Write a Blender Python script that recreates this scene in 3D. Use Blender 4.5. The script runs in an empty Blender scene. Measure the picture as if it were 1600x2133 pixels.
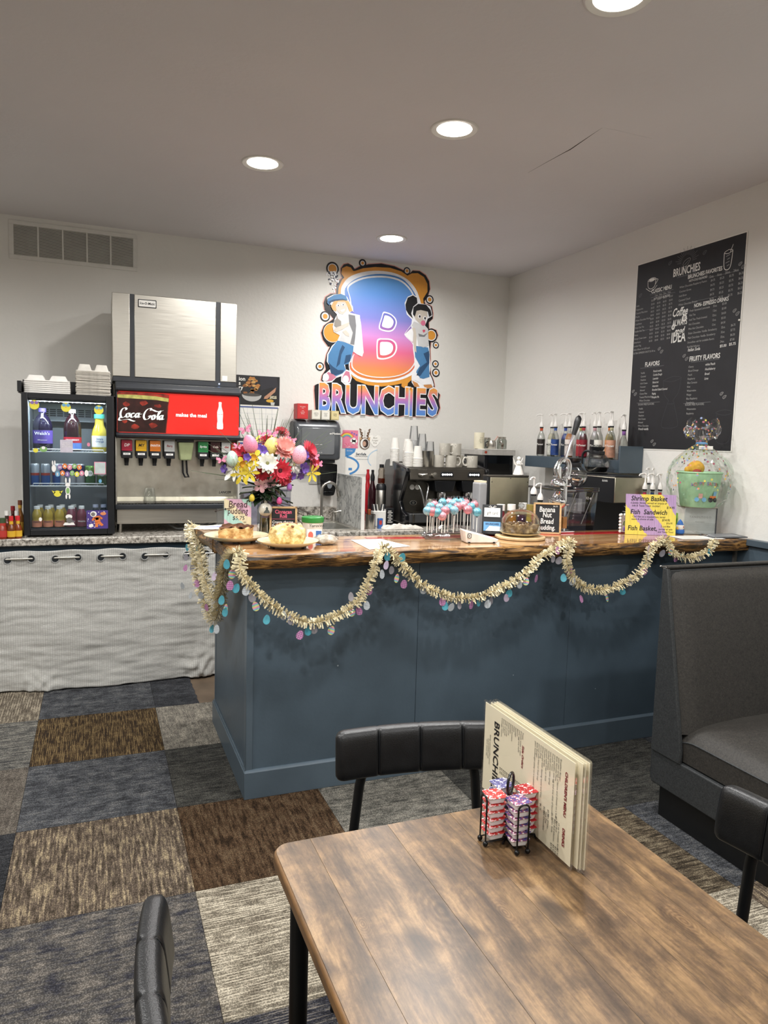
import bpy, math, random
from mathutils import Vector, Matrix, noise
random.seed(7)
S = bpy.context.scene
COL = S.collection
PI = math.pi

# ------------------------------------------------------------------ camera, world, exposure, lamps
cam = bpy.data.cameras.new('camera')
CAM = bpy.data.objects.new('camera', cam)
COL.objects.link(CAM)
cam.sensor_fit = 'HORIZONTAL'
cam.sensor_width = 36.0
cam.lens = 36.0 * 1510.2 / 1600.0
cam.clip_start = 0.05
_yaw, _pit, _rol = 0.379185, 0.0976761, 0.0279718
_f = Vector((math.sin(_yaw) * math.cos(_pit), math.cos(_yaw) * math.cos(_pit), -math.sin(_pit)))
_r = Vector((math.cos(_yaw), -math.sin(_yaw), 0))
_u = _r.cross(_f)
_r2 = _r * math.cos(_rol) + _u * math.sin(_rol)
_u2 = _u * math.cos(_rol) - _r * math.sin(_rol)
_m = Matrix((_r2, _u2, -_f)).transposed().to_4x4()
_m.translation = (0, 0, 1.55)
CAM.matrix_world = _m
S.camera = CAM

W = bpy.data.worlds.new('room_ambient')
S.world = W
W.use_nodes = True
W.node_tree.nodes['Background'].inputs[0].default_value = (0.9, 0.93, 1, 1)
W.node_tree.nodes['Background'].inputs[1].default_value = 0.25

S.view_settings.view_transform = 'Standard'
S.view_settings.look = 'None'
S.view_settings.exposure = 0.06
S.view_settings.gamma = 1.0
S.view_settings.use_curve_mapping = False
S.cycles.transparent_max_bounces = 40

YB, XR, ZC = 5.56, 3.317, 2.974        # back wall, right wall, ceiling
LAMPS = [(1.957, 4.912), (0.823, 3.914), (1.535, 3.116), (1.557, 2.017),
         (-0.75, 2.55), (0.15, 1.35), (2.45, 0.55), (-1.9, 3.9), (-1.75, 0.9),  # this row and the next: unseen lamps added to light the room
         (0.75, -0.75), (2.5, -1.3), (-1.6, -1.6)]
LAMP_W = [17.0, 22.0, 26.0, 28.0] + [28.0] * 8
for i, (x, y) in enumerate(LAMPS):
    l = bpy.data.lights.new('downlight_lamp', 'AREA')
    l.shape = 'DISK'; l.size = 0.15; l.energy = LAMP_W[i]; l.color = (1.0, 0.988, 0.968); l.spread = math.radians(165)
    o = bpy.data.objects.new('downlight_lamp', l)
    o.location = (x, y, ZC - 0.022)
    COL.objects.link(o)

# ------------------------------------------------------------------ helpers: colour and materials
def C(h, a=1.0):
    h = h.lstrip('#')
    v = [int(h[i:i + 2], 16) / 255 for i in (0, 2, 4)]
    return tuple((c / 12.92 if c <= 0.04045 else ((c + 0.055) / 1.055) ** 2.4) for c in v) + (a,)

MATS = {}
class NT:
    def __init__(s, name):
        s.m = bpy.data.materials.new(name); s.m.use_nodes = True
        s.t = s.m.node_tree; s.t.nodes.clear()
        s.out = s.n('OutputMaterial')
    def n(s, typ, **kw):
        nd = s.t.nodes.new('ShaderNode' + typ)
        for k, v in kw.items():
            if k.startswith('_'): setattr(nd, k[1:], v)
            else:
                key = k.replace('__', ' ')
                nd.inputs[key].default_value = v
        return nd
    def l(s, a, b, ai=0, bi=0):
        s.t.links.new(a.outputs[ai], b.inputs[bi])
    def ramp(s, stops):
        r = s.n('ValToRGB'); e = r.color_ramp.elements
        while len(e) > 1: e.remove(e[-1])
        e[0].position, e[0].color = stops[0]
        for p, c in stops[1:]:
            x = e.new(p); x.color = c
        return r
    def coords(s, scale=(1, 1, 1), kind='Object', rot=(0, 0, 0)):
        tc = s.n('TexCoord'); mp = s.n('Mapping')
        mp.inputs['Scale'].default_value = scale; mp.inputs['Rotation'].default_value = rot
        s.l(tc, mp, kind, 0)
        return mp

def mat(name, col, rough=0.5, metal=0.0, var=0.07, scale=25, bump=0.0, bscale=200, stretch=(1, 1, 1),
        coat=0.0, spec=0.5, emit=None, es=0.0, sheen=0.0, rvar=0.0, trans=0.0):
    """procedural principled material with noise variation in colour, gloss and relief"""
    if name in MATS: return MATS[name]
    t = NT(name)
    p = t.n('BsdfPrincipled', Roughness=rough, Metallic=metal)
    p.inputs['Coat Weight'].default_value = coat
    p.inputs['Specular IOR Level'].default_value = spec
    p.inputs['Sheen Weight'].default_value = sheen
    p.inputs['Transmission Weight'].default_value = trans
    t.l(p, t.out)
    c = C(col) if isinstance(col, str) else tuple(col)
    if var > 0 or bump > 0:
        mp = t.coords(stretch)
    if var > 0:
        nz = t.n('TexNoise', Scale=scale, Detail=3.0)
        t.l(mp, nz)
        lo = tuple(max(0, x * (1 - var * 2)) for x in c[:3]) + (1,)
        hi = tuple(min(1, x * (1 + var * 1.2)) for x in c[:3]) + (1,)
        r = t.ramp([(0.3, lo), (0.7, hi)])
        t.l(nz, r); t.l(r, p, 0, 'Base Color')
        if rvar > 0:
            mr = t.n('MapRange'); mr.inputs['To Min'].default_value = max(0.02, rough - rvar); mr.inputs['To Max'].default_value = rough + rvar
            t.l(nz, mr); t.l(mr, p, 0, 'Roughness')
    else:
        p.inputs['Base Color'].default_value = c
    if bump > 0:
        n2 = t.n('TexNoise', Scale=bscale, Detail=2.0)
        t.l(mp, n2)
        b = t.n('Bump', Strength=min(1, bump), Distance=0.002)
        t.l(n2, b, 0, 'Height'); t.l(b, p, 0, 'Normal')
    if emit:
        p.inputs['Emission Color'].default_value = C(emit); p.inputs['Emission Strength'].default_value = es
    MATS[name] = t.m
    return t.m

def glass(name, tint='#ffffff', gloss=1.0, base=0.02, rough=0.02):
    """thin clear sheet: see-through with a fresnel sheen"""
    if name in MATS: return MATS[name]
    t = NT(name)
    tr = t.n('BsdfTransparent', Color=C(tint)); gl = t.n('BsdfGlossy', Roughness=rough, Color=(1, 1, 1, 1))
    lw = t.n('LayerWeight', Blend=0.35); ma = t.n('Math', _operation='MULTIPLY_ADD')
    ma.inputs[1].default_value = 0.55 * gloss; ma.inputs[2].default_value = base; ma.use_clamp = True
    mx = t.n('MixShader')
    t.l(lw, ma, 'Fresnel', 0); t.l(ma, mx); t.l(tr, mx, 0, 1); t.l(gl, mx, 0, 2); t.l(mx, t.out)
    MATS[name] = t.m
    return t.m

def emis(name, col, s):
    if name in MATS: return MATS[name]
    t = NT(name); e = t.n('Emission', Color=C(col), Strength=s); t.l(e, t.out)
    MATS[name] = t.m
    return t.m

# ------------------------------------------------------------------ helpers: mesh building
def rotm(rx=0, ry=0, rz=0):
    return Matrix.Rotation(rz, 4, 'Z') @ Matrix.Rotation(ry, 4, 'Y') @ Matrix.Rotation(rx, 4, 'X')
def T(x=0, y=0, z=0, rx=0, ry=0, rz=0, s=1):
    return Matrix.Translation((x, y, z)) @ rotm(rx, ry, rz) @ Matrix.Scale(s, 4)

class MB:
    def __init__(s): s.v = []; s.f = []; s.mi = []; s.cur = 0; s.X = None
    def _a(s, vs, fs):
        k = len(s.v)
        if s.X is not None: vs = [s.X @ Vector(p) for p in vs]
        s.v += [tuple(p) for p in vs]
        s.f += [tuple(i + k for i in q) for q in fs]
        s.mi += [s.cur] * len(fs)
        return s
    def box(s, x0, x1, y0, y1, z0, z1):
        return s._a([(x0, y0, z0), (x1, y0, z0), (x1, y1, z0), (x0, y1, z0), (x0, y0, z1), (x1, y0, z1), (x1, y1, z1), (x0, y1, z1)],
                    [(0, 3, 2, 1), (4, 5, 6, 7), (0, 1, 5, 4), (1, 2, 6, 5), (2, 3, 7, 6), (3, 0, 4, 7)])
    def cbox(s, cx, cy, cz, sx, sy, sz):
        return s.box(cx - sx / 2, cx + sx / 2, cy - sy / 2, cy + sy / 2, cz - sz / 2, cz + sz / 2)
    def hexa(s, b, t):                       # bottom four corners, top four corners
        return s._a(list(b) + list(t), [(0, 3, 2, 1), (4, 5, 6, 7), (0, 1, 5, 4), (1, 2, 6, 5), (2, 3, 7, 6), (3, 0, 4, 7)])
    def cyl(s, p0, p1, r0, r1=None, n=12, cap=True):
        r1 = r0 if r1 is None else r1
        p0 = Vector(p0); p1 = Vector(p1); d = (p1 - p0).normalized()
        a = d.orthogonal().normalized(); b = d.cross(a)
        vs = []
        for p, r in ((p0, r0), (p1, r1)):
            for i in range(n):
                t = 2 * PI * i / n
                vs.append(p + (a * math.cos(t) + b * math.sin(t)) * r)
        fs = [(i, (i + 1) % n, n + (i + 1) % n, n + i) for i in range(n)]
        if cap: fs += [tuple(range(n - 1, -1, -1)), tuple(range(n, 2 * n))]
        return s._a(vs, fs)
    def lathe(s, prof, n=20, cx=0, cy=0, z0=0, cap=True):
        vs = []; fs = []
        for r, z in prof:
            for i in range(n):
                t = 2 * PI * i / n
                vs.append((cx + r * math.cos(t), cy + r * math.sin(t), z0 + z))
        m = len(prof)
        for j in range(m - 1):
            for i in range(n):
                k = (i + 1) % n
                fs.append((j * n + i, j * n + k, (j + 1) * n + k, (j + 1) * n + i))
        if cap:
            if prof[0][0] > 1e-6: fs.append(tuple(range(n - 1, -1, -1)))
            if prof[-1][0] > 1e-6: fs.append(tuple(range((m - 1) * n, m * n)))
        return s._a(vs, fs)
    def tube(s, pts, r, n=8, closed=False, cap=True):
        P = [Vector(p) for p in pts]; m = len(P)
        R = r if isinstance(r, (list, tuple)) else [r] * m
        vs = []; fs = []; up = None
        for i, p in enumerate(P):
            if closed: d = P[(i + 1) % m] - P[i - 1]
            else: d = P[min(i + 1, m - 1)] - P[max(i - 1, 0)]
            d.normalize()
            if up is None: a = d.orthogonal().normalized()
            else:
                a = up - d * up.dot(d)
                a = a.normalized() if a.length > 1e-6 else d.orthogonal().normalized()
            up = a; b = d.cross(a)
            for k in range(n):
                t = 2 * PI * k / n
                vs.append(p + (a * math.cos(t) + b * math.sin(t)) * R[i])
        for i in range(m if closed else m - 1):
            j = (i + 1) % m
            for k in range(n):
                q = (k + 1) % n
                fs.append((i * n + k, i * n + q, j * n + q, j * n + k))
        if cap and not closed:
            fs += [tuple(range(n - 1, -1, -1)), tuple(range((m - 1) * n, m * n))]
        return s._a(vs, fs)
    def ball(s, c, rx, ry=None, rz=None, nu=14, nv=9, egg=0.0, wob=0.0, seed=0):
        ry = rx if ry is None else ry; rz = rx if rz is None else rz
        vs = []; fs = []
        for j in range(nv + 1):
            th = PI * j / nv
            for i in range(nu):
                ph = 2 * PI * i / nu
                k = 1.0
                q = Vector((math.sin(th) * math.cos(ph), math.sin(th) * math.sin(ph), math.cos(th)))
                if wob: k += wob * noise.noise(q * 2.3 + Vector((seed, seed * 1.7, 0)))
                e = 1 - egg * q.z
                vs.append((c[0] + q.x * rx * k * e, c[1] + q.y * ry * k * e, c[2] + q.z * rz * k))
        for j in range(nv):
            for i in range(nu):
                k = (i + 1) % nu
                fs.append((j * nu + i, (j + 1) * nu + i, (j + 1) * nu + k, j * nu + k))
        return s._a(vs, fs)
    def prism(s, pts, z0, z1):               # polygon (x, y) list, counter-clockwise, from z0 to z1
        n = len(pts)
        vs = [(x, y, z0) for x, y in pts] + [(x, y, z1) for x, y in pts]
        fs = [tuple(range(n - 1, -1, -1)), tuple(range(n, 2 * n))] + [(i, (i + 1) % n, n + (i + 1) % n, n + i) for i in range(n)]
        return s._a(vs, fs)
    def ribbon(s, pts, w, z, close=False, nib=None, th=0.0003):   # flat stroke in the xy plane
        P = [Vector((p[0], p[1])) for p in pts]; m = len(P); vs = []; fs = []
        for i, p in enumerate(P):
            if nib: o = Vector((math.cos(nib), math.sin(nib))) * (w / 2); q = o
            else:
                d = (P[(i + 1) % m] - P[i - 1]) if close else (P[min(i + 1, m - 1)] - P[max(i - 1, 0)])
                if d.length < 1e-9: d = Vector((1, 0))
                d.normalize(); q = Vector((-d.y, d.x)) * (w / 2)
            vs += [(p.x + q.x, p.y + q.y, z), (p.x - q.x, p.y - q.y, z)]
        for i in range(m if close else m - 1):
            j = (i + 1) % m
            fs.append((2 * i, 2 * i + 1, 2 * j + 1, 2 * j))
        return s._a(vs, fs)
    def face(s, pts):
        return s._a(pts, [tuple(range(len(pts)))])
    def grid(s, fn, nu, nv, closeu=False):
        vs = [fn(i / (nu if closeu else nu - 1), j / (nv - 1)) for j in range(nv) for i in range(nu)]
        fs = []
        for j in range(nv - 1):
            for i in range(nu if closeu else nu - 1):
                k = (i + 1) % nu
                fs.append((j * nu + i, j * nu + k, (j + 1) * nu + k, (j + 1) * nu + i))
        return s._a(vs, fs)
    def at(s, M): s.X = M; return s
    def m(s, i): s.cur = i; return s
    def build(s, name, mats, parent=None, loc=(0, 0, 0), rot=(0, 0, 0), bev=0.0, smooth=40, seg=2, solid=0.0):
        me = bpy.data.meshes.new(name)
        me.from_pydata(s.v, [], s.f)
        for mm in (mats if isinstance(mats, (list, tuple)) else [mats]): me.materials.append(mm)
        if any(s.mi): me.polygons.foreach_set('material_index', s.mi)
        if smooth:
            me.polygons.foreach_set('use_smooth', [True] * len(s.f))
            me.set_sharp_from_angle(angle=math.radians(smooth))
        me.update()
        o = bpy.data.objects.new(name, me)
        COL.objects.link(o)
        o.location = loc; o.rotation_euler = rot
        if parent: o.parent = parent
        if solid:
            md = o.modifiers.new('thickness', 'SOLIDIFY'); md.thickness = solid; md.offset = 0
        if bev:
            md = o.modifiers.new('bevel', 'BEVEL'); md.width = bev; md.segments = seg; md.limit_method = 'ANGLE'; md.angle_limit = math.radians(40)
            md.harden_normals = False
        return o

def thing(name, label, cat, loc=(0, 0, 0), rot=(0, 0, 0), group=None):
    o = bpy.data.objects.new(name, None)
    o.empty_display_size = 0.05
    COL.objects.link(o)
    o.location = loc; o.rotation_euler = rot
    return tag(o, label, cat, group)
def tag(o, label, cat, group=None):
    o['label'] = label; o['category'] = cat
    if group: o['group'] = group
    return o
def lab(o, label): o['label'] = label; return o
def stuff(o): o['kind'] = 'stuff'; return o
def struct(o): o['kind'] = 'structure'; return o
KIDS = {}
def dup(root, loc, rot=None, label=None, group=None, scale=None):
    kids = [c for c in COL.objects if c.parent == root] if root.name not in KIDS else KIDS[root.name]
    KIDS[root.name] = kids
    r = root.copy(); COL.objects.link(r); r.location = loc
    if rot is not None: r.rotation_euler = rot
    if scale: r.scale = scale
    if label: r['label'] = label
    if group: r['group'] = group
    for ch in kids:
        c = ch.copy(); COL.objects.link(c); c.parent = r
        for g in (KIDS.setdefault(ch.name, [q for q in COL.objects if q.parent == ch])):
            d = g.copy(); COL.objects.link(d); d.parent = c
    return r

TEXTS = []
def txt(body, size, m, parent, loc, rot=(0, 0, 0), align='CENTER', bold=0.0, shear=0.0, sx=1.0, name='lettering', lead=1.0, track=1.0, ext=0.0):
    cu = bpy.data.curves.new(name, 'FONT')
    cu.body = body; cu.size = size; cu.align_x = align; cu.align_y = 'CENTER' if '\n' not in body else 'TOP'
    cu.offset = bold; cu.shear = shear; cu.space_line = lead; cu.space_character = track; cu.resolution_u = 2; cu.extrude = ext
    cu.materials.append(m)
    o = bpy.data.objects.new(name, cu); COL.objects.link(o)
    o.location = loc; o.rotation_euler = rot; o.scale = (sx, 1, 1); o.parent = parent
    TEXTS.append(o)
    return o
def finish_text():
    dg = bpy.context.evaluated_depsgraph_get()
    done = [(o, bpy.data.meshes.new_from_object(o.evaluated_get(dg))) for o in TEXTS]
    for o, me in done:
        nm = o.name; o.name = 'old'
        q = bpy.data.objects.new(nm.split('.')[0], me); COL.objects.link(q)
        q.location = o.location; q.rotation_euler = o.rotation_euler; q.scale = o.scale; q.parent = o.parent
        for k in o.keys():
            if k in ('label', 'kind'): q[k] = o[k]
        bpy.data.objects.remove(o)

def arc(cx, cy, rx, ry, a0, a1, n=10):
    return [(cx + rx * math.cos(math.radians(a0 + (a1 - a0) * i / n)), cy + ry * math.sin(math.radians(a0 + (a1 - a0) * i / n))) for i in range(n + 1)]
def disc(cx, cy, rx, ry=None, n=20):
    return arc(cx, cy, rx, rx if ry is None else ry, 0, 360 - 360 / n, n - 1)
def rrect(x0, x1, y0, y1, r, n=4):
    return (arc(x1 - r, y0 + r, r, r, -90, 0, n) + arc(x1 - r, y1 - r, r, r, 0, 90, n) + arc(x0 + r, y1 - r, r, r, 90, 180, n) + arc(x0 + r, y0 + r, r, r, 180, 270, n))
def spline(pts, k=6, closed=False):          # Catmull-Rom through points of any dimension
    P = [Vector(p) for p in pts]; n = len(P); out = []
    for i in range(n if closed else n - 1):
        if closed: a, b, c, d = P[i - 1], P[i], P[(i + 1) % n], P[(i + 2) % n]
        else: a, b, c, d = P[max(i - 1, 0)], P[i], P[i + 1], P[min(i + 2, n - 1)]
        for j in range(k):
            t = j / k
            out.append(0.5 * ((2 * b) + (c - a) * t + (2 * a - 5 * b + 4 * c - d) * t * t + (3 * b - a - 3 * c + d) * t ** 3))
    if not closed: out.append(P[-1])
    return out
def flat(name, m, parent, pts, z, th=0.0004):     # thin printed shape lying on a sheet
    P = [(p[0], p[1]) for p in pts]
    a = sum(P[i - 1][0] * P[i][1] - P[i][0] * P[i - 1][1] for i in range(len(P)))
    if a < 0: P.reverse()
    return MB().prism(P, z - th, z).build(name, m, parent, smooth=0)
WB = (PI / 2, 0, 0)            # sheet on the back wall: local x right, y up, z out of the wall
WR = (PI / 2, 0, -PI / 2)      # sheet on the right wall

# ------------------------------------------------------------------ surface materials
def wall_mat(name, col, bs=1.0, rough=0.75):
    t = NT(name); p = t.n('BsdfPrincipled', Roughness=rough); t.l(p, t.out)
    mp = t.coords()
    n1 = t.n('TexNoise', Scale=1.3, Detail=4.0); t.l(mp, n1)
    c = C(col); r = t.ramp([(0.3, tuple(x * 0.95 for x in c[:3]) + (1,)), (0.7, c)]); t.l(n1, r); t.l(r, p, 0, 'Base Color')
    n2 = t.n('TexNoise', Scale=95.0, Detail=3.0, Roughness=0.6); t.l(mp, n2)
    n3 = t.n('TexVoronoi', Scale=38.0); t.l(mp, n3)
    ad = t.n('Math', _operation='ADD'); t.l(n2, ad); t.l(n3, ad, 'Distance', 1)
    b = t.n('Bump', Strength=0.28 * bs, Distance=0.003); t.l(ad, b, 0, 'Height'); t.l(b, p, 0, 'Normal')
    return t.m
M_WALL = wall_mat('wall_paint', '#e6e4de')
M_CEIL = wall_mat('ceiling_paint', '#dddadb', 0.9, 0.9)
M_BLUE = mat('blue_paint', '#46545f', 0.42, var=0.10, scale=3.0, bump=0.25, bscale=60, rvar=0.06)
M_BLUE2 = mat('blue_trim_paint', '#4c5963', 0.38, var=0.06, scale=5.0, bump=0.15, bscale=80)
M_DKBLUE = mat('dark_teal_paint', '#243a49', 0.5, var=0.08, scale=4)
M_BLACK = mat('black_metal', '#0d0e10', 0.42, 0.2, var=0.1, scale=30)
M_BLKPL = mat('black_plastic', '#131519', 0.38, var=0.08, scale=20)
M_GREYPL = mat('charcoal_plastic', '#34373c', 0.42, var=0.06)
M_WHITE = mat('white_plastic', '#eceae4', 0.4, var=0.03)
M_PAPER = mat('white_paper', '#f3f1ea', 0.7, var=0.03, scale=8)
M_CREAM = mat('cream_card', '#efe3c4', 0.5, var=0.03)
M_INK = mat('black_ink', '#1a1818', 0.6, var=0.05)
M_CHROME = mat('chrome', '#e4e5e8', 0.08, 1.0, var=0.02)
def steel(name, col, rough, st=(1, 1, 60)):
    if name in MATS: return MATS[name]
    t = NT(name); p = t.n('BsdfPrincipled', Metallic=1.0, Roughness=rough); t.l(p, t.out)
    mp = t.coords(st); n = t.n('TexNoise', Scale=6.0, Detail=3.0); t.l(mp, n)
    c = C(col); r = t.ramp([(0.3, tuple(x * 0.85 for x in c[:3]) + (1,)), (0.7, c)]); t.l(n, r); t.l(r, p, 0, 'Base Color')
    mr = t.n('MapRange'); mr.inputs['To Min'].default_value = rough * 0.8; mr.inputs['To Max'].default_value = rough * 1.25
    t.l(n, mr); t.l(mr, p, 0, 'Roughness')
    b = t.n('Bump', Strength=0.06, Distance=0.001); t.l(n, b, 0, 'Height'); t.l(b, p, 0, 'Normal')
    MATS[name] = t.m
    return t.m
M_STEEL = steel('brushed_steel', '#d3cfc5', 0.34)
M_STEEL2 = steel('worn_steel', '#c9c6bd', 0.42, (8, 8, 8))
M_STEELV = steel('brushed_steel_cup', '#bcb8b0', 0.28, (40, 40, 1))

def carpet(name, a, b, c, axis, freq=120, lines=0.0, mottle=0.5):
    """loop-pile carpet tile: streaks along one axis, blotches, and a fine loop grain"""
    t = NT(name); p = t.n('BsdfPrincipled', Roughness=0.95); p.inputs['Specular IOR Level'].default_value = 0.1; t.l(p, t.out)
    sc = (freq, 9, 1) if axis == 'y' else (9, freq, 1)
    mp = t.coords(sc); n1 = t.n('TexNoise', Scale=1.0, Detail=3.0, Roughness=0.65); t.l(mp, n1)
    mq = t.coords(); oi = t.n('ObjectInfo'); va = t.n('VectorMath', _operation='ADD')
    t.l(mq, va); t.l(oi, va, 'Location', 1)
    n2 = t.n('TexNoise', Scale=14.0, Detail=4.0, Roughness=0.7); t.l(va, n2)
    mx = t.n('Mix'); mx.inputs[0].default_value = mottle; t.l(n1, mx, 0, 2); t.l(n2, mx, 0, 3)
    r = t.ramp([(0.40, C(a)), (0.5, C(b)), (0.61, C(c))]); t.l(mx, r)
    vo = t.n('TexVoronoi', Scale=210.0); t.l(mq, vo)
    gr = t.ramp([(0.15, (1.1, 1.1, 1.1, 1)), (0.62, (0.35, 0.35, 0.35, 1))]); t.l(vo, gr, 'Distance', 0)
    mu = t.n('MixRGB', _blend_type='MULTIPLY'); mu.inputs[0].default_value = 0.92; t.l(r, mu, 0, 1); t.l(gr, mu, 0, 2)
    last = mu
    if lines:
        wv = t.n('TexWave', Scale=lines, Distortion=1.2, Detail=2.0, _bands_direction='X' if axis == 'y' else 'Y'); wv.inputs['Detail Scale'].default_value = 6.0
        t.l(mq, wv)
        lr = t.ramp([(0.80, (0, 0, 0, 1)), (0.93, (1, 1, 1, 1))]); t.l(wv, lr)
        dm = t.ramp([(0.46, (0, 0, 0, 1)), (0.54, (.85, .85, .85, 1))]); t.l(n1, dm); lm = t.n('Math', _operation='MULTIPLY'); t.l(lr, lm); t.l(dm, lm, 0, 1)
        m3 = t.n('MixRGB'); t.l(lm, m3, 0, 0); t.l(mu, m3, 0, 1); m3.inputs[2].default_value = C(c)
        last = m3
    t.l(last, p, 0, 'Base Color')
    b = t.n('Bump', Strength=0.6, Distance=0.004); t.l(vo, b, 'Distance', 'Height'); t.l(b, p, 0, 'Normal')
    return t.m
CP = {
 'beige': carpet('carpet_beige_pin', '#675d51', '#7b7163', '#a69b88', 'y', 110, 24),
 'navy': carpet('carpet_navy_grey', '#37383b', '#525458', '#727272', 'x', 100),
 'char': carpet('carpet_charcoal', '#303235', '#424347', '#585a5d', 'x', 120),
 'streak': carpet('carpet_grey_streak', '#464646', '#6e6c67', '#959187', 'x', 75, 0, 0.35),
 'brown': carpet('carpet_brown_pin', '#352b22', '#4e3e2b', '#7d6949', 'y', 130, 36, 0.4),
 'light': carpet('carpet_light_grey', '#767168', '#928c81', '#b0a99a', 'y', 90, 0, 0.55),
 'taupe': carpet('carpet_taupe', '#554f48', '#6a635b', '#7b746a', 'y', 70),
 'olive': carpet('carpet_olive_lines', '#363634', '#4d4c48', '#5e5d57', 'x', 60, 0, 0.3),
 'dark': carpet('carpet_dark', '#27272a', '#353639', '#474749', 'x', 90),
 'tan': carpet('carpet_tan_streak', '#463d32', '#6c5f53', '#a8977a', 'y', 95, 0, 0.32),
 'cocoa': carpet('carpet_cocoa_stripe', '#33261a', '#574331', '#6c5944', 'y', 70, 0, 0.3),
 'mottle': carpet('carpet_mottled', '#4f4e49', '#7c7971', '#979287', 'x', 60, 0, 0.5),
 'blend': carpet('carpet_navy_taupe', '#3e3e45', '#5e5b58', '#817a72', 'x', 55, 0, 0.5),
 'ivory': carpet('carpet_ivory_stitch', '#797062', '#988f7e', '#c7bda9', 'x', 90, 30, 0.5),
 'mocha': carpet('carpet_mocha_streak', '#373027', '#5e5344', '#887c67', 'x', 75, 0, 0.3),
 'ink': carpet('carpet_ink_pin', '#2b2c34', '#44444a', '#837c73', 'x', 110, 34, 0.4),
}

# ------------------------------------------------------------------ the room
M_CONC = mat('bare_floor', '#5b4c3c', 0.6, var=0.15, scale=6, bump=0.3, bscale=40)
floor = struct(MB().box(-4.2, XR + .1, -3.2, YB + .1, -0.08, -0.006).build('floor', M_CONC))
GRID = {  # column -> rows from the far end of the carpet (row 0) towards the camera
 -3: ['tan', 'dark', 'ivory', 'streak', 'char', 'cocoa', 'beige', 'navy'],
 -2: ['olive', 'light', 'brown', 'mottle', 'beige', 'dark', 'streak', 'tan'],
 -1: ['beige', 'streak', 'taupe', 'dark', 'blend', 'char', 'ivory', 'mocha'],
 0: ['navy', 'brown', 'navy', 'tan', 'blend', 'cocoa', 'mottle', 'olive'],
 1: ['char', 'light', 'olive', 'cocoa', 'ivory', 'ink', 'navy', 'beige'],
 2: [None, None, None, 'mottle', 'streak', 'beige', 'char', 'tan'],
 3: [None, None, None, 'olive', 'mocha', 'ivory', 'brown', 'navy'],
 4: [None, None, None, 'olive', 'navy', 'tan', 'dark', 'light'],
 5: [None, None, None, 'char', 'mottle', 'brown', 'beige', 'streak'],
}
TS = 0.604
def jag(x0, x1, y0, y1, edge):
    pts = [(x0, y0), (x1, y0)]
    if edge: pts += [(x1 + random.uniform(-.006, .006), y0 + (y1 - y0) * k / 14) for k in range(1, 14)]
    return pts + [(x1, y1), (x0, y1)]
tile_me = {}
for cidx, rows in GRID.items():
    for ridx, kd in enumerate(rows):
        if kd is None: continue
        x0 = 0.301 + TS * (cidx - 1); y1 = 4.79 - 0.598 * ridx; y0 = y1 - 0.598
        w = TS - 0.0015; h = 0.5965
        if cidx == 1 and ridx == 0: w = 0.245
        if cidx == 5: w = XR - x0
        key = (kd, w)
        if key not in tile_me:
            o = MB().prism(jag(0, w, 0, h, cidx == 1 and ridx == 0), -0.006, 0).build('carpet_tile', CP[kd], floor, (x0, y0, 0))
            tile_me[key] = o.data
        else:
            o = bpy.data.objects.new('carpet_tile', tile_me[key]); COL.objects.link(o); o.parent = floor; o.location = (x0, y0, 0)
struct(MB().box(-4.2, XR + .1, YB, YB + .1, 0, ZC).build('wall_back', M_WALL))
wr = struct(MB().box(XR, XR + .1, -3.2, YB, 0, ZC).build('wall_right', M_WALL))
struct(MB().box(-4.3, -4.2, -3.2, YB + .1, 0, ZC).build('wall_left', M_WALL))
struct(MB().box(-4.2, XR + .1, -3.3, -3.2, 0, ZC).build('wall_front', M_WALL))
ceil = struct(MB().box(-4.3, XR + .1, -3.3, YB + .1, ZC, ZC + .08).build('ceiling', M_CEIL))
# crack in the ceiling plaster
ck = [(2.127, 3.427, 2.974), (2.131, 3.279, 2.974), (2.138, 3.125, 2.974), (2.141, 3.079, 2.974), (2.134, 2.976, 2.974), (2.128, 2.890, 2.974), (2.125, 2.818, 2.974)]
MB().tube([(a, b, ZC) for a, b, c in ck], [0.0004, .001, .0016, .0026, .002, .001, .0003], 5).build('plaster_crack', mat('crack_dark', '#4a4744', 0.9, var=.1), ceil)
ck = [(2.130, 2.816, 2.974), (2.211, 2.811, 2.974), (2.297, 2.816, 2.974), (2.399, 2.813, 2.974)]
MB().tube([(a, b, ZC) for a, b, c in ck], [0.001, .0022, .0025, .001], 5).build('plaster_ridge', M_CEIL, ceil)
# wainscot of the right wall, in front of the bar
struct(MB().box(XR - .03, XR, -3.2, 2.965, 0, 1.04).box(XR - .05, XR, -3.2, 2.965, 1.04, 1.075).build('trim_1', M_BLUE2, None, bev=.004))

# ------------------------------------------------------------------ recessed ceiling lights
WHERE = ['nearest the back wall', 'above the soda dispenser, leftmost in view', 'large one in the middle of the ceiling', 'cut off by the top edge of the photo']
M_LENS = emis('light_lens', '#fff8ea', 14.0)
M_TRIM = mat('light_trim_white', '#dcdad4', 0.45, var=0.02)
ring = MB().lathe([(.078, .004), (.082, -.002), (.104, -.006), (.109, -.003), (.110, .0)], 40, cap=False)
lens = MB().lathe([(0.0001, -.003), (.05, -.0035), (.079, -.002)], 40, cap=False)
LT = None
for i, (x, y) in enumerate(LAMPS):
    nm = 'round recessed ceiling light, ' + WHERE[i] if i < 4 else 'added round recessed ceiling light out of view, there to light the room'
    if LT is None:
        LT = thing('ceiling_light', nm, 'ceiling light', (x, y, ZC), group='recessed ceiling lights')
        ring.build('trim_ring', M_TRIM, LT); lens.build('lens', M_LENS, LT)
    else: dup(LT, (x, y, ZC), label=nm)

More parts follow.
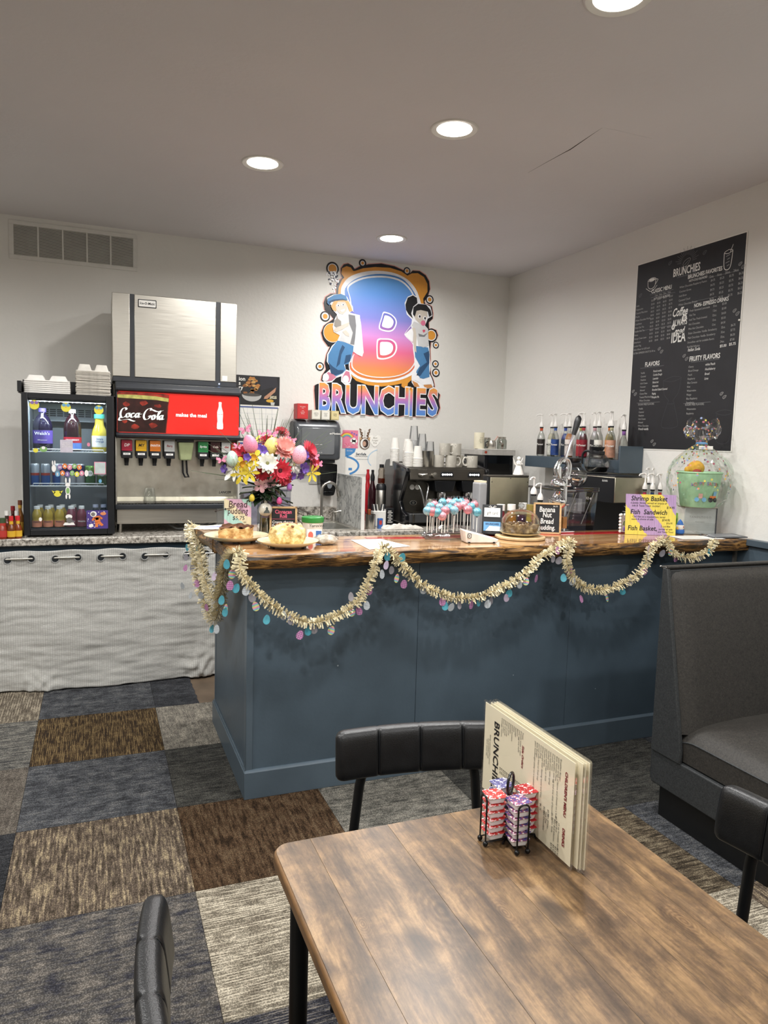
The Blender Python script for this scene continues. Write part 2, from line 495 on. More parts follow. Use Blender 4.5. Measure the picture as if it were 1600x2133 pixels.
# ------------------------------------------------------------------ air vent high on the back wall
v = thing('air_vent', 'wide white return air vent high on the back wall', 'vent', (-0.12, YB, 2.818), WB)
fr = MB()
W2, H2 = .405, .125
fr.box(-W2, W2, -H2, -.098, 0, .009).box(-W2, W2, .098, H2, 0, .009).box(-W2, -.376, -.098, .098, 0, .009).box(.376, W2, -.098, .098, 0, .009)
bays = []
for k in range(5):
    a = -.376 + k * .1525; bays.append((a, a + .142))
    if k < 4: fr.box(a + .142, a + .1525, -.098, .098, 0, .008)
fr.build('frame', M_TRIM, v, bev=.0015)
MB().box(-.378, .378, -.1, .1, .0002, .0008).build('backing', mat('vent_dark', '#7d7b76', 0.8, var=.2, scale=9), v)
for a, b in bays:
    q = MB()
    for k in range(26):
        y = -.096 + k * .0075
        q._a([(a, y, .006), (b, y, .006), (b, y + .0052, .0015), (a, y + .0052, .0015)], [(0, 1, 2, 3)])
    stuff(q.build('louvers', M_TRIM, v, solid=.0006, smooth=0))

# ------------------------------------------------------------------ bar counter
def panel(mb, x0, x1, y0, y1, z0, z1): return mb.box(x0, x1, y0, y1, z0, z1)
b = thing('bar_counter', 'slate blue painted bar counter with flat front panels and baseboard', 'counter', (0.575, 2.97, 0))
b.location = (0, 0, 0)
px = [.605, 1.375, 2.215, XR - .035]
for k in range(3):
    MB().box(px[k] + .0008, px[k + 1] - .0008, 2.988, 3.02, .10, 1.012).build('front_panel', M_BLUE, b, bev=.0012)
for k, (y0, y1) in enumerate(((3.03, 3.86),)):
    MB().box(.588, .62, y0, y1, .10, 1.012).build('side_panel', M_BLUE, b, bev=.0012)
MB().box(.582, .612, 2.982, 3.028, .10, 1.012).build('corner_post', M_BLUE2, b, bev=.002)
MB().box(.586, .62, 3.855, 3.886, .10, 1.012).build('end_post', M_BLUE2, b, bev=.002)
MB().box(.575, XR - .03, 2.97, 2.988, 0, .118)._a([(.575, 2.97, .118), (XR - .03, 2.97, .118), (XR - .03, 2.988, .118), (.575, 2.988, .118), (.585, 2.981, .126), (XR - .03, 2.981, .126), (XR - .03, 2.988, .126), (.585, 2.988, .126)], [(0, 1, 5, 4), (3, 0, 4, 7), (4, 5, 6, 7), (1, 2, 6, 5)]).build('baseboard', M_BLUE2, b, bev=.0015)
MB().box(.575, .588, 2.9885, 3.89, 0, .118).box(.581, .588, 2.9885, 3.89, .118, .126).build('baseboard', M_BLUE2, b, bev=.0015)
MB().box(.62, .95, 3.06, 3.88, .0, 1.010).box(.95, XR - .04, 3.021, 3.34, 0, 1.010).build('carcass', M_DKBLUE, b)
for x, y, z, r in ((.99, 2.9875, .55, .004), (1.9, 2.9875, .42, .003), (2.4, 2.9875, .3, .003)):
    MB().lathe([(0, .0009), (r, .0003)], 8, cap=False).build('paint_scuff', mat('scuff', '#8f9aa2', .6), b, (x, y, z), (PI / 2, 0, 0))

def wood_top():
    t = NT('epoxy_wood'); p = t.n('BsdfPrincipled', Roughness=0.12); p.inputs['Coat Weight'].default_value = 0.6; p.inputs['Coat Roughness'].default_value = 0.04; t.l(p, t.out)
    mp = t.coords((1.2, 14, 14)); n = t.n('TexNoise', Scale=2.2, Detail=6.0, Roughness=0.6, Distortion=0.6); t.l(mp, n)
    r = t.ramp([(0.25, C('#6b4a30')), (0.42, C('#a67c54')), (0.55, C('#c79d70')), (0.75, C('#dcb98c'))]); t.l(n, r)
    m2 = t.coords((0.9, 2.5, 2)); n2 = t.n('TexNoise', Scale=2.0, Detail=2.0); t.l(m2, n2)
    r2 = t.ramp([(0.45, (1, 1, 1, 1)), (0.7, C('#a46b44'))]); t.l(n2, r2)
    mu = t.n('MixRGB', _blend_type='MULTIPLY'); mu.inputs[0].default_value = .6; t.l(r, mu, 0, 1); t.l(r2, mu, 0, 2); t.l(mu, p, 0, 'Base Color')
    return t.m
def bark():
    t = NT('live_edge_bark'); p = t.n('BsdfPrincipled', Roughness=0.34); t.l(p, t.out)
    mp = t.coords((3.2, 7, 26)); n = t.n('TexNoise', Scale=2.6, Detail=6.0, Roughness=0.68, Distortion=0.9); t.l(mp, n)
    r = t.ramp([(0.36, C('#120c08')), (0.44, C('#33210f')), (0.52, C('#6d4c26')), (0.60, C('#97703d')), (0.72, C('#b08a52'))]); t.l(n, r)
    t.l(r, p, 0, 'Base Color')
    b = t.n('Bump', Strength=0.5, Distance=0.006); t.l(n, b, 0, 'Height'); t.l(b, p, 0, 'Normal')
    return t.m
M_EPOXY, M_BARK = wood_top(), bark()
ZT = 1.076
bt = thing('live_edge_countertop', 'thick live-edge wooden bar top with glossy finish', 'bar top', (0.54, 2.9, ZT))
bt.location = (0, 0, 0)
def live(pts, name, lean=.0, zb=1.012):
    """slab from an outline; each outline point: x, y, inset of its underside, rough 0/1"""
    top = []; 
    n = len(pts)
    for i in range(n):
        a, c = pts[i], pts[(i + 1) % n]
        L = math.hypot(c[0] - a[0], c[1] - a[1]); k = max(1, int(L / .035)) if a[3] else 1
        for j in range(k):
            t = j / k
            top.append((a[0] + (c[0] - a[0]) * t, a[1] + (c[1] - a[1]) * t, a[2] + (c[2] - a[2]) * t, a[3]))
    m = len(top); cx = sum(p[0] for p in top) / m; cy = sum(p[1] for p in top) / m
    rows = []
    for lv, (zz, ins) in enumerate(((ZT, .012), (ZT - .005, .003), (ZT - .022, -.003), (ZT - .045, .004), (zb + .004, .012), (zb, .02))):
        row = []
        for i, (x, y, s, rg) in enumerate(top):
            p0 = top[i - 1]; p1 = top[(i + 1) % m]
            d = Vector((p1[0] - p0[0], p1[1] - p0[1])).normalized(); nn = Vector((-d.y, d.x))
            w = 0
            if rg: w = .010 * noise.noise(Vector((x * 7, y * 7, zz * 30))) + .006 * noise.noise(Vector((x * 23, y * 23, zz * 60)))
            fl = (ZT - zz) / (ZT - zb)
            q = Vector((x, y)) + nn * ((ins if rg else 0) + w + s * fl)
            row.append((q.x, q.y, zz))
        rows.append(row)
    mb = MB(); vs = [p for r_ in rows for p in r_]; fs = []
    for lv in range(len(rows) - 1):
        for i in range(m):
            j = (i + 1) % m
            fs.append((lv * m + i, lv * m + m * 1 + i, lv * m + m + j, lv * m + j))
    mb.m(1)._a(vs, fs)
    mb.m(0)._a(rows[0], [tuple(range(m))]); mb.m(1)._a(rows[-1], [tuple(range(m - 1, -1, -1))])
    return mb.build(name, [M_EPOXY, M_BARK], bt, smooth=35)
live([(.536, 2.888, .0, 1), (3.31, 2.888, .0, 0), (3.312, 3.37, .05, 0), (.95, 3.37, 0, 0), (.95, 3.385, 0, 0), (.50, 3.385, 0, 1)], 'front_slab')
live([(.497, 3.387, 0, 0), (.95, 3.387, 0, 1), (.93, 3.92, 0, 1), (.455, 3.92, 0, 1)], 'return_slab')
rd = [(x, 3.30 + .035 * noise.noise(Vector((x * 3, 0, 0)))) for x in [1.22 + .05 * k for k in range(33)]]
lo = [(x, 3.225 + .03 * noise.noise(Vector((x * 2.3, 5, 0))) + .05 * math.exp(-((x - 1.22) / .12) ** 2)) for x, _ in rd]
MB().prism(lo + rd[::-1], ZT - .0005, ZT + .0008).build('red_inlay', mat('red_epoxy', '#c9262c', 0.1, var=.12, scale=5, coat=.6), bt, smooth=0)

# ------------------------------------------------------------------ back counter, worktop, sink
bc = thing('counter_cabinet', 'dark blue counter cabinet behind the grey curtain', 'cabinet', (0, 4.77, 0))
MB().box(-1.7, 2.72, 0.02, .78, .02, .865).build('carcass', M_DKBLUE, bc)
MB().box(-1.7, 2.74, 0.0, .02, .80, .868).build('front_rail', M_DKBLUE, bc, bev=.002)
sc_ = MB().box(2.74, XR - .005, 3.44, 4.76, .02, .868).build('side_cabinet', M_DKBLUE)
tag(sc_, 'dark blue cabinet under the coffee brewer along the right wall', 'cabinet')
ib = MB().box(1.35, 2.70, 3.40, 3.98, .02, .874).box(1.33, 2.72, 3.385, 4.0, .874, .914).build('work_counter', M_DKBLUE, bev=.003)
tag(ib, 'low blue work counter hidden behind the bar top', 'counter')
def granite():
    t = NT('granite_laminate'); p = t.n('BsdfPrincipled', Roughness=0.22); t.l(p, t.out)
    mp = t.coords(); n = t.n('TexNoise', Scale=38.0, Detail=6.0, Roughness=0.75); t.l(mp, n)
    v = t.n('TexVoronoi', Scale=55.0); t.l(mp, v)
    r = t.ramp([(0.33, C('#2e2b28')), (0.43, C('#77726a')), (0.52, C('#b3ada3')), (0.66, C('#dcd7ce'))]); t.l(n, r)
    r2 = t.ramp([(0.05, C('#8b857b')), (0.3, (1, 1, 1, 1))]); t.l(v, r2, 'Distance', 0)
    mu = t.n('MixRGB', _blend_type='MULTIPLY'); mu.inputs[0].default_value = .7; t.l(r, mu, 0, 1); t.l(r2, mu, 0, 2); t.l(mu, p, 0, 'Base Color')
    return t.m
M_GRAN = granite()
SX0, SX1, SY0, SY1 = 1.26, 1.71, 4.86, 5.26
wt = thing('worktop', 'speckled grey granite-look worktop running along the back and right walls', 'worktop', (0, 4.73, .914))
q = MB().at(T(0, -4.73, -.914))
for bx_ in ((-1.75, SX0, 4.73, YB - .003), (SX1, 2.72, 4.73, YB - .003), (SX0, SX1, 4.73, SY0), (SX0, SX1, SY1, YB - .003), (2.74, XR - .003, 3.42, YB - .003)):
    q.box(*bx_, .870, .914)
q.build('slab', M_GRAN, wt, bev=.006, seg=3)
bsp = MB().box(.98, 2.72, YB - .022, YB - .002, .9145, 1.015).build('backsplash', M_GRAN, None, bev=.003); tag(bsp, 'low speckled backsplash strip behind the sink', 'backsplash')
sk = thing('sink', 'small stainless steel sink set in the grey worktop', 'sink', (1.55, 5.05, .914))
q = MB().at(T(-1.55, -5.05, -.914))
for bx_ in ((SX0 - .02, SX1 + .02, SY0 - .02, SY0 + .012), (SX0 - .02, SX1 + .02, SY1 - .012, SY1 + .06), (SX0 - .02, SX0 + .012, SY0, SY1), (SX1 - .012, SX1 + .02, SY0, SY1)):
    q.box(*bx_, .914, .920)
q.build('rim', M_STEEL2, sk, bev=.002)
q = MB().at(T(-1.55, -5.05, -.914))
q.box(SX0 + .005, SX0 + .012, SY0, SY1, .76, .915).box(SX1 - .012, SX1 - .005, SY0, SY1, .76, .915).box(SX0, SX1, SY0 + .005, SY0 + .012, .76, .915).box(SX0, SX1, SY1 - .012, SY1 - .005, .76, .915).box(SX0, SX1, SY0, SY1, .752, .76)
q.build('basin', M_STEEL2, sk)
fa = thing('faucet', 'brushed steel gooseneck faucet at the sink', 'faucet', (1.60, 5.31, .92))
pts = [(0, 0, 0), (0, 0, .24)] + [(.062 - .062 * math.cos(a), -.0, .24 + .062 * math.sin(a)) for a in [PI * k / 10 for k in range(1, 10)]] + [(.128, 0, .225)]
MB().tube(pts, .011, 12).cyl((.126, 0, .235), (.138, 0, .195), .012, .017, 12).lathe([(.024, 0), (.022, .02), (.014, .05)], 16).build('spout', M_STEELV, fa)
for s in (-1, 1):
    h = MB().lathe([(.022, 0), (.02, .03), (.012, .06), (.013, .075)], 14, s * .1, 0).build('handle', M_STEELV, fa)
    MB().tube([(s * .1, 0, .072), (s * .14, -.01, .082), (s * .185, -.02, .088)], [.007, .008, .006], 8).build('lever', M_STEELV, h)
MB().box(-.13, .13, -.025, .025, 0, .006).build('plate', M_STEELV, fa, bev=.002)
# marble side splash
def marble():
    t = NT('marble'); p = t.n('BsdfPrincipled', Roughness=0.3); t.l(p, t.out)
    mp = t.coords((5, 5, 5)); w = t.n('TexNoise', Scale=1.0, Detail=8.0, Roughness=0.62, Distortion=1.8); t.l(mp, w)
    r = t.ramp([(0.36, C('#c9cac6')), (0.465, C('#b4b6b3')), (0.495, C('#5d6062')), (0.52, C('#b9bab7')), (0.7, C('#cfcfca'))]); t.l(w, r); t.l(r, p, 0, 'Base Color')
    return t.m
sp = thing('splash_guard', 'grey veined marble splash panel standing beside the sink', 'panel', (1.765, 5.14, .914))
MB().box(-.012, .012, -.30, .27, 0, .375).build('slab', marble(), sp, bev=.002)
MB().box(-.013, .013, -.306, -.300, 0, .377).build('edge_strip', M_WHITE, sp)

# ------------------------------------------------------------------ curtain under the back counter
def waffle():
    t = NT('waffle_fabric'); p = t.n('BsdfPrincipled', Roughness=0.9); p.inputs['Sheen Weight'].default_value = .2; t.l(p, t.out)
    tc = t.n('TexCoord'); br = t.n('TexBrick', Scale=1.0); br.offset = 0.0
    br.inputs['Brick Width'].default_value = .0125; br.inputs['Row Height'].default_value = .0075; br.inputs['Mortar Size'].default_value = .0011; br.inputs['Mortar Smooth'].default_value = .7
    br.inputs['Color1'].default_value = C('#c4c3be'); br.inputs['Color2'].default_value = C('#b8b7b2'); br.inputs['Mortar'].default_value = C('#94938d')
    mp = t.n('Mapping'); mp.inputs['Rotation'].default_value = (-PI / 2, 0, 0); t.l(tc, mp, 'Object', 0)
    n = t.n('TexNoise', Scale=3.0, Detail=4.0); t.l(tc, n, 'Object', 0)
    va = t.n('VectorMath', _operation='MULTIPLY_ADD'); va.inputs[1].default_value = (.012, .012, .012); t.l(n, va, 1, 0); t.l(mp, va, 0, 2); t.l(va, br)
    t.l(br, p, 0, 'Base Color')
    b = t.n('Bump', Strength=.55, Distance=.003, _invert=True); t.l(br, b, 1, 'Height'); t.l(b, p, 0, 'Normal')
    return t.m
GX = [-.49 + .1275 * k for k in range(-6, 10)]
CY, CZ = 4.705, .793
cu = thing('curtain', 'grey waffle-weave curtain with metal grommets hanging under the back counter', 'curtain', (0, CY, 0))
def cfold(x):
    ph = (x - (-.49 + .1275 * .5)) / .1275 * PI
    return .013 * math.cos(ph)                      # behind the rod between grommets 1-2, in front between 2-3
def cpos(u, v):
    x = -1.32 + 2.13 * u; z = .006 + (.842 - .006) * v
    y = cfold(x) * (v ** 1.2) * .9 + .012
    nz = noise.noise
    y += (1 - v) * (-.055 - .035 * math.sin(x * 5 + 1.0)) * (1 - v ** 2)
    y += .020 * nz(Vector((x * 2.2, z * 3.5, 3))) * (1 - .6 * v)
    y += .0050 * nz(Vector((x * 5 + z * 3, z * 19, 9))) + .004 * nz(Vector((x * 9, z * 40, 2)))
    d = math.exp(-((x - .62) / .09) ** 2 - (z / .16) ** 2) + .8 * math.exp(-((x + .32) / .1) ** 2 - (z / .12) ** 2)
    y -= .05 * d * (1 + .8 * nz(Vector((x * 30, z * 20, 0))))
    z += (.008 * nz(Vector((x * 6, 1, 0))) + .012 * nz(Vector((x * 2.6, 4, 0)))) * v ** 6
    z += .012 * max(0, nz(Vector((x * 9, 2, 0)))) * (1 - v) ** 8
    return (x, y, max(.005, z))
MB().grid(cpos, 190, 110).build('fabric', waffle(), cu, smooth=80, solid=.003)
gm = MB().at(T(rx=PI / 2)); gm.lathe([(.0185, -.002), (.020, -.0055), (.0245, -.0055), (.0265, -.001), (.0265, .001), (.0245, .0055), (.020, .0055), (.0185, .002), (.0185, -.002)], 24, cap=False)
gmh = MB().at(T(rx=PI / 2)); gmh.lathe([(0, .0035), (.0195, .0035)], 20, cap=False)
M_GROM = mat('grommet_metal', '#b4b5b3', 0.3, .35, var=.05)
g0 = None
for k, x in enumerate(GX):
    z = CZ + (.003 if k % 2 else -.002)
    u = (x + 1.32) / 2.13; yy = cpos(u, (z - .006) / .836)[1]
    if g0 is None:
        g0 = gm.build('grommet', M_GROM, cu, (x, yy, z)); h0 = gmh.build('opening', mat('grommet_dark', '#12181d', .8), g0, (0, .0002, 0))
    else:
        c = g0.copy(); COL.objects.link(c); c.location = (x, yy, z); d = h0.copy(); COL.objects.link(d); d.parent = c
    (g0 if k == 0 else c).rotation_euler = (0, 0, (-.28 if k % 2 else .28))
cr = MB().cyl((-1.5, CY + .012, CZ + .004), (.80, CY + .012, CZ + .004), .0062, n=12).build('curtain_rod', M_STEEL2)
tag(cr, 'thin metal rod threaded through the grommets of the grey curtain', 'rod')

# ------------------------------------------------------------------ dining table
KNOTS = [(*(0.538, 1.041, 0.750)[:2], 1.0), (*(0.917, 0.878, 0.750)[:2], .5), (*(0.637, 1.003, 0.750)[:2], .4), (*(0.394, 1.055, 0.750)[:2], .35)]
def table_wood():
    t = NT('rustic_table_wood'); p = t.n('BsdfPrincipled', Roughness=0.33); t.l(p, t.out)
    tc = t.n('TexCoord'); oi = t.n('ObjectInfo'); ad = t.n('VectorMath', _operation='ADD'); t.l(tc, ad, 'Object', 0)
    cx = t.n('CombineXYZ'); t.l(oi, cx, 'Random', 0); m4 = t.n('VectorMath', _operation='SCALE'); m4.inputs['Scale'].default_value = .35; t.l(cx, m4); t.l(m4, ad, 0, 1)
    mp = t.n('Mapping'); mp.inputs['Scale'].default_value = (26, 2.0, 2); t.l(ad, mp)
    n0 = t.n('TexNoise', Scale=3.5, Detail=2.0); t.l(ad, n0)
    va = t.n('VectorMath', _operation='MULTIPLY_ADD'); va.inputs[1].default_value = (1.1, 0.3, 0); t.l(n0, va, 1, 0); t.l(mp, va, 0, 2)
    g = t.n('TexNoise', Scale=1.5, Detail=7.0, Roughness=0.62); t.l(va, g)
    r = t.ramp([(0.30, C('#665647')), (0.45, C('#837059')), (0.56, C('#998369')), (0.70, C('#b09a7c'))]); t.l(g, r)
    m2 = t.n('Mapping'); m2.inputs['Scale'].default_value = (15, 8.5, 4); t.l(ad, m2)
    bl = t.n('TexNoise', Scale=1.0, Detail=10.0, Roughness=0.76, Distortion=0.3); t.l(m2, bl)
    r2 = t.ramp([(0.35, C('#82786f')), (0.47, C('#ab9d8f')), (0.56, C('#d2c2aa')), (0.68, C('#f4e4c8'))]); t.l(bl, r2)
    mu = t.n('MixRGB', _blend_type='MULTIPLY'); mu.inputs[0].default_value = .95; t.l(r, mu, 0, 1); t.l(r2, mu, 0, 2)
    vo = t.n('TexVoronoi', Scale=1.0); m3 = t.n('Mapping'); m3.inputs['Scale'].default_value = (6.5, 3.6, 1); t.l(ad, m3); 
    vb = t.n('VectorMath', _operation='MULTIPLY_ADD'); vb.inputs[1].default_value = (.35, .35, 0); t.l(n0, vb, 1, 0); t.l(m3, vb, 0, 2); t.l(vb, vo)
    rk = t.ramp([(0.05, C('#4a3d33')), (0.13, C('#6e5f52')), (0.22, (1, 1, 1, 1))]); t.l(vo, rk, 'Distance', 0)
    m5 = t.n('MixRGB', _blend_type='MULTIPLY'); m5.inputs[0].default_value = .75; t.l(mu, m5, 0, 1); t.l(rk, m5, 0, 2)
    m6 = t.n('Mapping'); m6.inputs['Scale'].default_value = (190, 14, 4); t.l(ad, m6); n6 = t.n('TexNoise', Scale=1.0, Detail=4.0, Roughness=.7); t.l(m6, n6); r6 = t.ramp([(.34, (.70, .68, .66, 1)), (.58, (1.12, 1.12, 1.12, 1))]); t.l(n6, r6)
    m7 = t.n('MixRGB', _blend_type='MULTIPLY'); m7.inputs[0].default_value = .8; t.l(m5, m7, 0, 1); t.l(r6, m7, 0, 2)
    ge = t.n('NewGeometry'); last = m7
    for kx, ky, ks in KNOTS:
        sb_ = t.n('VectorMath', _operation='SUBTRACT'); sb_.inputs[1].default_value = (kx, ky, .75); t.l(ge, sb_, 'Position', 0)
        wn = t.n('VectorMath', _operation='MULTIPLY_ADD'); wn.inputs[1].default_value = (.075, .11, 0); t.l(n0, wn, 1, 0); t.l(sb_, wn, 0, 2)
        ml = t.n('VectorMath', _operation='MULTIPLY'); ml.inputs[1].default_value = (1 / ks, .5 / ks, 0); t.l(wn, ml); of = t.n('VectorMath', _operation='ADD'); of.inputs[1].default_value = (-.0375 / ks, -.0275 / ks, 0); t.l(ml, of)
        le = t.n('VectorMath', _operation='LENGTH'); t.l(of, le)
        sn = t.n('Math', _operation='MULTIPLY'); sn.inputs[1].default_value = 620.0; t.l(le, sn, 'Value', 0); si = t.n('Math', _operation='SINE'); t.l(sn, si)
        rm = t.ramp([(.0, (.58, .54, .52, 1)), (.5, (.72, .69, .66, 1)), (1, (.95, .95, .95, 1))]); mr_ = t.n('MapRange'); mr_.inputs['From Min'].default_value = -1; t.l(si, mr_); t.l(mr_, rm)
        core = t.ramp([(.006, (1, 1, 1, 1)), (.03, (.55, .55, .55, 1)), (.07, (0, 0, 0, 1))]); t.l(le, core, 'Value', 0)
        mk_ = t.n('MixRGB', _blend_type='MULTIPLY'); t.l(core, mk_, 0, 0); t.l(last, mk_, 0, 1); t.l(rm, mk_, 0, 2); last = mk_
    t.l(last, p, 0, 'Base Color')
    b = t.n('Bump', Strength=.12, Distance=.001); t.l(g, b, 0, 'Height'); t.l(b, p, 0, 'Normal')
    return t.m
M_TABLE = table_wood()
TX0, TX1, TY0, TY1, TZ = .312, 1.028, .12, 1.342, .75
tb = thing('dining_table', 'rustic brown plank-look table with black metal legs', 'table', ((TX0 + TX1) / 2, (TY0 + TY1) / 2, 0))
OX, OY = (TX0 + TX1) / 2, (TY0 + TY1) / 2
out = rrect(TX0 - OX, TX1 - OX, TY0 - OY, TY1 - OY, .035, 6)
MB().prism(out, .718, .7488).build('core', mat('table_edge_wood', '#7d5c39', .45, var=.25, scale=14, stretch=(6, 1, 1)), tb, bev=.008, seg=4)
inn = rrect(TX0 - OX + .005, TX1 - OX - .005, TY0 - OY + .005, TY1 - OY - .005, .031, 6)
def clip(P, a, sgn):
    o = []
    for i in range(len(P)):
        p, q = P[i - 1], P[i]; ip = (p[0] - a) * sgn >= 0; iq = (q[0] - a) * sgn >= 0
        if ip != iq:
            t = (a - p[0]) / (q[0] - p[0]); o.append((a, p[1] + (q[1] - p[1]) * t))
        if iq: o.append(q)
    return o
cuts = [TX0, .392, .560, .705, .842, .945, TX1]
for k in range(6):
    P = clip(clip(inn, cuts[k] - OX + .0002, 1), cuts[k + 1] - OX - .0002, -1)
    cxk = (cuts[k] + cuts[k + 1]) / 2 - OX
    MB().prism([(a - cxk, b_) for a, b_ in P], .7484, .750).build('plank', M_TABLE, tb, (cxk, 0, 0), bev=.0002, seg=1)
for sx in (-1, 1):
    for sy in (-1, 1):
        x = sx * ((TX1 - TX0) / 2 - .043); y = sy * ((TY1 - TY0) / 2 - .072)
        MB().cyl((x, y, .718), (x + sx * .0, y + sy * .0, 0), .0185, .0165, 18).build('leg', M_BLACK, tb)
MB().box(-.30, .30, .52, .545, .685, .718).box(-.30, .30, -.545, -.52, .685, .718).box(-.31, -.285, -.53, .53, .685, .718).box(.285, .31, -.53, .53, .685, .718).build('apron', M_BLACK, tb, bev=.002)

# ------------------------------------------------------------------ chairs with channelled black backrests
M_LEATHER = mat('black_vinyl', '#111214', 0.36, var=.1, scale=30, bump=.25, bscale=420, rvar=.05)
def chair(label, loc, rz):
    """faces local -y; backrest at local y = 0.20"""
    c = thing('dining_chair', label, 'chair', loc, (0, 0, rz), 'black dining chairs round the table')
    Rr = 1.0                                     # curve radius of the backrest
    def back(u, v):                              # u round the section, v along the width
        s = -.226 + .452 * v
        e = min(1.0, (1 - abs(2 * v - 1)) / .10); e = math.sin(e * PI / 2) ** .5 if e > 0 else 0
        a = 2 * PI * u
        ch = 1 - .34 * (1 - min(1, abs(((v * 4) % 1) - .5 if False else min((v * 4) % 1, 1 - (v * 4) % 1)) / .05)) if .05 < v < .95 else 1
        cs, sn = math.cos(a), math.sin(a)
        px_ = (abs(cs) ** .55) * (1 if cs > 0 else -1); pz_ = (abs(sn) ** .45) * (1 if sn > 0 else -1)
        th = .021 * ch * (.35 + .65 * e); hh = .061 * (.80 + .20 * e)
        y = .20 - (s * s) / (2 * Rr) * 1.0 + px_ * th
        z = .752 + pz_ * hh + .06 * (px_ * th)
        return (s, y + (z - .75) * .12, z)
    bk = MB().grid(back, 28, 101, closeu=True)
    n = 28; bk.f += [tuple(range(n - 1, -1, -1)), tuple(range(100 * n, 101 * n))]; bk.mi += [0, 0]
    bo = bk.build('backrest', M_LEATHER, c, smooth=50)
    for k in (1, 2, 3):
        s = -.226 + .452 * k / 4
        y = .20 - s * s / (2 * Rr)
        pts = [(s, y + px_ * .0195 * .9 + (pz_ * .0575) * .12, .752 + pz_ * .0575) for px_, pz_ in ((-1, -.8), (-1, 0), (-1, .8), (-.7, .97), (0, 1.0), (.7, .97), (1, .8), (1, 0), (1, -.8))]
        MB().tube(pts, .0011, 5).build('stitching', M_BLKPL, bo)
    for s in (-1, 1):
        x = s * .165
        MB().tube([(s * .145, .198, .72), (s * .158, .20, .66), (s * .178, .205, .45), (s * .205, .245, 0)], [.0125] * 3 + [.0105], 12).build('leg', M_BLACK, c)
        MB().tube([(s * .165, -.17, .44), (s * .185, -.205, 0)], [.0125, .0105], 12).build('leg', M_BLACK, c)
        MB().box(s * .17 - .011, s * .17 + .011, -.17, .21, .425, .44).build('side_rail', M_BLACK, c)
        MB().cbox(s * .145, .222 - .01, .735, .03, .01, .07).build('back_bracket', M_BLACK, c, bev=.003)
    q = MB().prism(rrect(-.215, .215, -.215, .19, .05), .44, .485); q.build('seat', M_LEATHER, c, bev=.016, seg=4)
    return c
chair('black vinyl dining chair at the far end of the table, its backrest facing us', (.752, 1.47, 0), math.radians(-9))
chair('black vinyl dining chair at the left side of the table, seen edge-on', (.265, .94, 0), math.radians(90))
chair('black vinyl dining chair between the table and the booth, at the right edge', (1.115, .93, 0), math.radians(-90))

# ------------------------------------------------------------------ booth bench
def tweed(name, a, b_, rough=.55):
    t = NT(name); p = t.n('BsdfPrincipled', Roughness=rough); p.inputs['Specular IOR Level'].default_value = .35; t.l(p, t.out)
    mp = t.coords(); n = t.n('TexNoise', Scale=130.0, Detail=4.0, Roughness=.7, Distortion=1.5); t.l(mp, n)
    r = t.ramp([(0.35, C(a)), (0.65, C(b_))]); t.l(n, r); t.l(r, p, 0, 'Base Color')
    b = t.n('Bump', Strength=.15, Distance=.001); t.l(n, b, 0, 'Height'); t.l(b, p, 0, 'Normal')
    return t.m
M_BOOTH = tweed('booth_tweed_vinyl', '#22211f', '#3d3a36')
M_BOOTH2 = tweed('booth_side_vinyl', '#222425', '#3b3d3e')
bo = thing('booth_bench', 'dark grey upholstered booth bench with high back, black kick base', 'booth', (2.17, 1.70, 0))
bo.location = (0, 0, 0)
XB1 = XR - .052
def slope(z): return 2.296 - (1.062 - z) * (2.296 - 2.160) / (1.062 - .34)
zz = [.285, .34, .6, .85, 1.062]
pr_ = [(2.322, z) for z in zz] + [(slope(max(z, .34)), z) for z in reversed(zz)]
q = MB(); n = len(pr_)
q._a([(2.17, y, z) for y, z in pr_] + [(2.188, y, z) for y, z in pr_], [tuple(range(n)), tuple(range(2 * n - 1, n - 1, -1))] + [(i, n + i, n + (i + 1) % n, (i + 1) % n) for i in range(n)])
q.build('end_panel', M_BOOTH2, bo, bev=.004, seg=3)
# padded back
def bk(u, v):
    x = 2.19 + (XB1 - 2.19) * u; z = .40 + (1.058 - .40) * v
    e = min(1, u / .07, (1 - v) / .06); e = math.sin(max(0, e) * PI / 2)
    return (x, slope(z) + .012 - .030 * e - .008 * math.sin(PI * v), z)
fb = MB().grid(bk, 40, 30)
fb.build('back_cushion', M_BOOTH, bo, smooth=80)
MB().box(2.188, XB1, 2.296, 2.338, .15, 1.055).build('back_panel', M_BOOTH2, bo, bev=.004)
MB().tube([(2.172, 2.30, 1.066), (2.3, 2.30, 1.066), (XB1, 2.30, 1.066)], .007, 8).build('piping', M_BOOTH, bo)
MB().prism([(2.172, 2.298), (XB1, 2.298), (XB1, 2.335), (2.172, 2.335)], 1.056, 1.069).build('top_cap', M_BOOTH, bo, bev=.005, seg=3)
for y in (2.302, 2.334):
    MB().ball((2.171, y, 1.066), .004).build('corner_stud', M_CHROME, bo)
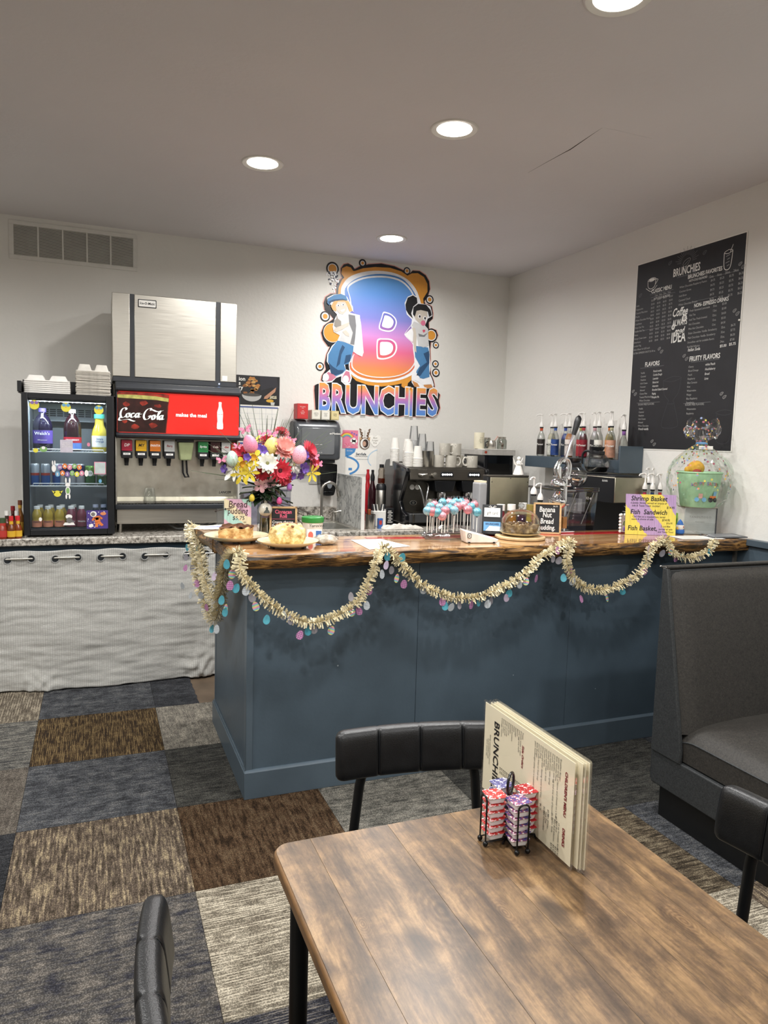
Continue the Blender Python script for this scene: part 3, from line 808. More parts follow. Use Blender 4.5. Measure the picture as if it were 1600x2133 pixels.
# seat
def seat(u, v):
    a = PI * (u - .5)                      # cross-section over x from the left edge
    x = 2.192 + (XB1 - 2.192) * u; y = 1.69 + (2.185 - 1.69) * v
    return (x, y, 0)
sq = MB()
NX, NY = 36, 20
def seattop(i, j):
    u = i / (NX - 1); w = j / (NY - 1)
    x = 2.190 + (XB1 - 2.190) * u; y = 1.685 + (2.20 - 1.685) * w
    dx = (x - 2.19); dy = y - 1.685
    e = 1 - math.exp(-dx / .035); e2 = 1 - math.exp(-dy / .03)
    z = .385 + .055 * min(e, 1) * min(e2, 1) + .022 * math.sin(PI * min(1, u * 1.1)) * math.sin(PI * w)
    if w > .8: z -= .03 * ((w - .8) / .2) ** 2 * (1 - min(1, dx / .3))
    return (x, y, z)
sq.grid(lambda u, v: seattop(u * (NX - 1), v * (NY - 1)), NX, NY)
sq.grid(lambda u, v: (2.190, 1.685 + .515 * u, .295 + (seattop(0, u * (NY - 1))[2] - .295) * v), NY, 6)
sq.grid(lambda u, v: (2.190 + (XB1 - 2.19) * u, 1.685, .295 + (seattop(u * (NX - 1), 0)[2] - .295) * v), NX, 6)
sq.build('seat_cushion', M_BOOTH, bo, smooth=60)
pp = [(2.191, 1.685 + .515 * k / 19, seattop(0, k)[2]) for k in range(20)]
MB().tube([(x + .0, y, z + .001) for x, y, z in pp], .0035, 6).build('piping', M_BOOTH2, bo)
MB().box(2.176, XB1, 1.70, 2.318, .145, .288).build('seat_rail', M_BOOTH2, bo, bev=.006, seg=3)
MB().box(2.212, XB1, 1.757, 2.30, 0, .146).build('kick_base', mat('booth_kick_black', '#0b0c0d', .5, var=.1), bo, bev=.002)

# ------------------------------------------------------------------ laminated menus and jelly caddy on the table
M_MENU = mat('cream_menu_paper', '#f4ebd0', .25, var=.03, scale=6)
M_LAM = glass('clear_laminate', '#ffffff', .45, .02)
M_RED = mat('dark_red_ink', '#7b1622', .6, var=.05)
menus = [(.826, 1.240, .0, .0, 'cream laminated menu standing on the table behind the jelly caddy, frontmost sheet'),
         (.834, 1.229, .006, .006, 'second cream laminated menu standing behind the front menu'),
         (.839, 1.225, .010, -.003, 'third cream laminated menu standing behind the front menu'),
         (.844, 1.222, .014, .004, 'rearmost cream laminated menu of the standing set on the table')]
for k, (x, y, dz, tilt, lb) in enumerate(menus):
    L, Hh = .348, .216 + dz * .4
    t_ = thing('laminated_menu', lb, 'menu', (x, y, TZ + .001), (PI / 2, 0, -PI / 2 + tilt), 'laminated menus on the table')
    MB().box(-L / 2 + .006, L / 2 - .006, .006, Hh - .006, -.0004, .0004).build('sheet', M_MENU, t_, smooth=0)
    MB().prism(rrect(-L / 2, L / 2, 0, Hh, .006), -.0009, .0009).build('laminate', M_LAM, t_, smooth=0)
    if k == 0:
        R90 = (0, 0, -PI / 2); zt = .0012
        txt('BRUNCHIES', .030, M_INK, t_, (-.115, .105, zt), R90, bold=.0006, sx=.98, shear=0)
        txt('family owned coffee house\nand breakfast cafe\nopen every day', .0065, M_INK, t_, (-.137, .108, zt), R90)
        txt("CHILDREN'S MENU", .0105, M_RED, t_, (.144, .138, zt), R90, bold=.0004)
        txt('DRINKS', .0105, M_RED, t_, (.144, .052, zt), R90, bold=.0004)
        txt('Side Orders', .010, M_RED, t_, (-.007, .148, zt), R90, bold=.0003, shear=.25)
        ln1 = 'Toast\nFrench toast 1 slice\nOne egg any style\nBacon\nSausage\nHam\nHash browns\nPancake\nFresh fruit\nCup of soup\nSide of gravy\nSour cream\nCottage cheese'
        txt(ln1, .0068, M_INK, t_, (-.006, .200, zt), R90, 'LEFT', lead=1.03)
        txt('\n'.join(['$3.50', '$4.25', '$2.00', '$4.00', '$4.00', '$4.50', '$3.75', '$3.25', '$4.50', '$3.95', '$2.95', '$1.00', '$2.75']), .0068, M_INK, t_, (-.006, .088, zt), R90, 'LEFT', lead=1.03)
        ln2 = 'Breakfast Burger\nwith two strips of bacon and cheese on a bun\nKids Pancake Plate\none pancake, one egg and one slice of bacon\nFrench Toast\ntwo half slices with syrup\nGrilled Cheese\nserved with fries or fruit\nChicken Strips\nthree strips with dipping sauce and fries\nCorn Dog\nserved with fries or fruit cup\nKids Burger\nplain hamburger patty on a toasted bun'
        txt(ln2, .0066, M_INK, t_, (.128, .200, zt), R90, 'LEFT', lead=1.02)
        txt('$5.25\n\n$6.25\n\n$5.95\n\n$6.50\n\n$6.75\n\n$5.50\n\n$6.95', .0066, M_INK, t_, (.122, .082, zt), R90, 'LEFT', lead=1.02)
        txt('12 oz Fountain Soda\nRed Bull\nRed Bull Infusion\nItalian Soda\n\nHot Drinks\nHot Tea\nHot Chocolate', .0068, M_INK, t_, (.132, .074, zt), R90, 'LEFT', lead=1.05)
        txt('$2.95\n$3.50\n$4.95\n$3.95', .0068, M_INK, t_, (.132, .022, zt), R90, 'LEFT', lead=1.05)

cd = thing('jelly_caddy', 'black wire caddy holding stacks of jelly cups on the table', 'caddy', (.772, 1.205, TZ))
cd.rotation_euler = (0, 0, math.radians(42))
M_WIRE = mat('black_wire', '#0b0b0c', .35, .3, var=.05)
cell = .0365
for a in range(4):
    ang = PI / 2 * a + PI / 4
    Rz = rotm(0, 0, ang)
    pts = [(-.012, .0575, .010), (-.012, .0575, .092)] + [(-.012 * math.cos(t), .0575, .092 + .010 * math.sin(t)) for t in [PI * k / 8 for k in range(1, 8)]] + [(.012, .0575, .092), (.012, .0575, .010)]
    MB().at(Rz).tube([(-.012, .005, .010)] + pts + [(.012, .005, .010)], .0019, 8).build('wire_loop', M_WIRE, cd)
    MB().at(Rz).ball((-.012, .0575, .006), .0055, nu=10, nv=6).ball((.012, .0575, .006), .0055, nu=10, nv=6).build('foot', M_WIRE, cd)
MB().tube([(0, 0, .01), (0, 0, .098)], .003, 8).box(-.04, .04, -.0015, .0015, .009, .012).box(-.0015, .0015, -.04, .04, .009, .012).build('centre_post', M_WIRE, cd)
MB().tube([(.021 * math.sin(2 * PI * k / 24), 0, .119 + .021 * math.cos(2 * PI * k / 24)) for k in range(24)], .0028, 8, closed=True).build('ring_handle', M_WIRE, cd)
M_TUB = mat('jelly_tub_white', '#eceaea', .3, var=.04)
def foil(name, a, b_):
    t = NT(name); p = t.n('BsdfPrincipled', Roughness=.3); t.l(p, t.out)
    mp = t.coords(); n = t.n('TexNoise', Scale=170.0, Detail=4.0); t.l(mp, n)
    r = t.ramp([(0.45, C(a)), (0.55, C(b_)), (0.60, C('#f0ebea'))]); t.l(n, r); t.l(r, p, 0, 'Base Color')
    return t.m
FOIL = {'strawberry': foil('foil_strawberry', '#c22a2a', '#d84a44'), 'mixed berry': foil('foil_mixed_berry', '#4c4a86', '#a73b52'), 'red raspberry': foil('foil_raspberry', '#b01f2b', '#c63a3c'), 'grape': foil('foil_grape', '#4b4a7c', '#6d6c9a')}
tub = MB()
B0 = rrect(-.0145, .0145, -.0145, .0145, .004, 3); B1 = rrect(-.0180, .0180, -.0180, .0180, .004, 3); nn = len(B0)
tub._a([(x, y, 0) for x, y in B0] + [(x, y, .0130) for x, y in B1], [tuple(range(nn - 1, -1, -1)), tuple(range(nn, 2 * nn))] + [(i, (i + 1) % nn, nn + (i + 1) % nn, nn + i) for i in range(nn)])
lid = MB().prism(rrect(-.0202, .0202, -.0202, .0202, .005, 3), .0130, .0140)
ca, sa = math.cos(math.radians(42)), math.sin(math.radians(42))
SIDE = {0: ('strawberry', 'left stack', (-.0205, .0205)), 1: ('mixed berry', 'front stack', (-.0205, -.0205)), 2: ('red raspberry', 'right stack', (.0205, -.0205)), 3: ('grape', 'rear stack', (.0205, .0205))}
TUBS = {}
for kk, (fl, wh, (ux, uy)) in SIDE.items():
    X, Y = cd.location.x + ux * ca * 1.22 - uy * sa * 1.22, cd.location.y + ux * sa * 1.22 + uy * ca * 1.22
    for lv in range(6):
        pos = ('bottom one', 'second from the bottom', 'third from the bottom', 'third from the top', 'second from the top', 'topmost')[lv]
        lb = '%s jelly cup, %s, %s of the wire caddy' % (fl, pos, wh)
        z = TZ + .0135 + lv * .0150
        rz = math.radians(42 + 45 + random.uniform(-7, 7))
        f2 = fl if lv == 5 else random.choice([fl, fl, fl, 'mixed berry' if kk in (1, 3) else fl])
        if f2 not in TUBS:
            t_ = thing('jelly_cup', lb, 'jelly cup', (X, Y, z), (0, 0, rz), 'jelly cups in the caddy')
            tub.build('tub', M_TUB, t_, bev=.0015); lid.build('foil_lid', FOIL[f2], t_)
            TUBS[f2] = t_
        else:
            dup(TUBS[f2], (X + random.uniform(-.001, .001), Y + random.uniform(-.001, .001), z), (0, 0, rz), lb)

# ------------------------------------------------------------------ display fridge
FX0, FX1, FY0, FY1, FZ0, FZ1 = -.407, .104, 4.79, 5.30, .914, 1.777
fg = thing('display_fridge', 'small black glass-door drinks fridge on the grey worktop', 'fridge', (FX0, FY0, FZ0))
fg.location = (0, 0, 0)
M_LINER = mat('fridge_liner', '#8e979e', .5, var=.04, scale=4)
q = MB().box(FX0, FX0 + .03, FY0 + .035, FY1, FZ0 + .015, FZ1).box(FX1 - .03, FX1, FY0 + .035, FY1, FZ0 + .015, FZ1).box(FX0, FX1, FY0 + .035, FY1, FZ1 - .045, FZ1).box(FX0, FX1, FY0 + .035, FY1, FZ0 + .015, FZ0 + .05).box(FX0, FX1, FY1 - .03, FY1, FZ0 + .015, FZ1)
q.build('body', M_BLKPL, fg, bev=.003)
q = MB().box(FX0 + .03, FX0 + .033, FY0 + .036, FY1 - .03, FZ0 + .05, FZ1 - .045).box(FX1 - .033, FX1 - .03, FY0 + .036, FY1 - .03, FZ0 + .05, FZ1 - .045).box(FX0 + .03, FX1 - .03, FY1 - .036, FY1 - .03, FZ0 + .05, FZ1 - .045).box(FX0 + .03, FX1 - .03, FY0 + .036, FY1 - .03, FZ0 + .046, FZ0 + .050)
q.build('liner', M_LINER, fg)
GX0, GX1, GZ0, GZ1 = -.372, .060, .960, 1.742
q = MB().box(FX0, GX0, FY0, FY0 + .033, FZ0 + .012, FZ1).box(GX1, FX1, FY0, FY0 + .033, FZ0 + .012, FZ1).box(GX0, GX1, FY0, FY0 + .033, GZ1, FZ1).box(GX0, GX1, FY0, FY0 + .033, FZ0 + .012, GZ0)
dr = q.build('door', M_BLKPL, fg, bev=.003)
MB().box(GX0, GX1, FY0 + .010, FY0 + .014, GZ0, GZ1).build('glass_pane', glass('fridge_glass', '#eef3f6', .35, .015), dr)
for x in (FX0 + .04, FX1 - .04):
    for y in (FY0 + .07, FY1 - .05): MB().cyl((x, y, FZ0), (x, y, FZ0 + .017), .012).build('foot', M_BLKPL, fg)
MB().box(GX0 + .005, GX1 - .005, FY0 + .05, FY0 + .062, GZ1 - .012, GZ1 - .002).build('light_strip', emis('fridge_led', '#eef6ff', 16.0), fg)
q = MB()
for k in range(17): q.ball((GX0 + .012 + k * .0255, FY0 + .05, GZ1 - .009), .006, nu=8, nv=5)
q.build('light_beads', emis('fridge_led_bead', '#ffffff', 20.0), fg)
q = MB()
for k in range(8):
    for j in range(4): q.box(GX0 + .05 + k * .043, GX0 + .086 + k * .043, FY1 - .040, FY1 - .037, GZ1 - .052 - j * .013, GZ1 - .044 - j * .013)
stuff(q.build('vent_slots', mat('vent_slot_dark', '#33393f', .7), fg))
MB().box(FX0 + .031, FX1 - .031, FY1 - .15, FY1 - .036, GZ1 - .125, GZ1 - .118).build('vent_ledge', M_LINER, fg)
M_WSHELF = mat('white_wire', '#f1f3f4', .35, var=.02)
for z in (1.428, 1.220):
    q = MB().tube([(GX0 + .0, FY0 + .055, z), (GX1, FY0 + .055, z)], .0042, 8).tube([(GX0 + .015, FY0 + .055, z), (GX0 + .018, FY0 + .052, z + .016), (GX1 - .018, FY0 + .052, z + .016), (GX1 - .015, FY0 + .055, z)], .003, 8)
    for k in range(26): q.cyl((GX0 + .008 + k * .0168, FY0 + .055, z), (GX0 + .008 + k * .0168, FY1 - .05, z), .0016, n=6)
    q.build('shelf', M_WSHELF, fg)
fl_ = bpy.data.lights.new('fridge_lamp', 'AREA'); fl_.shape = 'RECTANGLE'; fl_.size = .40; fl_.size_y = .012; fl_.energy = 4.0; fl_.color = (.9, .96, 1)
fo = bpy.data.objects.new('fridge_lamp', fl_); COL.objects.link(fo); fo.location = (-.155, FY0 + .056, GZ1 - .014)

# door stickers, printed flat on the glass pane
SY = FY0 + .0098
def sticker(name, loc, lb=None):
    o = bpy.data.objects.new(name, None); COL.objects.link(o); o.parent = fg; o.location = loc; o.rotation_euler = WB
    if lb: o['label'] = lb
    return o
def fm(n, c, r=.55): return mat('print_' + n, c, r, var=.02)
Y_, W_, PK, GN, BL, PU, OR = fm('yellow', '#e6dc4a'), fm('white', '#f2f0ec'), fm('pink', '#e08aa2'), fm('green', '#86b36a'), fm('blue', '#6aa6c8'), fm('purple', '#8a6aa8'), fm('orange', '#e3813a')
def sh(o, nm, m, pts, lv): return flat(nm, m, o, pts, .0006 * lv)
for k, (x, z, gcol) in enumerate(((-.338, 1.706, PU), (-.166, 1.698, BL), (.018, 1.690, BL))):
    o = sticker('chick_sticker', (x, SY, z), 'round yellow chick sticker wearing sunglasses')
    sh(o, 'chick_body', Y_, disc(0, 0, .027, .028, 18), 1)
    sh(o, 'sunglasses', gcol, disc(-.011, .013, .011, .010, 12), 2); sh(o, 'sunglasses', gcol, disc(.012, .013, .011, .010, 12), 2)
    sh(o, 'beak', OR, [(-.004, .004), (.004, .004), (0, -.003)], 2)
o = sticker('easter_lettering', (-.150, SY, 1.318), 'HAPPY EASTER lettering on pastel eggs')
for r_, (word, cols, y) in enumerate((('HAPPY', (PU, OR, PK, GN, OR), .021), ('EASTER', (BL, OR, PU, GN, Y_, PK), -.021))):
    n = len(word)
    for k, ch in enumerate(word):
        x = (k - (n - 1) / 2) * .027; yy = y + (.004 if k % 2 else -.002)
        sh(o, 'egg_print', cols[k], [(x + p * .0135, yy + q_ * (.0175 if q_ > 0 else .015)) for p, q_ in disc(0, 0, 1, 1, 16)], 1)
        txt(ch, .022, W_, o, (x, yy, .0016), bold=.0006)
sh(o, 'bunny_print', W_, disc(-.088, .012, .012, .022), 1); sh(o, 'bunny_ear', W_, disc(-.094, .045, .004, .014, 10), 1); sh(o, 'bunny_ear', W_, disc(-.082, .046, .004, .014, 10), 1)
sh(o, 'bunny_print', W_, disc(.094, -.016, .011, .02), 1)
o = sticker('bunny_sticker', (-.162, SY, 1.205), 'white bunny and yellow chick sticker')
sh(o, 'bunny_body', W_, disc(0, -.01, .014, .026), 1); sh(o, 'bunny_head', W_, disc(0, .026, .014, .013), 1); sh(o, 'bunny_ear', W_, disc(-.010, .052, .005, .018, 10), 1); sh(o, 'bunny_ear', W_, disc(.011, .052, .005, .018, 10), 1); sh(o, 'bunny_leg', W_, disc(-.009, -.045, .005, .016, 10), 1); sh(o, 'bunny_leg', W_, disc(.009, -.045, .005, .016, 10), 1); sh(o, 'bunny_shirt', GN, disc(0, -.01, .010, .018), 2)
sh(o, 'chick_body', Y_, disc(-.058, -.028, .021, .019), 1); sh(o, 'chick_wing', Y_, [(-.077, -.03), (-.09, -.008), (-.068, -.018)], 1); sh(o, 'chick_wing', Y_, [(-.040, -.03), (-.026, -.008), (-.048, -.018)], 1)
o = sticker('lamb_sticker', (-.305, SY, 1.444), 'pale green lamb and duckling sticker'); sh(o, 'lamb', GN, disc(.012, .0, .022, .016), 1); sh(o, 'duckling', Y_, disc(-.03, -.008, .014, .013), 1); sh(o, 'lamb_face', W_, disc(.012, .008, .010, .009), 2)
o = sticker('price_note', (-.166, SY, 1.465)); sh(o, 'note', mat('note_lilac', '#c9c3cf', .6), rrect(-.035, .035, -.038, .038, .002), 1); txt('drinks in\nthis cooler\nare for sale', .011, W_, o, (0, .025, .0014))
o = sticker('price_note', (.022, SY, 1.335)); sh(o, 'note_border', PK, rrect(-.034, .034, -.038, .038, .003), 1); sh(o, 'note', mat('note_grey', '#bfcac8', .6), rrect(-.030, .030, -.034, .034, .002), 2)
for x, z, m_ in ((-.042, 1.478, PK), (.022, 1.255, BL), (-.316, 1.022, W_)):
    o = sticker('egg_sticker', (x, SY, z)); sh(o, 'egg_print', m_, disc(0, 0, .009, .012, 14), 1)
o = sticker('picture_card', (.003, FY0 - .0022, 1.018), 'purple picture card of an astronaut in an orange suit')
sh(o, 'card', fm('card_purple', '#4d3a86'), rrect(-.0615, .0615, -.057, .057, .002), 1)
for k in range(22):
    a, b_ = random.uniform(-.055, .055), random.uniform(-.05, .05)
    sh(o, 'star', W_, disc(a, b_, .0018 + .0016 * random.random(), None, 8), 2)
OS = fm('suit_orange', '#e07b3c')
for pts, m_ in (([(-.02, .02), (.014, .024), (.018, -.012), (-.012, -.02)], OS), ([(-.012, -.018), (.016, -.012), (.036, -.034), (.024, -.042), (.006, -.026), (.002, -.048), (-.012, -.046)], OS), ([(-.02, .02), (-.034, -.004), (-.026, -.008), (-.012, .004)], OS), ([(.014, .022), (.032, .008), (.026, .0), (.012, .008)], OS), ([(-.013, .012), (.008, .014), (.008, .0), (-.008, -.004)], W_)):
    sh(o, 'suit', m_, pts, 3)
sh(o, 'helmet', W_, disc(-.022, .034, .019, .018), 4); sh(o, 'visor', fm('visor_grey', '#7a7672'), disc(-.024, .033, .012, .012), 5)
sh(o, 'planet', fm('planet_orange', '#dd8a5a'), disc(.034, .036, .017, .010, 16), 3); sh(o, 'rocket', W_, [(-.048, -.03), (-.026, -.026), (-.022, -.044), (-.046, -.048)], 3)
o = sticker('sheep_sticker', (-.158, SY, 1.012), 'white sheep sticker resting on a cloud')
sh(o, 'cloud', W_, [(-.034, -.028), (.034, -.028), (.026, -.012), (-.024, -.012)], 1); sh(o, 'fleece', W_, disc(0, .024, .019, .014), 1); sh(o, 'face', fm('sheep_grey', '#6e6c6a'), disc(.002, .002, .017, .018), 2)

# ------------------------------------------------------------------ drinks in the fridge
def lab_cyl(mb, r, z0, z1, a0=-PI, a1=PI, n=24): 
    return mb.grid(lambda u, v: (r * math.cos(a0 + (a1 - a0) * u), r * math.sin(a0 + (a1 - a0) * u), z0 + (z1 - z0) * v), n, 2)
def bottle(name, label, cat, loc, prof, body, caps, capm, labels=(), group=None, text=None, n=18, rz=0):
    t_ = thing(name, label, cat, loc, (0, 0, rz), group)
    MB().lathe(prof, n).build('bottle', body, t_, smooth=50)
    MB().lathe(caps, 14).build('cap', capm, t_)
    for z0, z1, r, m_ in labels:
        lb_ = lab_cyl(MB(), r + .0006, z0, z1).build('label', m_, t_)
    if text:
        for body_, size, m_, z, r in text:
            txt(body_, size, m_, t_, (0, -r - .0012, z), WB, bold=size * .02)
    return t_
BIGP = [(.050, 0), (.056, .012), (.056, .14), (.052, .17), (.036, .205), (.019, .225), (.018, .240)]
BIGC = [(.021, .236), (.021, .256), (.018, .259), (.0001, .259)]
JU = lambda n, c: mat('juice_' + n, c, .12, var=.06, spec=.6)
bottle('juice_bottle', 'large dark grape juice bottle with purple cap on the top fridge shelf', 'bottle', (-.303, 4.93, 1.432), BIGP, JU('grape', '#17122a'), BIGC, fm('cap_purple', '#5a4fc0'), [(.045, .125, .056, fm('label_violet', '#5d4a9c'))], text=(("Welch's", .026, W_, .105, .057), ('100% grape juice', .008, W_, .066, .057)), n=24)
bottle('juice_bottle', 'dark cranberry juice bottle with white cap in the middle of the top fridge shelf', 'bottle', (-.135, 4.935, 1.432), [(a * .92, b_) for a, b_ in BIGP], JU('cranberry', '#241016'), BIGC, W_, [(.052, .088, .0515, fm('label_red', '#b3202e')), (.012, .052, .0515, fm('label_berry', '#5b82c8'))], text=(('CRANBERRY', .0135, W_, .07, .0525),), n=24)
bottle('juice_bottle', 'tall orange juice carafe with green cap at the right of the top fridge shelf', 'bottle', (.022, 4.935, 1.432), [(.040, 0), (.046, .008), (.046, .10), (.040, .135), (.026, .17), (.024, .20), (.029, .212)], JU('orange', '#c8b13c'), [(.031, .208), (.031, .235), (.0001, .236)], fm('cap_green', '#3f9a86'), [(.03, .10, .0462, fm('label_cream', '#dcdcd6'))], text=(("Simply\nOrange", .016, fm('ink_blue', '#3e5a86'), .088, .047),), n=24)
bottle('juice_bottle', 'second orange juice carafe half hidden behind the first on the top fridge shelf', 'bottle', (.018, 5.07, 1.432), [(.044, 0), (.048, .01), (.048, .10), (.040, .135), (.026, .17), (.024, .20), (.029, .212)], JU('orange', '#c8b13c'), [(.031, .208), (.031, .235), (.0001, .236)], fm('cap_green', '#3f9a86'))
CANP = [(.019, 0), (.0245, .006), (.026, .012), (.026, .118), (.0235, .128), (.022, .131), (.0195, .129), (.0001, .128)]
def canmat(name, lo, hi, mid):
    t = NT(name); p = t.n('BsdfPrincipled', Metallic=.6, Roughness=.28); t.l(p, t.out)
    tc = t.n('TexCoord'); sp_ = t.n('SeparateXYZ'); t.l(tc, sp_, 'Object', 0)
    mr = t.n('MapRange'); mr.inputs['From Max'].default_value = .131; t.l(sp_, mr, 'Z', 0)
    r = t.ramp([(0, C(lo)), (.44, C(lo)), (.45, C(mid)), (.56, C(mid)), (.57, C(hi)), (.93, C(hi)), (.94, C('#c9ccd0'))]); r.color_ramp.interpolation = 'CONSTANT'; t.l(mr, r); t.l(r, p, 0, 'Base Color')
    return t.m
CB = canmat('can_blue_silver', '#2c62a8', '#aeb8c2', '#b9483c'); CPU = canmat('can_navy_purple', '#b9bcc4', '#272c6c', '#5a3a6a'); CG = canmat('can_green_veg', '#2f6b3c', '#6f9a4e', '#b8c0a4')
cans = [(-.348, CB, 'blue and silver slim can at the left end of the middle fridge shelf'), (-.290, CB, 'second blue and silver slim can on the middle fridge shelf'), (-.228, CB, 'third slim can, partly hidden by the Easter lettering'),
        (-.190, CPU, 'leftmost navy slim can below the Easter lettering'), (-.142, CPU, 'navy slim can below the middle of the Easter lettering'), (-.092, CPU, 'navy slim can next to the green vegetable juice cans'),
        (-.036, CG, 'green vegetable juice can on the middle fridge shelf'), (.034, CG, 'green vegetable juice can at the right end of the middle shelf')]
for k, (x, m_, lb) in enumerate(cans):
    t_ = thing('drink_can', lb, 'can', (x, 4.895 + (.03 if k in (2, 3) else 0), 1.2235), group='slim cans on the middle fridge shelf')
    f_ = 1.0 if k < 6 else 1.22
    MB().lathe([(a * f_, b_ * (1 if k < 6 else .92)) for a, b_ in CANP], 22).build('can_body', m_, t_)
    if k >= 6:
        MB().at(T(0, -.0305, .075, rx=PI / 2)).prism(disc(0, 0, .016, .018, 18), -.004, .0015).build('roundel', W_, t_)
        txt('V8', .018, fm('ink_green', '#2f5c35'), t_, (0, -.0325, .075), WB, shear=.2)
SMP = [(.021, 0), (.0285, .006), (.0285, .045), (.026, .052), (.0285, .06), (.027, .085), (.016, .108), (.0125, .118)]
SMC = [(.0165, .112), (.0165, .129), (.0001, .130)]
for k, (x, col, lb) in enumerate(((-.340, '#b79a3a', 'small yellow juice bottle at the left end of the bottom fridge shelf'), (-.278, '#b79a3a', 'second small yellow juice bottle on the bottom fridge shelf'), (-.214, '#b79a3a', 'third small yellow juice bottle, left of the sheep sticker'), (-.148, '#7a3448', 'small dark pink juice bottle behind the sheep sticker'), (-.088, '#7a3040', 'small berry juice bottle left of the astronaut card'))):
    bottle('small_juice', lb, 'bottle', (x, 4.87, .966), SMP, JU('small%d' % (k // 3), col), SMC, W_, [(.004, .043, .0285, fm('label_peach%d' % (k // 3), '#dd8a6a' if k < 3 else '#7d3446'))], 'small juice bottles on the bottom shelf', (("Welch's", .013, fm('label_ink', '#2c2430') if k < 3 else W_, .036, .0292),))
    bottle('small_juice', lb.replace('small', 'rear', 1).replace('second', 'rear').replace('third', 'rear') + ', back row', 'bottle', (x + .012, 4.97, .966), SMP, JU('small%d' % (k // 3), col), SMC, W_, (), 'small juice bottles on the bottom shelf') if k < 4 else None
for k, x in enumerate((-.006, .040)):
    bottle('small_juice', ('left' if k == 0 else 'right') + ' white-capped water bottle behind the astronaut card in the fridge', 'bottle', (x, 4.89, .966), [(a * .95, b_ * 1.05) for a, b_ in SMP], glass('water_pet', '#dfe6ea', .6, .05), [(a, b_ * 1.05) for a, b_ in SMC], fm('cap_pale', '#c7cbe4'))

# ------------------------------------------------------------------ take-out boxes on the fridge
M_FOAM = mat('white_foam', '#f1eee8', .7, var=.03, scale=40, bump=.1, bscale=300)
M_FIBRE = mat('fibre_board', '#c9c3b8', .85, var=.10, scale=30, bump=.2, bscale=300)
tr = thing('black_tray', 'black plastic tray edge behind the take-out boxes on the fridge', 'tray', (-.43, 4.83, FZ1))
MB().box(0, .022, .0, .36, .005, .068).box(0, .545, .36, .372, .0, .098).box(0, .545, .03, .36, .0, .003).build('tray', M_BLKPL, tr, bev=.003)
def shellbox(hw, d, m_, mound):
    """open clamshell seen from its lid side: rim plate with two domes"""
    q = MB().prism(rrect(-hw, hw, -d, d, .012), 0, .010)
    if mound:
        for s in (-1, 1):
            b0 = [(s * hw / 2 + a, b_) for a, b_ in rrect(-hw * .42, hw * .42, -d * .85, d * .85, .008, 2)]; b1 = [(s * hw / 2 + a, b_) for a, b_ in rrect(-hw * .30, hw * .30, -d * .66, d * .66, .006, 2)]
            n = len(b0); q._a([(x, y, .010) for x, y in b0] + [(x, y, .010 + mound) for x, y in b1], [tuple(range(n, 2 * n))] + [(i, (i + 1) % n, n + (i + 1) % n, n + i) for i in range(n)])
    return q
bx0 = shellbox(.128, .10, M_FOAM, 0).build('foam_container', M_FOAM, None, (-.270, 4.955, FZ1 + .001), bev=.002)
tag(bx0, 'white foam take-out container in the low stack on the fridge', 'container', 'white foam containers on the fridge')
for k in range(1, 6):
    c = bx0.copy(); COL.objects.link(c); c.location = (-.270 + random.uniform(-.001, .001), 4.955, FZ1 + .001 + k * .0115); c['label'] = 'white foam take-out container in the low stack on the fridge'
tp = shellbox(.126, .10, M_FOAM, .03).build('foam_container', M_FOAM, None, (-.270, 4.955, FZ1 + .001 + 6 * .0115), bev=.003)
tag(tp, 'topmost white foam container with two raised domes', 'container', 'white foam containers on the fridge')
fb0 = MB().prism(rrect(-.100, .100, -.10, .10, .006), 0, .0052).build('fibre_container', M_FIBRE, None, (-.012, 4.955, FZ1 + .001))
tag(fb0, 'grey fibre take-out container in the tall stack on the fridge', 'container', 'grey fibre containers on the fridge')
for k in range(1, 21):
    c = fb0.copy(); COL.objects.link(c); c.location = (-.012 + random.uniform(-.0025, .0025), 4.955 + random.uniform(-.004, .002), FZ1 + .001 + k * .0068); c.rotation_euler = (random.uniform(-.006, .006), random.uniform(-.008, .008), random.uniform(-.02, .02)); c['label'] = 'grey fibre take-out container in the tall stack on the fridge'
tp = shellbox(.098, .095, M_FIBRE, .038).build('fibre_container', mat('fibre_white', '#dcd8cf', .8, var=.06), None, (-.012, 4.955, FZ1 + .001 + 21 * .0068), bev=.003)
tag(tp, 'topmost fibre container with two raised domes beside the ice machine', 'container', 'grey fibre containers on the fridge')

# ------------------------------------------------------------------ soda dispenser
DX0, DX1, DY, DYB = .118, .886, 4.90, 5.44
sd = thing('soda_dispenser', 'stainless soda fountain with red illuminated sign and eight valves', 'dispenser', (DX0, DY, .914))
sd.location = (0, 0, 0)
M_STD = steel('dispenser_steel', '#d9d6ca', .30, (3, 3, 3))
MB().box(DX0 - .008, DX1 + .004, DY + .18, DYB, .975, 1.872).build('body', M_STEEL2, sd, bev=.004)
MB().box(DX0, DX1, DY + .165, DY + .18, 1.12, 1.53).build('splash_panel', M_STD, sd)
for s, x in ((0, DX0 - .006), (1, DX1 - .004)): MB().box(x, x + .01, DY + .02, DY + .18, 1.07, 1.53).build('side_cheek', M_STEEL2, sd, bev=.002)
MB().box(DX0, DX1, DY + .015, DY + .18, .972, 1.068).build('lower_panel', M_STEEL, sd, bev=.003)
def prof_x(mb, prof, x0, x1): 
    n = len(prof); return mb._a([(x0, y, z) for y, z in prof] + [(x1, y, z) for y, z in prof], [tuple(range(n)), tuple(range(2 * n - 1, n - 1, -1))] + [(i, n + i, n + (i + 1) % n, (i + 1) % n) for i in range(n)])
prof_x(MB(), [(DY - .012, 1.068), (DY - .016, 1.075), (DY - .016, 1.098), (DY - .008, 1.102), (DY + .0, 1.085), (DY + .17, 1.085), (DY + .17, 1.068)], DX0 - .008, DX1 + .008).build('drip_tray', M_GREYPL, sd, bev=.002)
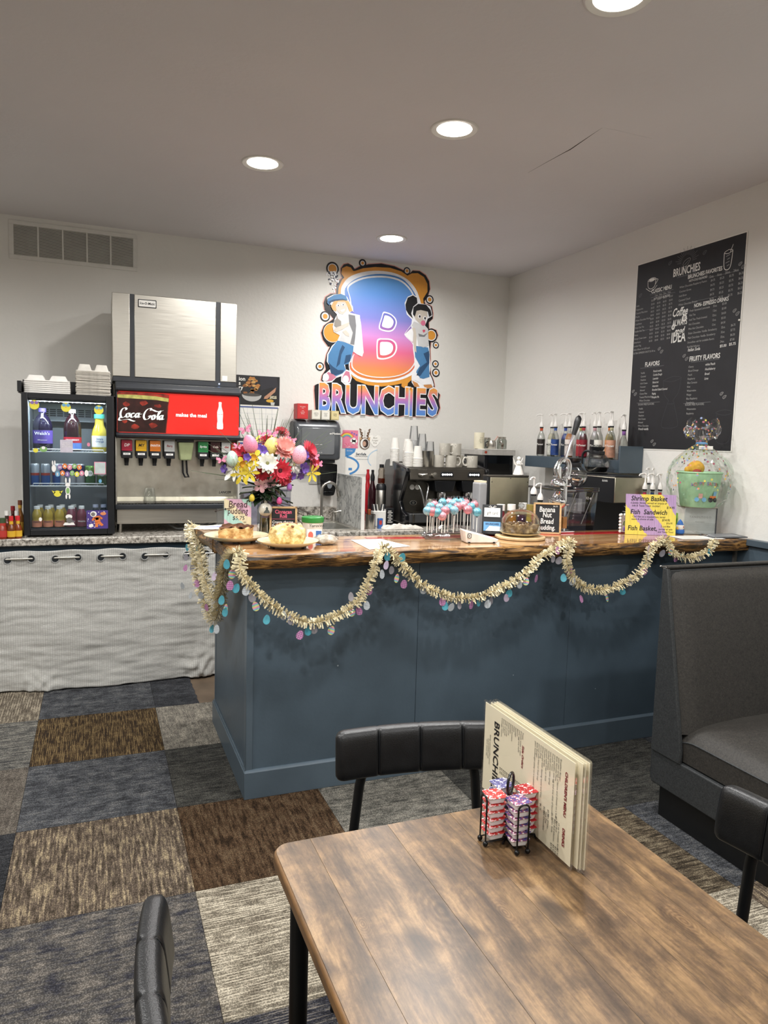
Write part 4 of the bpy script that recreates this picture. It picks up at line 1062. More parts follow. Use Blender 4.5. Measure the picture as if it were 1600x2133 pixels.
prof_x(MB(), [(DY + .07, 1.115), (DY + .165, 1.135), (DY + .165, 1.12), (DY + .07, 1.10)], DX0, DX1).build('splash_lip', M_STD, sd)
q = MB()
for k in range(38): q.box(DX0 + .01 + k * .0198, DX0 + .0145 + k * .0198, DY + .004, DY + .165, 1.087, 1.096)
q.box(DX0 + .01, DX1 - .01, DY + .03, DY + .036, 1.087, 1.098).box(DX0 + .01, DX1 - .01, DY + .12, DY + .126, 1.087, 1.098)
stuff(q.build('cup_grate', M_BLKPL, sd))
for x in (DX0 + .02, DX1 - .02):
    for y in (DY + .06, DYB - .05): MB().cyl((x, y, .975), (x, y, .914), .017, .013, 14).build('leg', M_STEELV, sd)
# cowl with sign
cw = prof_x(MB(), [(DY + .02, 1.522), (DY - .02, 1.528), (DY - .028, 1.545), (DY - .02, 1.555), (DY - .004, 1.558), (DY - .004, 1.815), (DY - .026, 1.822), (DY - .03, 1.84), (DY - .01, 1.868), (DY + .03, 1.878), (DY + .19, 1.878), (DY + .19, 1.522)], DX0 - .002, DX1 + .012)
cw.build('cowl', M_GREYPL, sd, bev=.006, seg=3)
M_SIGN = mat('sign_red', '#d4241c', .18, var=.05, scale=3, emit='#d4241c', es=.45, coat=.4)
SGx0, SGx1, SGz0, SGz1 = DX0 + .010, DX1 + .002, 1.558, 1.815
sgm = MB().prism(rrect(SGx0 - .502, SGx1 - .502, SGz0 - 1.6865, SGz1 - 1.6865, .012), -.002, .002).build('sign_panel', M_SIGN, sd, (.502, DY - .0065, 1.6865), WB)
lab(sgm, 'red backlit sign with white script lettering')
M_COLA = mat('print_cola', '#2c100c', .3, var=.5, scale=14, emit='#3a120c', es=.25); M_FOAMP = mat('print_foam', '#a8a35a', .3, var=.2, scale=40, emit='#a8a35a', es=.3)
M_SIGNW = mat('sign_white', '#eef4ee', .3, var=.01, emit='#eef4ee', es=.55)
M_COLA2 = mat('print_cola_red', '#8c2a1c', .3, var=.6, scale=18, emit='#8c2a1c', es=.25)
def sg_(nm, m_, pts, lv): return flat(nm, m_, sgm, pts, .002 + .0006 * lv)
# glass of cola on the left
sg_('glass_print', M_COLA2, [(-.380, -.126), (-.08, -.126), (-.064, .05), (-.062, .118), (-.10, .124), (-.372, .126)], 1)
sg_('cola_print', M_COLA, [(-.374, -.124), (-.085, -.124), (-.072, .02), (-.068, .075), (-.14, .085), (-.26, .088), (-.372, .09)], 2)
sg_('foam_print', M_FOAMP, [(-.374, .088), (-.26, .086), (-.14, .083), (-.066, .074), (-.064, .096), (-.14, .106), (-.26, .110), (-.374, .108)], 3)
for cx_, cy_, r_ in ((-.27, -.09, .03), (-.16, -.08, .032), (-.32, .05, .026), (-.22, .06, .03), (-.13, .045, .026), (-.33, -.06, .02)):
    sg_('ice_print', M_COLA2, [(cx_ + random.uniform(.6, 1) * r_ * a, cy_ + random.uniform(.5, 1) * r_ * .7 * b_) for a, b_ in disc(0, 0, 1, 1, 7)], 3)
# script word, drawn with a broad pen
def script(strokes, ox, oy, s, w, parent, m_, z, nib=.75, name='script_lettering'):
    q = MB()
    for stq in strokes:
        P = spline([(a * s + ox, b_ * s + oy, 0) for a, b_ in stq], 7)
        q.ribbon(P, w, z, nib=nib)
    return q.build(name, m_, parent, smooth=0)
CC = [ # C o c a - C o l a
 [(1.25, 1.75), (1.5, 1.95), (1.35, 2.25), (.9, 2.2), (.45, 1.6), (.3, .8), (.5, .25), (.95, .25), (1.3, .6)],
 [(.42, .5), (.1, .1), (.0, -.25), (.35, -.38), (1.1, -.2), (1.9, -.1), (2.5, -.35), (3.1, -.5)],
 [(2.0, 1.2), (1.65, 1.15), (1.45, .75), (1.55, .35), (1.85, .3), (2.1, .7), (2.05, 1.15), (2.2, 1.2)],
 [(3.0, 1.1), (2.75, 1.25), (2.45, .95), (2.4, .5), (2.6, .28), (2.95, .5), (3.2, .75)],
 [(3.95, 1.15), (3.6, 1.25), (3.3, .85), (3.35, .4), (3.6, .35), (3.9, .85)], [(4.05, 1.3), (3.88, .75), (3.95, .35), (4.25, .5)],
 [(4.15, 1.02), (4.55, 1.08)],
 [(6.35, 1.9), (6.5, 2.15), (6.3, 2.35), (5.8, 2.2), (5.2, 1.5), (4.95, .6), (5.2, .0), (5.75, .05), (6.25, .6), (6.2, .85), (5.95, .6)],
 [(6.3, 2.1), (6.9, 2.0), (7.5, 1.75), (8.3, 1.75), (8.9, 2.0)],
 [(7.15, .95), (6.8, .95), (6.6, .5), (6.7, .05), (7.0, .05), (7.2, .45), (7.15, .9), (7.35, .95)],
 [(7.55, .6), (8.1, 1.3), (8.35, 1.8), (8.2, 1.85), (7.9, 1.2), (7.75, .4), (7.85, .05), (8.1, .25)],
 [(8.75, .9), (8.4, .95), (8.15, .55), (8.2, .1), (8.45, .05), (8.7, .55)], [(8.85, 1.0), (8.7, .45), (8.75, .05), (9.05, .2)]]
script(CC, -.366, -.042, .0300, .0125, sgm, M_SIGNW, .0046, nib=.35)
txt('makes the meal', .034, M_SIGNW, sgm, (.078, -.006, .0036), bold=.0009, sx=.92)
BP = [(0, -.088), (.016, -.088), (.020, -.08), (.0195, -.055), (.0165, -.035), (.0185, .0), (.0185, .025), (.012, .048), (.0085, .062), (.0085, .078), (.0095, .084), (.008, .09), (0, .09)]
sg_('bottle_print', M_SIGNW, [(.262 + a, b_ - .002) for a, b_ in BP] + [(.262 - a, b_ - .002) for a, b_ in BP[::-1]], 2)
script(CC, .247, .005, .0034, .0016, sgm, M_SIGN, .0046, nib=.35)
# valves
VL = [('#a8203a', 'DP', '#f2e8e6', 'dark red'), ('#e8b320', 'MY', '#201a10', 'yellow'), ('#e2802a', 'FANTA', '#ffffff', 'orange'), ('#b9bab8', 'Barq', '#7c2a2a', 'silver'), ('#2f8a4c', 'Sprite', '#f2f6f0', 'green'), ('#3b1216', 'Cola', '#e9d8d0', 'dark'), ('#d8d8d4', 'diet', '#b03030', 'white'), ('#d8402a', 'soda', '#f6efe8', 'red orange')]
VXs = [.183, .271, .357, .446, .662, .742, .815, .872]
def valve(k, x):
    col, word, ink, nm = VL[k]
    vb = MB().box(x - .034, x + .034, DY + .04, DY + .165, 1.405, 1.512).box(x - .034, x + .034, DY + .03, DY + .05, 1.395, 1.44).build('valve', M_BLKPL, sd, bev=.003)
    lab(vb, nm + ' drink valve of the soda fountain')
    MB().box(x - .033, x + .033, DY + .034, DY + .041, 1.441, 1.511).build('flavour_label', mat('valve_' + nm.replace(' ', '_'), col, .3, var=.06), vb, bev=.002)
    txt(word, .019 if len(word) > 3 else .026, mat('valve_ink%d' % k, ink, .4), vb, (x, DY + .0335, 1.478), WB, bold=.0006, shear=.15)
    MB().box(x - .022, x + .022, DY + .0285, DY + .031, 1.416, 1.429).build('push_label', W_, vb); txt('PUSH', .010, M_INK, vb, (x, DY + .028, 1.422), WB)
    MB().cyl((x, DY + .09, 1.405), (x, DY + .09, 1.365), .017, .013, 14).build('nozzle', M_BLKPL, vb)
    MB().box(x - .012, x + .012, DY + .095, DY + .103, 1.345, 1.40).build('lever', M_BLKPL, vb, bev=.002)
for k in range(8): valve(k, VXs[k])
M_CHUTE = mat('ice_chute_plastic', '#cdd8a4', .35, var=.05, trans=.3)
ch = MB().hexa([(.515, DY + .06, 1.385), (.590, DY + .06, 1.385), (.590, DY + .165, 1.385), (.515, DY + .165, 1.385)], [(.503, DY + .03, 1.505), (.602, DY + .03, 1.505), (.602, DY + .165, 1.505), (.503, DY + .165, 1.505)]).build('ice_chute', M_CHUTE, sd, bev=.008, seg=3)
MB().tube([(.535, DY + .10, 1.39), (.540, DY + .11, 1.30), (.548, DY + .07, 1.275), (.572, DY + .07, 1.275), (.566, DY + .11, 1.30), (.560, DY + .10, 1.39)], .006, 8).build('lever', M_BLKPL, ch)
MB().box(.49, .60, DY + .02, DY + .12, 1.508, 1.523).build('chute_cover', M_BLKPL, ch)
txt('LANCER', .022, M_INK, sd, (.826, DY + .1645, 1.165), WB, shear=.3, bold=.0006)
cup = MB().lathe([(.043, .002), (.0405, .035), (.031, .098), (.029, .10), (.0001, .10)], 24, cap=False).build('clear_cup', glass('clear_cup', '#f2f4f4', .9, .05), None, (.325, 4.985, 1.0985)); tag(cup, 'clear plastic cup upside down on the soda fountain tray', 'cup')
# hoses in the dark gap below the dispenser
for k, (x0, x1) in enumerate(((.42, .60), (.47, .68), (.52, .74))):
    o = MB().tube(spline([(x0, 5.10 + k * .04, .966), (x0 + .05, 5.03 + k * .04, .94), ((x0 + x1) / 2, 5.0 + k * .04, .926), (x1, 5.02 + k * .04, .935), (x1 + .04, 5.03 + k * .04, .960)], 6), .007, 8).build('drain_hose', mat('hose_grey', '#77797a', .5), None)
    tag(o, ('front', 'middle', 'rear')[k] + ' grey drain hose under the soda fountain', 'hose', 'hoses under the soda fountain')

# ------------------------------------------------------------------ ice machine
im = thing('ice_machine', 'large stainless ice machine standing on top of the soda fountain', 'ice machine', (.488, 4.95, 1.88))
q = MB().at(T(-.488, -4.95, -1.88))
MB().at(T(-.488, -4.95, -1.88)).box(.104, .876, 4.962, 5.44, 1.905, 2.428).build('cabinet', M_STEEL2, im, bev=.003)
for x0, x1, nm, m_ in ((.102, .207, 'side_panel', M_STEEL), (.234, .742, 'front_panel', M_STEEL), (.772, .879, 'side_panel', M_STEEL)):
    MB().at(T(-.488, -4.95, -1.88)).box(x0, x1, 4.946, 4.962, 1.912, 2.428).build(nm, m_, im, bev=.003)
for x0, x1 in ((.208, .233), (.743, .771)):
    MB().at(T(-.488, -4.95, -1.88)).box(x0, x1, 4.951, 4.964, 1.905, 2.428).build('black_strip', M_GREYPL, im)
MB().at(T(-.488, -4.95, -1.88)).box(.102, .880, 4.95, 5.44, 1.880, 1.911).build('base', M_GREYPL, im, bev=.002)
bg = MB().at(T(-.488, -4.95, -1.88) @ T(.312, 4.946, 2.375, rx=PI / 2)).prism(rrect(-.056, .056, -.025, .025, .004), 0, .003).build('badge', M_BLKPL, im)
MB().at(T(-.488, -4.95, -1.88) @ T(.312, 4.943, 2.375, rx=PI / 2)).prism(rrect(-.051, .051, -.020, .020, .003), 0, .001).build('badge_face', M_WHITE, bg)
txt('Ice-O-Matic', .021, M_INK, bg, (.312 - .488, 4.9415 - 4.95, 2.375 - 1.88), WB, bold=.0005, shear=.15, sx=.9)
MB().at(T(-.488, -4.95, -1.88)).box(.785, .819, 4.9445, 4.9462, 1.918, 1.952).build('rating_sticker', M_PAPER, im)
MB().at(T(-.488, -4.95, -1.88)).ball((.766, 4.949, 1.897), .004, nu=8, nv=6).build('status_light', emis('blue_led', '#8fb8ff', 12.0), im)

# ------------------------------------------------------------------ hot sauces left of the fridge
SAU = [((-0.519, 4.765, 0.914), 1.0, '#8c2f1c', '#38492c', '#b5342c', 'chunky red salsa bottle with dark green cap at the left edge'),
       ((-0.470, 4.756, 0.914), .95, '#6b3410', '#c8252a', '#d7a92c', 'hot sauce bottle with red cap, half empty, left of its twin'),
       ((-0.436, 4.771, 0.914), .95, '#7a3410', '#c8252a', '#d7a92c', 'full hot sauce bottle with red cap beside the fridge'),
       ((-0.504, 4.870, 0.914), 1.12, '#5d2a1c', '#e8e6e2', '#3a2a22', 'white-capped sauce bottle behind the salsa bottle'),
       ((-0.449, 4.860, 0.914), 1.12, '#6b2c1a', '#e8e6e2', '#a83a22', 'white-capped sauce bottle behind the full hot sauce'),
       ((-0.479, 4.955, 0.914), 1.30, '#4a201a', '#8e1f26', '#5a2a24', 'dark sauce bottle with maroon cap in the back row'),
       ((-0.436, 4.925, 0.914), 1.62, '#8a5a2c', '#6b3a20', '#c89a3a', 'tall amber sauce bottle with wooden cap next to the fridge')]
for k, (p_, hs, bc_, cc_, lc_, lb) in enumerate(SAU):
    pr2 = [(.0195, 0), (.022, .005), (.022, .062 * hs), (.018, .076 * hs), (.0095, .094 * hs), (.0095, .118 * hs)] if k else [(.028, 0), (.031, .006), (.031, .05), (.024, .07), (.018, .085), (.019, .10)]
    h_ = pr2[-1][1]; rc = .0125 if k else .021
    bottle('sauce_bottle', lb, 'bottle', p_, pr2, JU('sauce%d' % k, bc_), [(rc, h_ - .006), (rc * .95, h_ + .022), (.0001, h_ + .022)], fm('cap_sauce%d' % k, cc_), [(.012, .05 * hs, .0222 if k else .0312, fm('label_sauce%d' % k, lc_)), (h_ - .026, h_ - .006, .0102 if k else .0196, fm('label_sauce%d' % k, lc_))], 'sauces beside the fridge', n=16)
wo = thing('wall_outlet', 'white wall outlet plate behind the sauce bottles', 'outlet', (-.44, YB, 1.12), WB)
MB().prism(rrect(-.04, .04, -.06, .06, .004), 0, .006).build('plate', M_WHITE, wo, bev=.001)
for s in (-1, 1): MB().prism(rrect(-.016, .016, s * .024 - .014, s * .024 + .014, .006), .006, .008).build('socket', M_WHITE, wo)

# ------------------------------------------------------------------ things on the back wall
ca = thing('wall_calendar', 'wall calendar with a black food photo above a white date grid', 'calendar', (1.145, YB, 1.906), WB)
q0 = MB().box(-.175, .175, -.11, .11, .001, .0025).build('picture_page', mat('calendar_black', '#17171a', .4, var=.1), ca)
CW = fm('cal_white', '#efece6')
txt('ion\ns\nry', .040, CW, q0, (-.140, .100, .0036), align='LEFT', bold=.0009, lead=.8)
txt('2025', .028, fm('cal_cream', '#e8e2c0'), q0, (.125, -.048, .0036), bold=.0009)
for k in range(26):
    t_ = random.random(); x = -.075 + .10 * t_ * .6 + random.uniform(-.02, .03); y = -.03 + .125 * random.random()
    flat('food_print', fm('food%d' % (k % 3), ('#b5793a', '#8a5526', '#c99a58')[k % 3]), q0, [(x + a * random.uniform(.7, 1.2), y + b_ * random.uniform(.6, 1.1)) for a, b_ in disc(0, 0, .017, .012, 8)], .0034 + .0003 * (k % 4))
flat('bowl_print', fm('bowl_steel', '#b9b9b6'), q0, [(-.115, -.035)] + arc(-.04, -.035, .075, .05, 180, 360, 12), .0046)
flat('bowl_rim_print', fm('bowl_dark', '#4a4844'), q0, disc(-.04, -.035, .068, .012, 20), .0049)
flat('arm_print', fm('arm_skin', '#b98a6c'), q0, [(.05, -.052), (.118, .005), (.148, .03), (.140, -.005), (.08, -.06), (.045, -.062)], .0040)
flat('glove_print', M_INK, q0, disc(.035, -.05, .022, .018, 12), .0044)
flat('shirt_print', fm('shirt_dark', '#2a2930'), q0, [(.02, .11), (.15, .11), (.165, .03), (.145, .0), (.12, .03), (.03, .0)], .0033)
flat('snack_print', fm('snack_yellow', '#d9aa3c'), q0, disc(.10, -.075, .03, .012, 12), .0036); flat('snack_cup_print', fm('cup_pale', '#c9cbc4'), q0, [(.105, -.085), (.138, -.085), (.134, -.108), (.109, -.108)], .0038)
pg = MB().box(-.172, .172, -.345, -.112, .0005, .002).build('date_page', M_PAPER, ca)
CL = fm('cal_line', '#9aa0ac')
q = MB()
for k in range(8): q.box(-.165 + k * .047, -.164 + k * .047, -.335, -.135, .002, .0024)
for k in range(6): q.box(-.165, .165, -.335 + k * .04, -.334 + k * .04, .002, .0024)
q.build('grid_lines', CL, pg, smooth=0)
MB().box(-.165, .165, -.132, -.122, .002, .0026).build('header_band', fm('cal_blue', '#4a5c94'), pg)
q = MB()
for k in range(26): q.tube([(-.16 + k * .0128, -.108, .001), (-.16 + k * .0128, -.112, .005), (-.16 + k * .0128, -.116, .001)], .0008, 4)
stuff(q.build('spiral_binding', M_STEELV, ca))
c2 = thing('wall_planner', 'white paper planner sheet hanging behind the flowers', 'planner', (1.14, YB, 1.36), WB)
pg = MB().box(-.17, .17, -.16, .16, .0005, .002).build('sheet', M_PAPER, c2)
q = MB()
for k in range(8): q.box(-.165 + k * .047, -.164 + k * .047, -.15, .13, .002, .0024)
for k in range(8): q.box(-.165, .165, -.15 + k * .04, -.149 + k * .04, .002, .0024)
q.build('grid_lines', CL, pg, smooth=0)
MB().box(-.165, .165, .135, .15, .002, .0026).build('header_band', fm('cal_blue', '#4a5c94'), pg)
MB().box(-.17, .17, .162, .185, .0005, .006).build('clip_strip', M_GREYPL, c2)

pt = thing('paper_towel_dispenser', 'dark grey automatic paper towel dispenser on the back wall', 'dispenser', (1.583, YB, 1.54), WB)
def smoke():
    return mat('smoked_plastic', '#4d5054', .22, var=.05, scale=6, coat=.4)
bodyp = rrect(-.184, .184, -.150, .158, .05, 6)
MB().prism(rrect(-.178, .178, -.145, .150, .03, 6), 0, .12).build('housing', mat('towel_housing', '#3a3c3f', .4, var=.05), pt, bev=.004)
def cow(u, v):
    x = -.184 + .368 * u; a = v
    prof = spline([(-.150, .03, 0), (-.148, .17, 0), (-.10, .192, 0), (.03, .196, 0), (.11, .178, 0), (.152, .12, 0), (.160, .03, 0)], 5)
    k = a * (len(prof) - 1); i = int(min(k, len(prof) - 2)); p = prof[i].lerp(prof[i + 1], k - i)
    e = min(1, u / .06, (1 - u) / .06); s = 1 - .12 * (1 - math.sin(e * PI / 2))
    return (x * (1 if e >= 1 else 1), p.x * (1 - .04 * (1 - e)), p.y * s)
MB().grid(cow, 40, 31).build('cover', smoke(), pt, smooth=70)
MB().prism(rrect(-.135, .128, -.108, .095, .015), .188, .1985).build('window', mat('smoked_window', '#6a6d70', .15, var=.08, scale=3, coat=.5), pt, bev=.003)
for s in (-1, 1): MB().prism([(s * .184 - .002, -.13), (s * .184 + .002, -.13), (s * .184 + .002, .10), (s * .184 - .002, .10)], .02, .16).build('side_cap', M_GREYPL, pt)
txt('enMotion', .022, CW, pt, (.128, .055, .2005), bold=.0005, shear=.1); txt('Georgia-Pacific', .0095, CW, pt, (.0, -.03, .2005)); txt('hands free  24', .010, CW, pt, (.0, -.092, .2005))
MB().box(-.15, .15, -.172, -.148, .04, .15).build('towel_slot', M_BLKPL, pt, bev=.004)
# tea boxes on the dispenser
TBX = [((1.461, 5.450, 1.702), .084, .115, .11, '#c3282c', 'tall red tea box on the paper towel dispenser'), ((1.567, 5.450, 1.706), .068, .072, .11, '#d9d4c4', 'white tea box beside the red one'), ((1.643, 5.450, 1.707), .066, .072, .11, '#d5d2c6', 'second white tea box, next to the cream one'), ((1.719, 5.450, 1.708), .062, .070, .11, '#cfbf8a', 'cream tea box at the right end of the row')]
for k, (p_, w_, h_, d_, col, lb) in enumerate(TBX):
    t_ = thing('tea_box', lb, 'box', (p_[0], 5.445, 1.7), group='tea boxes on the paper towel dispenser')
    MB().box(-w_ / 2, w_ / 2, -d_ / 2, d_ / 2, 0, h_).build('carton', mat('tea_carton%d' % k, col, .5, var=.06), t_, bev=.001)
    lbm = mat('tea_label%d' % k, ('#c83434', '#e6e2d6', '#e6e3d8', '#dccd9a')[k], .5, var=.02)
    pnl = MB().box(-w_ * .42, w_ * .42, -d_ / 2 - .0008, -d_ / 2, .006, h_ - .008).build('label', lbm, t_)
    txt(('hot cocoa\nmix\n\nrich\nsmooth\nclassic', 'herbal tea\ncaffeine free\n20 bags\nnet wt', 'green tea\ndecaf\n20 bags\nnet wt', 'earl grey\nblack tea\n20 bags')[k], .0105 if k == 0 else .008, CW if k == 0 else M_INK, t_, (0, -d_ / 2 - .0014, h_ - .018), WB)
so = thing('soap_dispenser', 'black wall-mounted soap dispenser above the faucet', 'dispenser', (1.700, YB, 1.23), WB)
MB().prism(spline([(-.068, .125), (.055, .130), (.070, .105), (.066, -.02), (.052, -.105), (.036, -.122), (-.034, -.122), (-.052, -.105), (-.068, -.02)], 4, True) and [(p.x, p.y) for p in spline([(-.060, .125, 0), (.055, .128, 0), (.070, .100, 0), (.066, -.02, 0), (.052, -.105, 0), (.030, -.122, 0), (-.030, -.122, 0), (-.050, -.105, 0), (-.066, -.02, 0), (-.070, .100, 0)], 4, True)][::-1], 0, .095).build('housing', mat('soap_black', '#0c0d0f', .18, var=.05, coat=.4), so, bev=.012, seg=3)
MB().prism(disc(.01, -.035, .021, .032, 20), .095, .099).build('level_window', mat('soap_window', '#8e9398', .3), so, bev=.002)
MB().prism(rrect(-.045, .045, -.118, -.085, .014), .095, .103).build('push_bar', mat('soap_black', '#0c0d0f'), so, bev=.004)
sw = thing('switch_plate', 'pale switch plate on the wall behind the flowers', 'switch', (1.598, 5.555, 1.244), WB)
MB().prism(rrect(-.035, .035, -.05, .05, .004), 0, .006).build('plate', mat('switch_grey', '#c2c1bb', .4), sw, bev=.001); MB().prism(rrect(-.012, .012, -.022, .022, .002), .006, .010).build('rocker', M_WHITE, sw)
kc = thing('rainbow_card', 'pink greeting card with a rainbow and smiling cloud', 'card', (1.905, YB, 1.556), WB)
kb = MB().box(-.066, .066, -.072, .072, .0005, .0025).build('card', fm('card_pink', '#e2829c'), kc)
for k, col in enumerate(('#e05a6a', '#eaa24a', '#e8d45a', '#7ab87a', '#6a9ac8')):
    q = MB(); r_ = .062 - .007 * k; P = arc(-.028, -.002, r_, r_ * .9, 25, 150, 14); q.ribbon(P, .007, .0031 + k * .0001); q.build('rainbow_band', fm('rb%d' % k, col), kb, smooth=0)
for x, y, r_ in ((.012, -.012, .014), (.03, -.004, .017), (.046, -.014, .013), (.03, -.022, .016)): flat('cloud', CW, kb, disc(x, y, r_), .0042)
for x in (.022, .038): flat('cloud_eye', M_INK, kb, disc(x, -.010, .002, None, 8), .0047)
for k in range(16): flat('confetti', CW if k % 2 else fm('conf_red', '#c8405a'), kb, disc(random.uniform(-.06, .06), random.uniform(-.068, -.035), .003, None, 8), .0035)
for k in range(3): flat('heart_print', fm('heart_purple', '#8a6ab0'), kb, disc(.012 + .02 * k, .052 - .008 * k, .008, .008, 10), .0033)
og = thing('photo_ornament', 'reindeer ornament framing a small portrait, with script antlers', 'ornament', (2.028, YB, 1.545), WB)
MB().prism(disc(0, -.02, .043, .047, 28), .001, .006).build('rim', fm('ornament_brown', '#6b4a2a'), og); flat('face_white', CW, og, disc(0, -.020, .038, .042, 28), .0072)
flat('portrait_hair', fm('hair_brown', '#3a2a24'), og, disc(.006, -.02, .026, .034, 20), .0079); flat('portrait_face', fm('face_skin', '#c39a84'), og, disc(-.004, -.022, .015, .021, 16), .0086)
for s in (-1, 1):
    flat('ear', fm('ornament_tan', '#c9a47c'), og, [(s * .02, .016), (s * .046, .036), (s * .044, .004)], .006)
    P = spline([(s * .02, .02, 0), (s * .030, .035, 0), (s * .018, .045, 0), (s * .034, .055, 0), (s * .022, .066, 0), (s * .040, .074, 0), (s * .034, .09, 0), (s * .048, .098, 0)], 5)
    MB().tube([(p.x, p.y, .004) for p in P], .0035, 6).build('antler_script', fm('ornament_brown', '#6b4a2a'), og)
MB().tube([(0, .02, .004), (0, .085, .004)], .001, 5).build('hanger', M_STEELV, og)
ph = thing('paper_heart', 'white paper heart with handwriting pinned to the wall', 'paper heart', (2.118, YB, 1.552), WB)
hp = [(p.x, p.y) for p in spline([(0, -.052, 0), (-.045, -.01, 0), (-.05, .025, 0), (-.025, .042, 0), (0, .024, 0), (.025, .042, 0), (.05, .025, 0), (.045, -.01, 0)], 4, True)]
flat('heart', M_PAPER, ph, hp, .002, .0015); txt('Best\nburger\nRoz', .020, fm('pencil_grey', '#9a958c'), ph, (0, .03, .0026), shear=.2)
cf = thing('certificate', 'white and blue food safety certificate on the back wall', 'certificate', (2.0, YB, 1.378), WB)
cb = MB().box(-.135, .135, -.105, .105, .0005, .002).build('sheet', M_PAPER, cf)
CBL = fm('cert_blue', '#4a8cc8')
flat('corner_print', CBL, cb, [(-.135, .105), (-.045, .105), (-.055, .075), (-.09, .050), (-.135, .035)], .0026)
q = MB(); q.ribbon(arc(-.16, -.035, .14, .075, -62, 75, 16), .016, .0026); q.build('swoosh_print', CBL, cb, smooth=0)
q = MB(); q.ribbon(arc(.22, .02, .16, .09, 120, 215, 14), .008, .0024); q.build('swoosh_print', fm('cert_pale', '#b9d2e6'), cb, smooth=0)
txt('ServSafe', .026, fm('ink_navy', '#2a3a4c'), cb, (.0, .060, .0028), bold=.0007); txt('CERTIFICATION', .0155, fm('ink_navy', '#2a3a4c'), cb, (.002, .042, .0028)); txt('ServSafe', .015, CW, cb, (-.098, .085, .0034)); txt('CERTIFIED FOOD HANDLER', .0085, fm('ink_navy', '#2a3a4c'), cb, (.012, .018, .0028))
MB().box(-.105, -.075, -.072, -.052, .002, .0026).build('badge_print', CBL, cb)

# ------------------------------------------------------------------ small things between sink and espresso machine
ZW = .914
def onw(p): return (p[0], p[1], ZW)
for k, (x, h_, r_, lb) in enumerate(((1.02, .30, .075, 'tall clear plastic canister behind the flower vase'), (1.22, .26, .07, 'shorter clear plastic canister right of the flower vase'))):
    t_ = thing('clear_canister', lb, 'canister', (x, 5.1, ZW), group='clear canisters on the worktop')
    MB().prism(rrect(-r_, r_, -r_, r_, .012), 0, h_).build('box', glass('canister_clear', '#e3e3e8', .7, .10), t_); MB().prism(rrect(-r_ - .004, r_ + .004, -r_ - .004, r_ + .004, .012), h_, h_ + .015).build('lid', glass('canister_lid', '#c9cad6', .8, .2), t_)
    MB().prism(rrect(-r_ + .006, r_ - .006, -r_ + .006, r_ - .006, .01), .004, h_ * .8).build('contents', mat('canister_contents', '#bdbac2', .7, var=.12), t_)
rc = MB().lathe([(.034, 0), (.042, .10), (.044, .102), (.040, .10), (.033, .004), (.0001, .004)], 20, cap=False).build('red_cup', mat('red_cup', '#b8201c', .35, var=.04), None, (1.345, 5.33, .9205)); tag(rc, 'red plastic cup at the back of the sink', 'cup')
tm = thing('steel_tumbler', 'steel tumbler holding kitchen tools at the front of the worktop', 'tumbler', onw((1.845, 4.893, 0.914)))
MB().lathe([(.036, 0), (.037, .002), (.037, .105), (.035, .105), (.034, .006), (.0001, .006)], 24, cap=False).build('cup', M_STEELV, tm)
MB().box(-.024, -.002, -.012, .01, .05, .142).build('brush_block', mat('brush_wood', '#8a4a22', .6, var=.15), tm, bev=.003); MB().tube([(-.02, .01, .09), (-.05, .01, .135)], .003, 6).build('tool_handle', M_BLKPL, tm)
kr = thing('utensil_rack', 'white utensil rack full of knives and straws behind the steel tumbler', 'rack', onw((1.962, 5.023, 0.914)))
MB().prism(rrect(-.055, .045, -.03, .03, .006), .0, .115).build('rack', M_WHITE, kr, bev=.003)
for k in range(7):
    x = -.045 + k * .013
    MB().tube([(x, 0, .10), (x + .012 * (1 if k > 3 else -1), 0, .165)], .004, 6).build('straw' if k % 2 else 'knife_handle', M_WHITE if k % 2 else M_GREYPL, kr)
ct = thing('drink_carton', 'small blue and red patterned carton beside the steel tumbler', 'carton', onw((1.929, 4.938, 0.914)))
ct.location.y -= .05; ct.location.x -= .01
MB().box(-.017, .017, -.015, .015, 0, .075).build('carton', mat('carton_blue', '#3e66a8', .45, var=.1), ct, bev=.002); flat('print', fm('carton_red', '#b8382e'), ct, [(-.012, .03), (.008, .03), (.008, .06), (-.012, .06)], 0).rotation_euler = WB
ct.children[-1].location = (0, -.0158, 0)
wc = MB().lathe([(.018, 0), (.02, .004), (.02, .11), (.016, .118), (.0001, .12)], 18).build('spray_can', mat('can_white', '#d9d7d2', .35, var=.1, scale=12), None, onw((2.033, 5.105, 0.914))); tag(wc, 'slim white can between the utensil rack and the black box', 'can')
bb = thing('black_box', 'narrow black printed box leaning by the espresso machine', 'box', onw((2.074, 5.099, 0.914)))
MB().box(-.030, .030, -.02, .02, 0, .128).build('carton', mat('box_black', '#1b1c1f', .4), bb, bev=.001)
for k in range(8): MB().box(-.02 + (k % 3) * .004, .02 - (k % 2) * .01, -.0206, -.02, .02 + k * .012, .025 + k * .012).build('print_line', CW, bb)
tw = MB()
def towel(u, v):
    x = -.155 + .31 * u; y = -.055 + .11 * v
    e = math.sin(PI * u) ** .35 * math.sin(PI * v) ** .4
    return (x, y, .002 + e * (.030 + .022 * noise.noise(Vector((x * 14, y * 16, 1))) + .012 * noise.noise(Vector((x * 40, y * 30, 5)))))
o = tw.grid(towel, 50, 24).build('folded_towel', mat('towel_cotton', '#d8d2c8', .9, var=.12, scale=22, bump=.3, bscale=250, stretch=(1, 3, 1)), None, onw((2.076, 4.858, 0.914)), smooth=80); tag(o, 'crumpled white kitchen towel on the worktop before the espresso machine', 'towel')
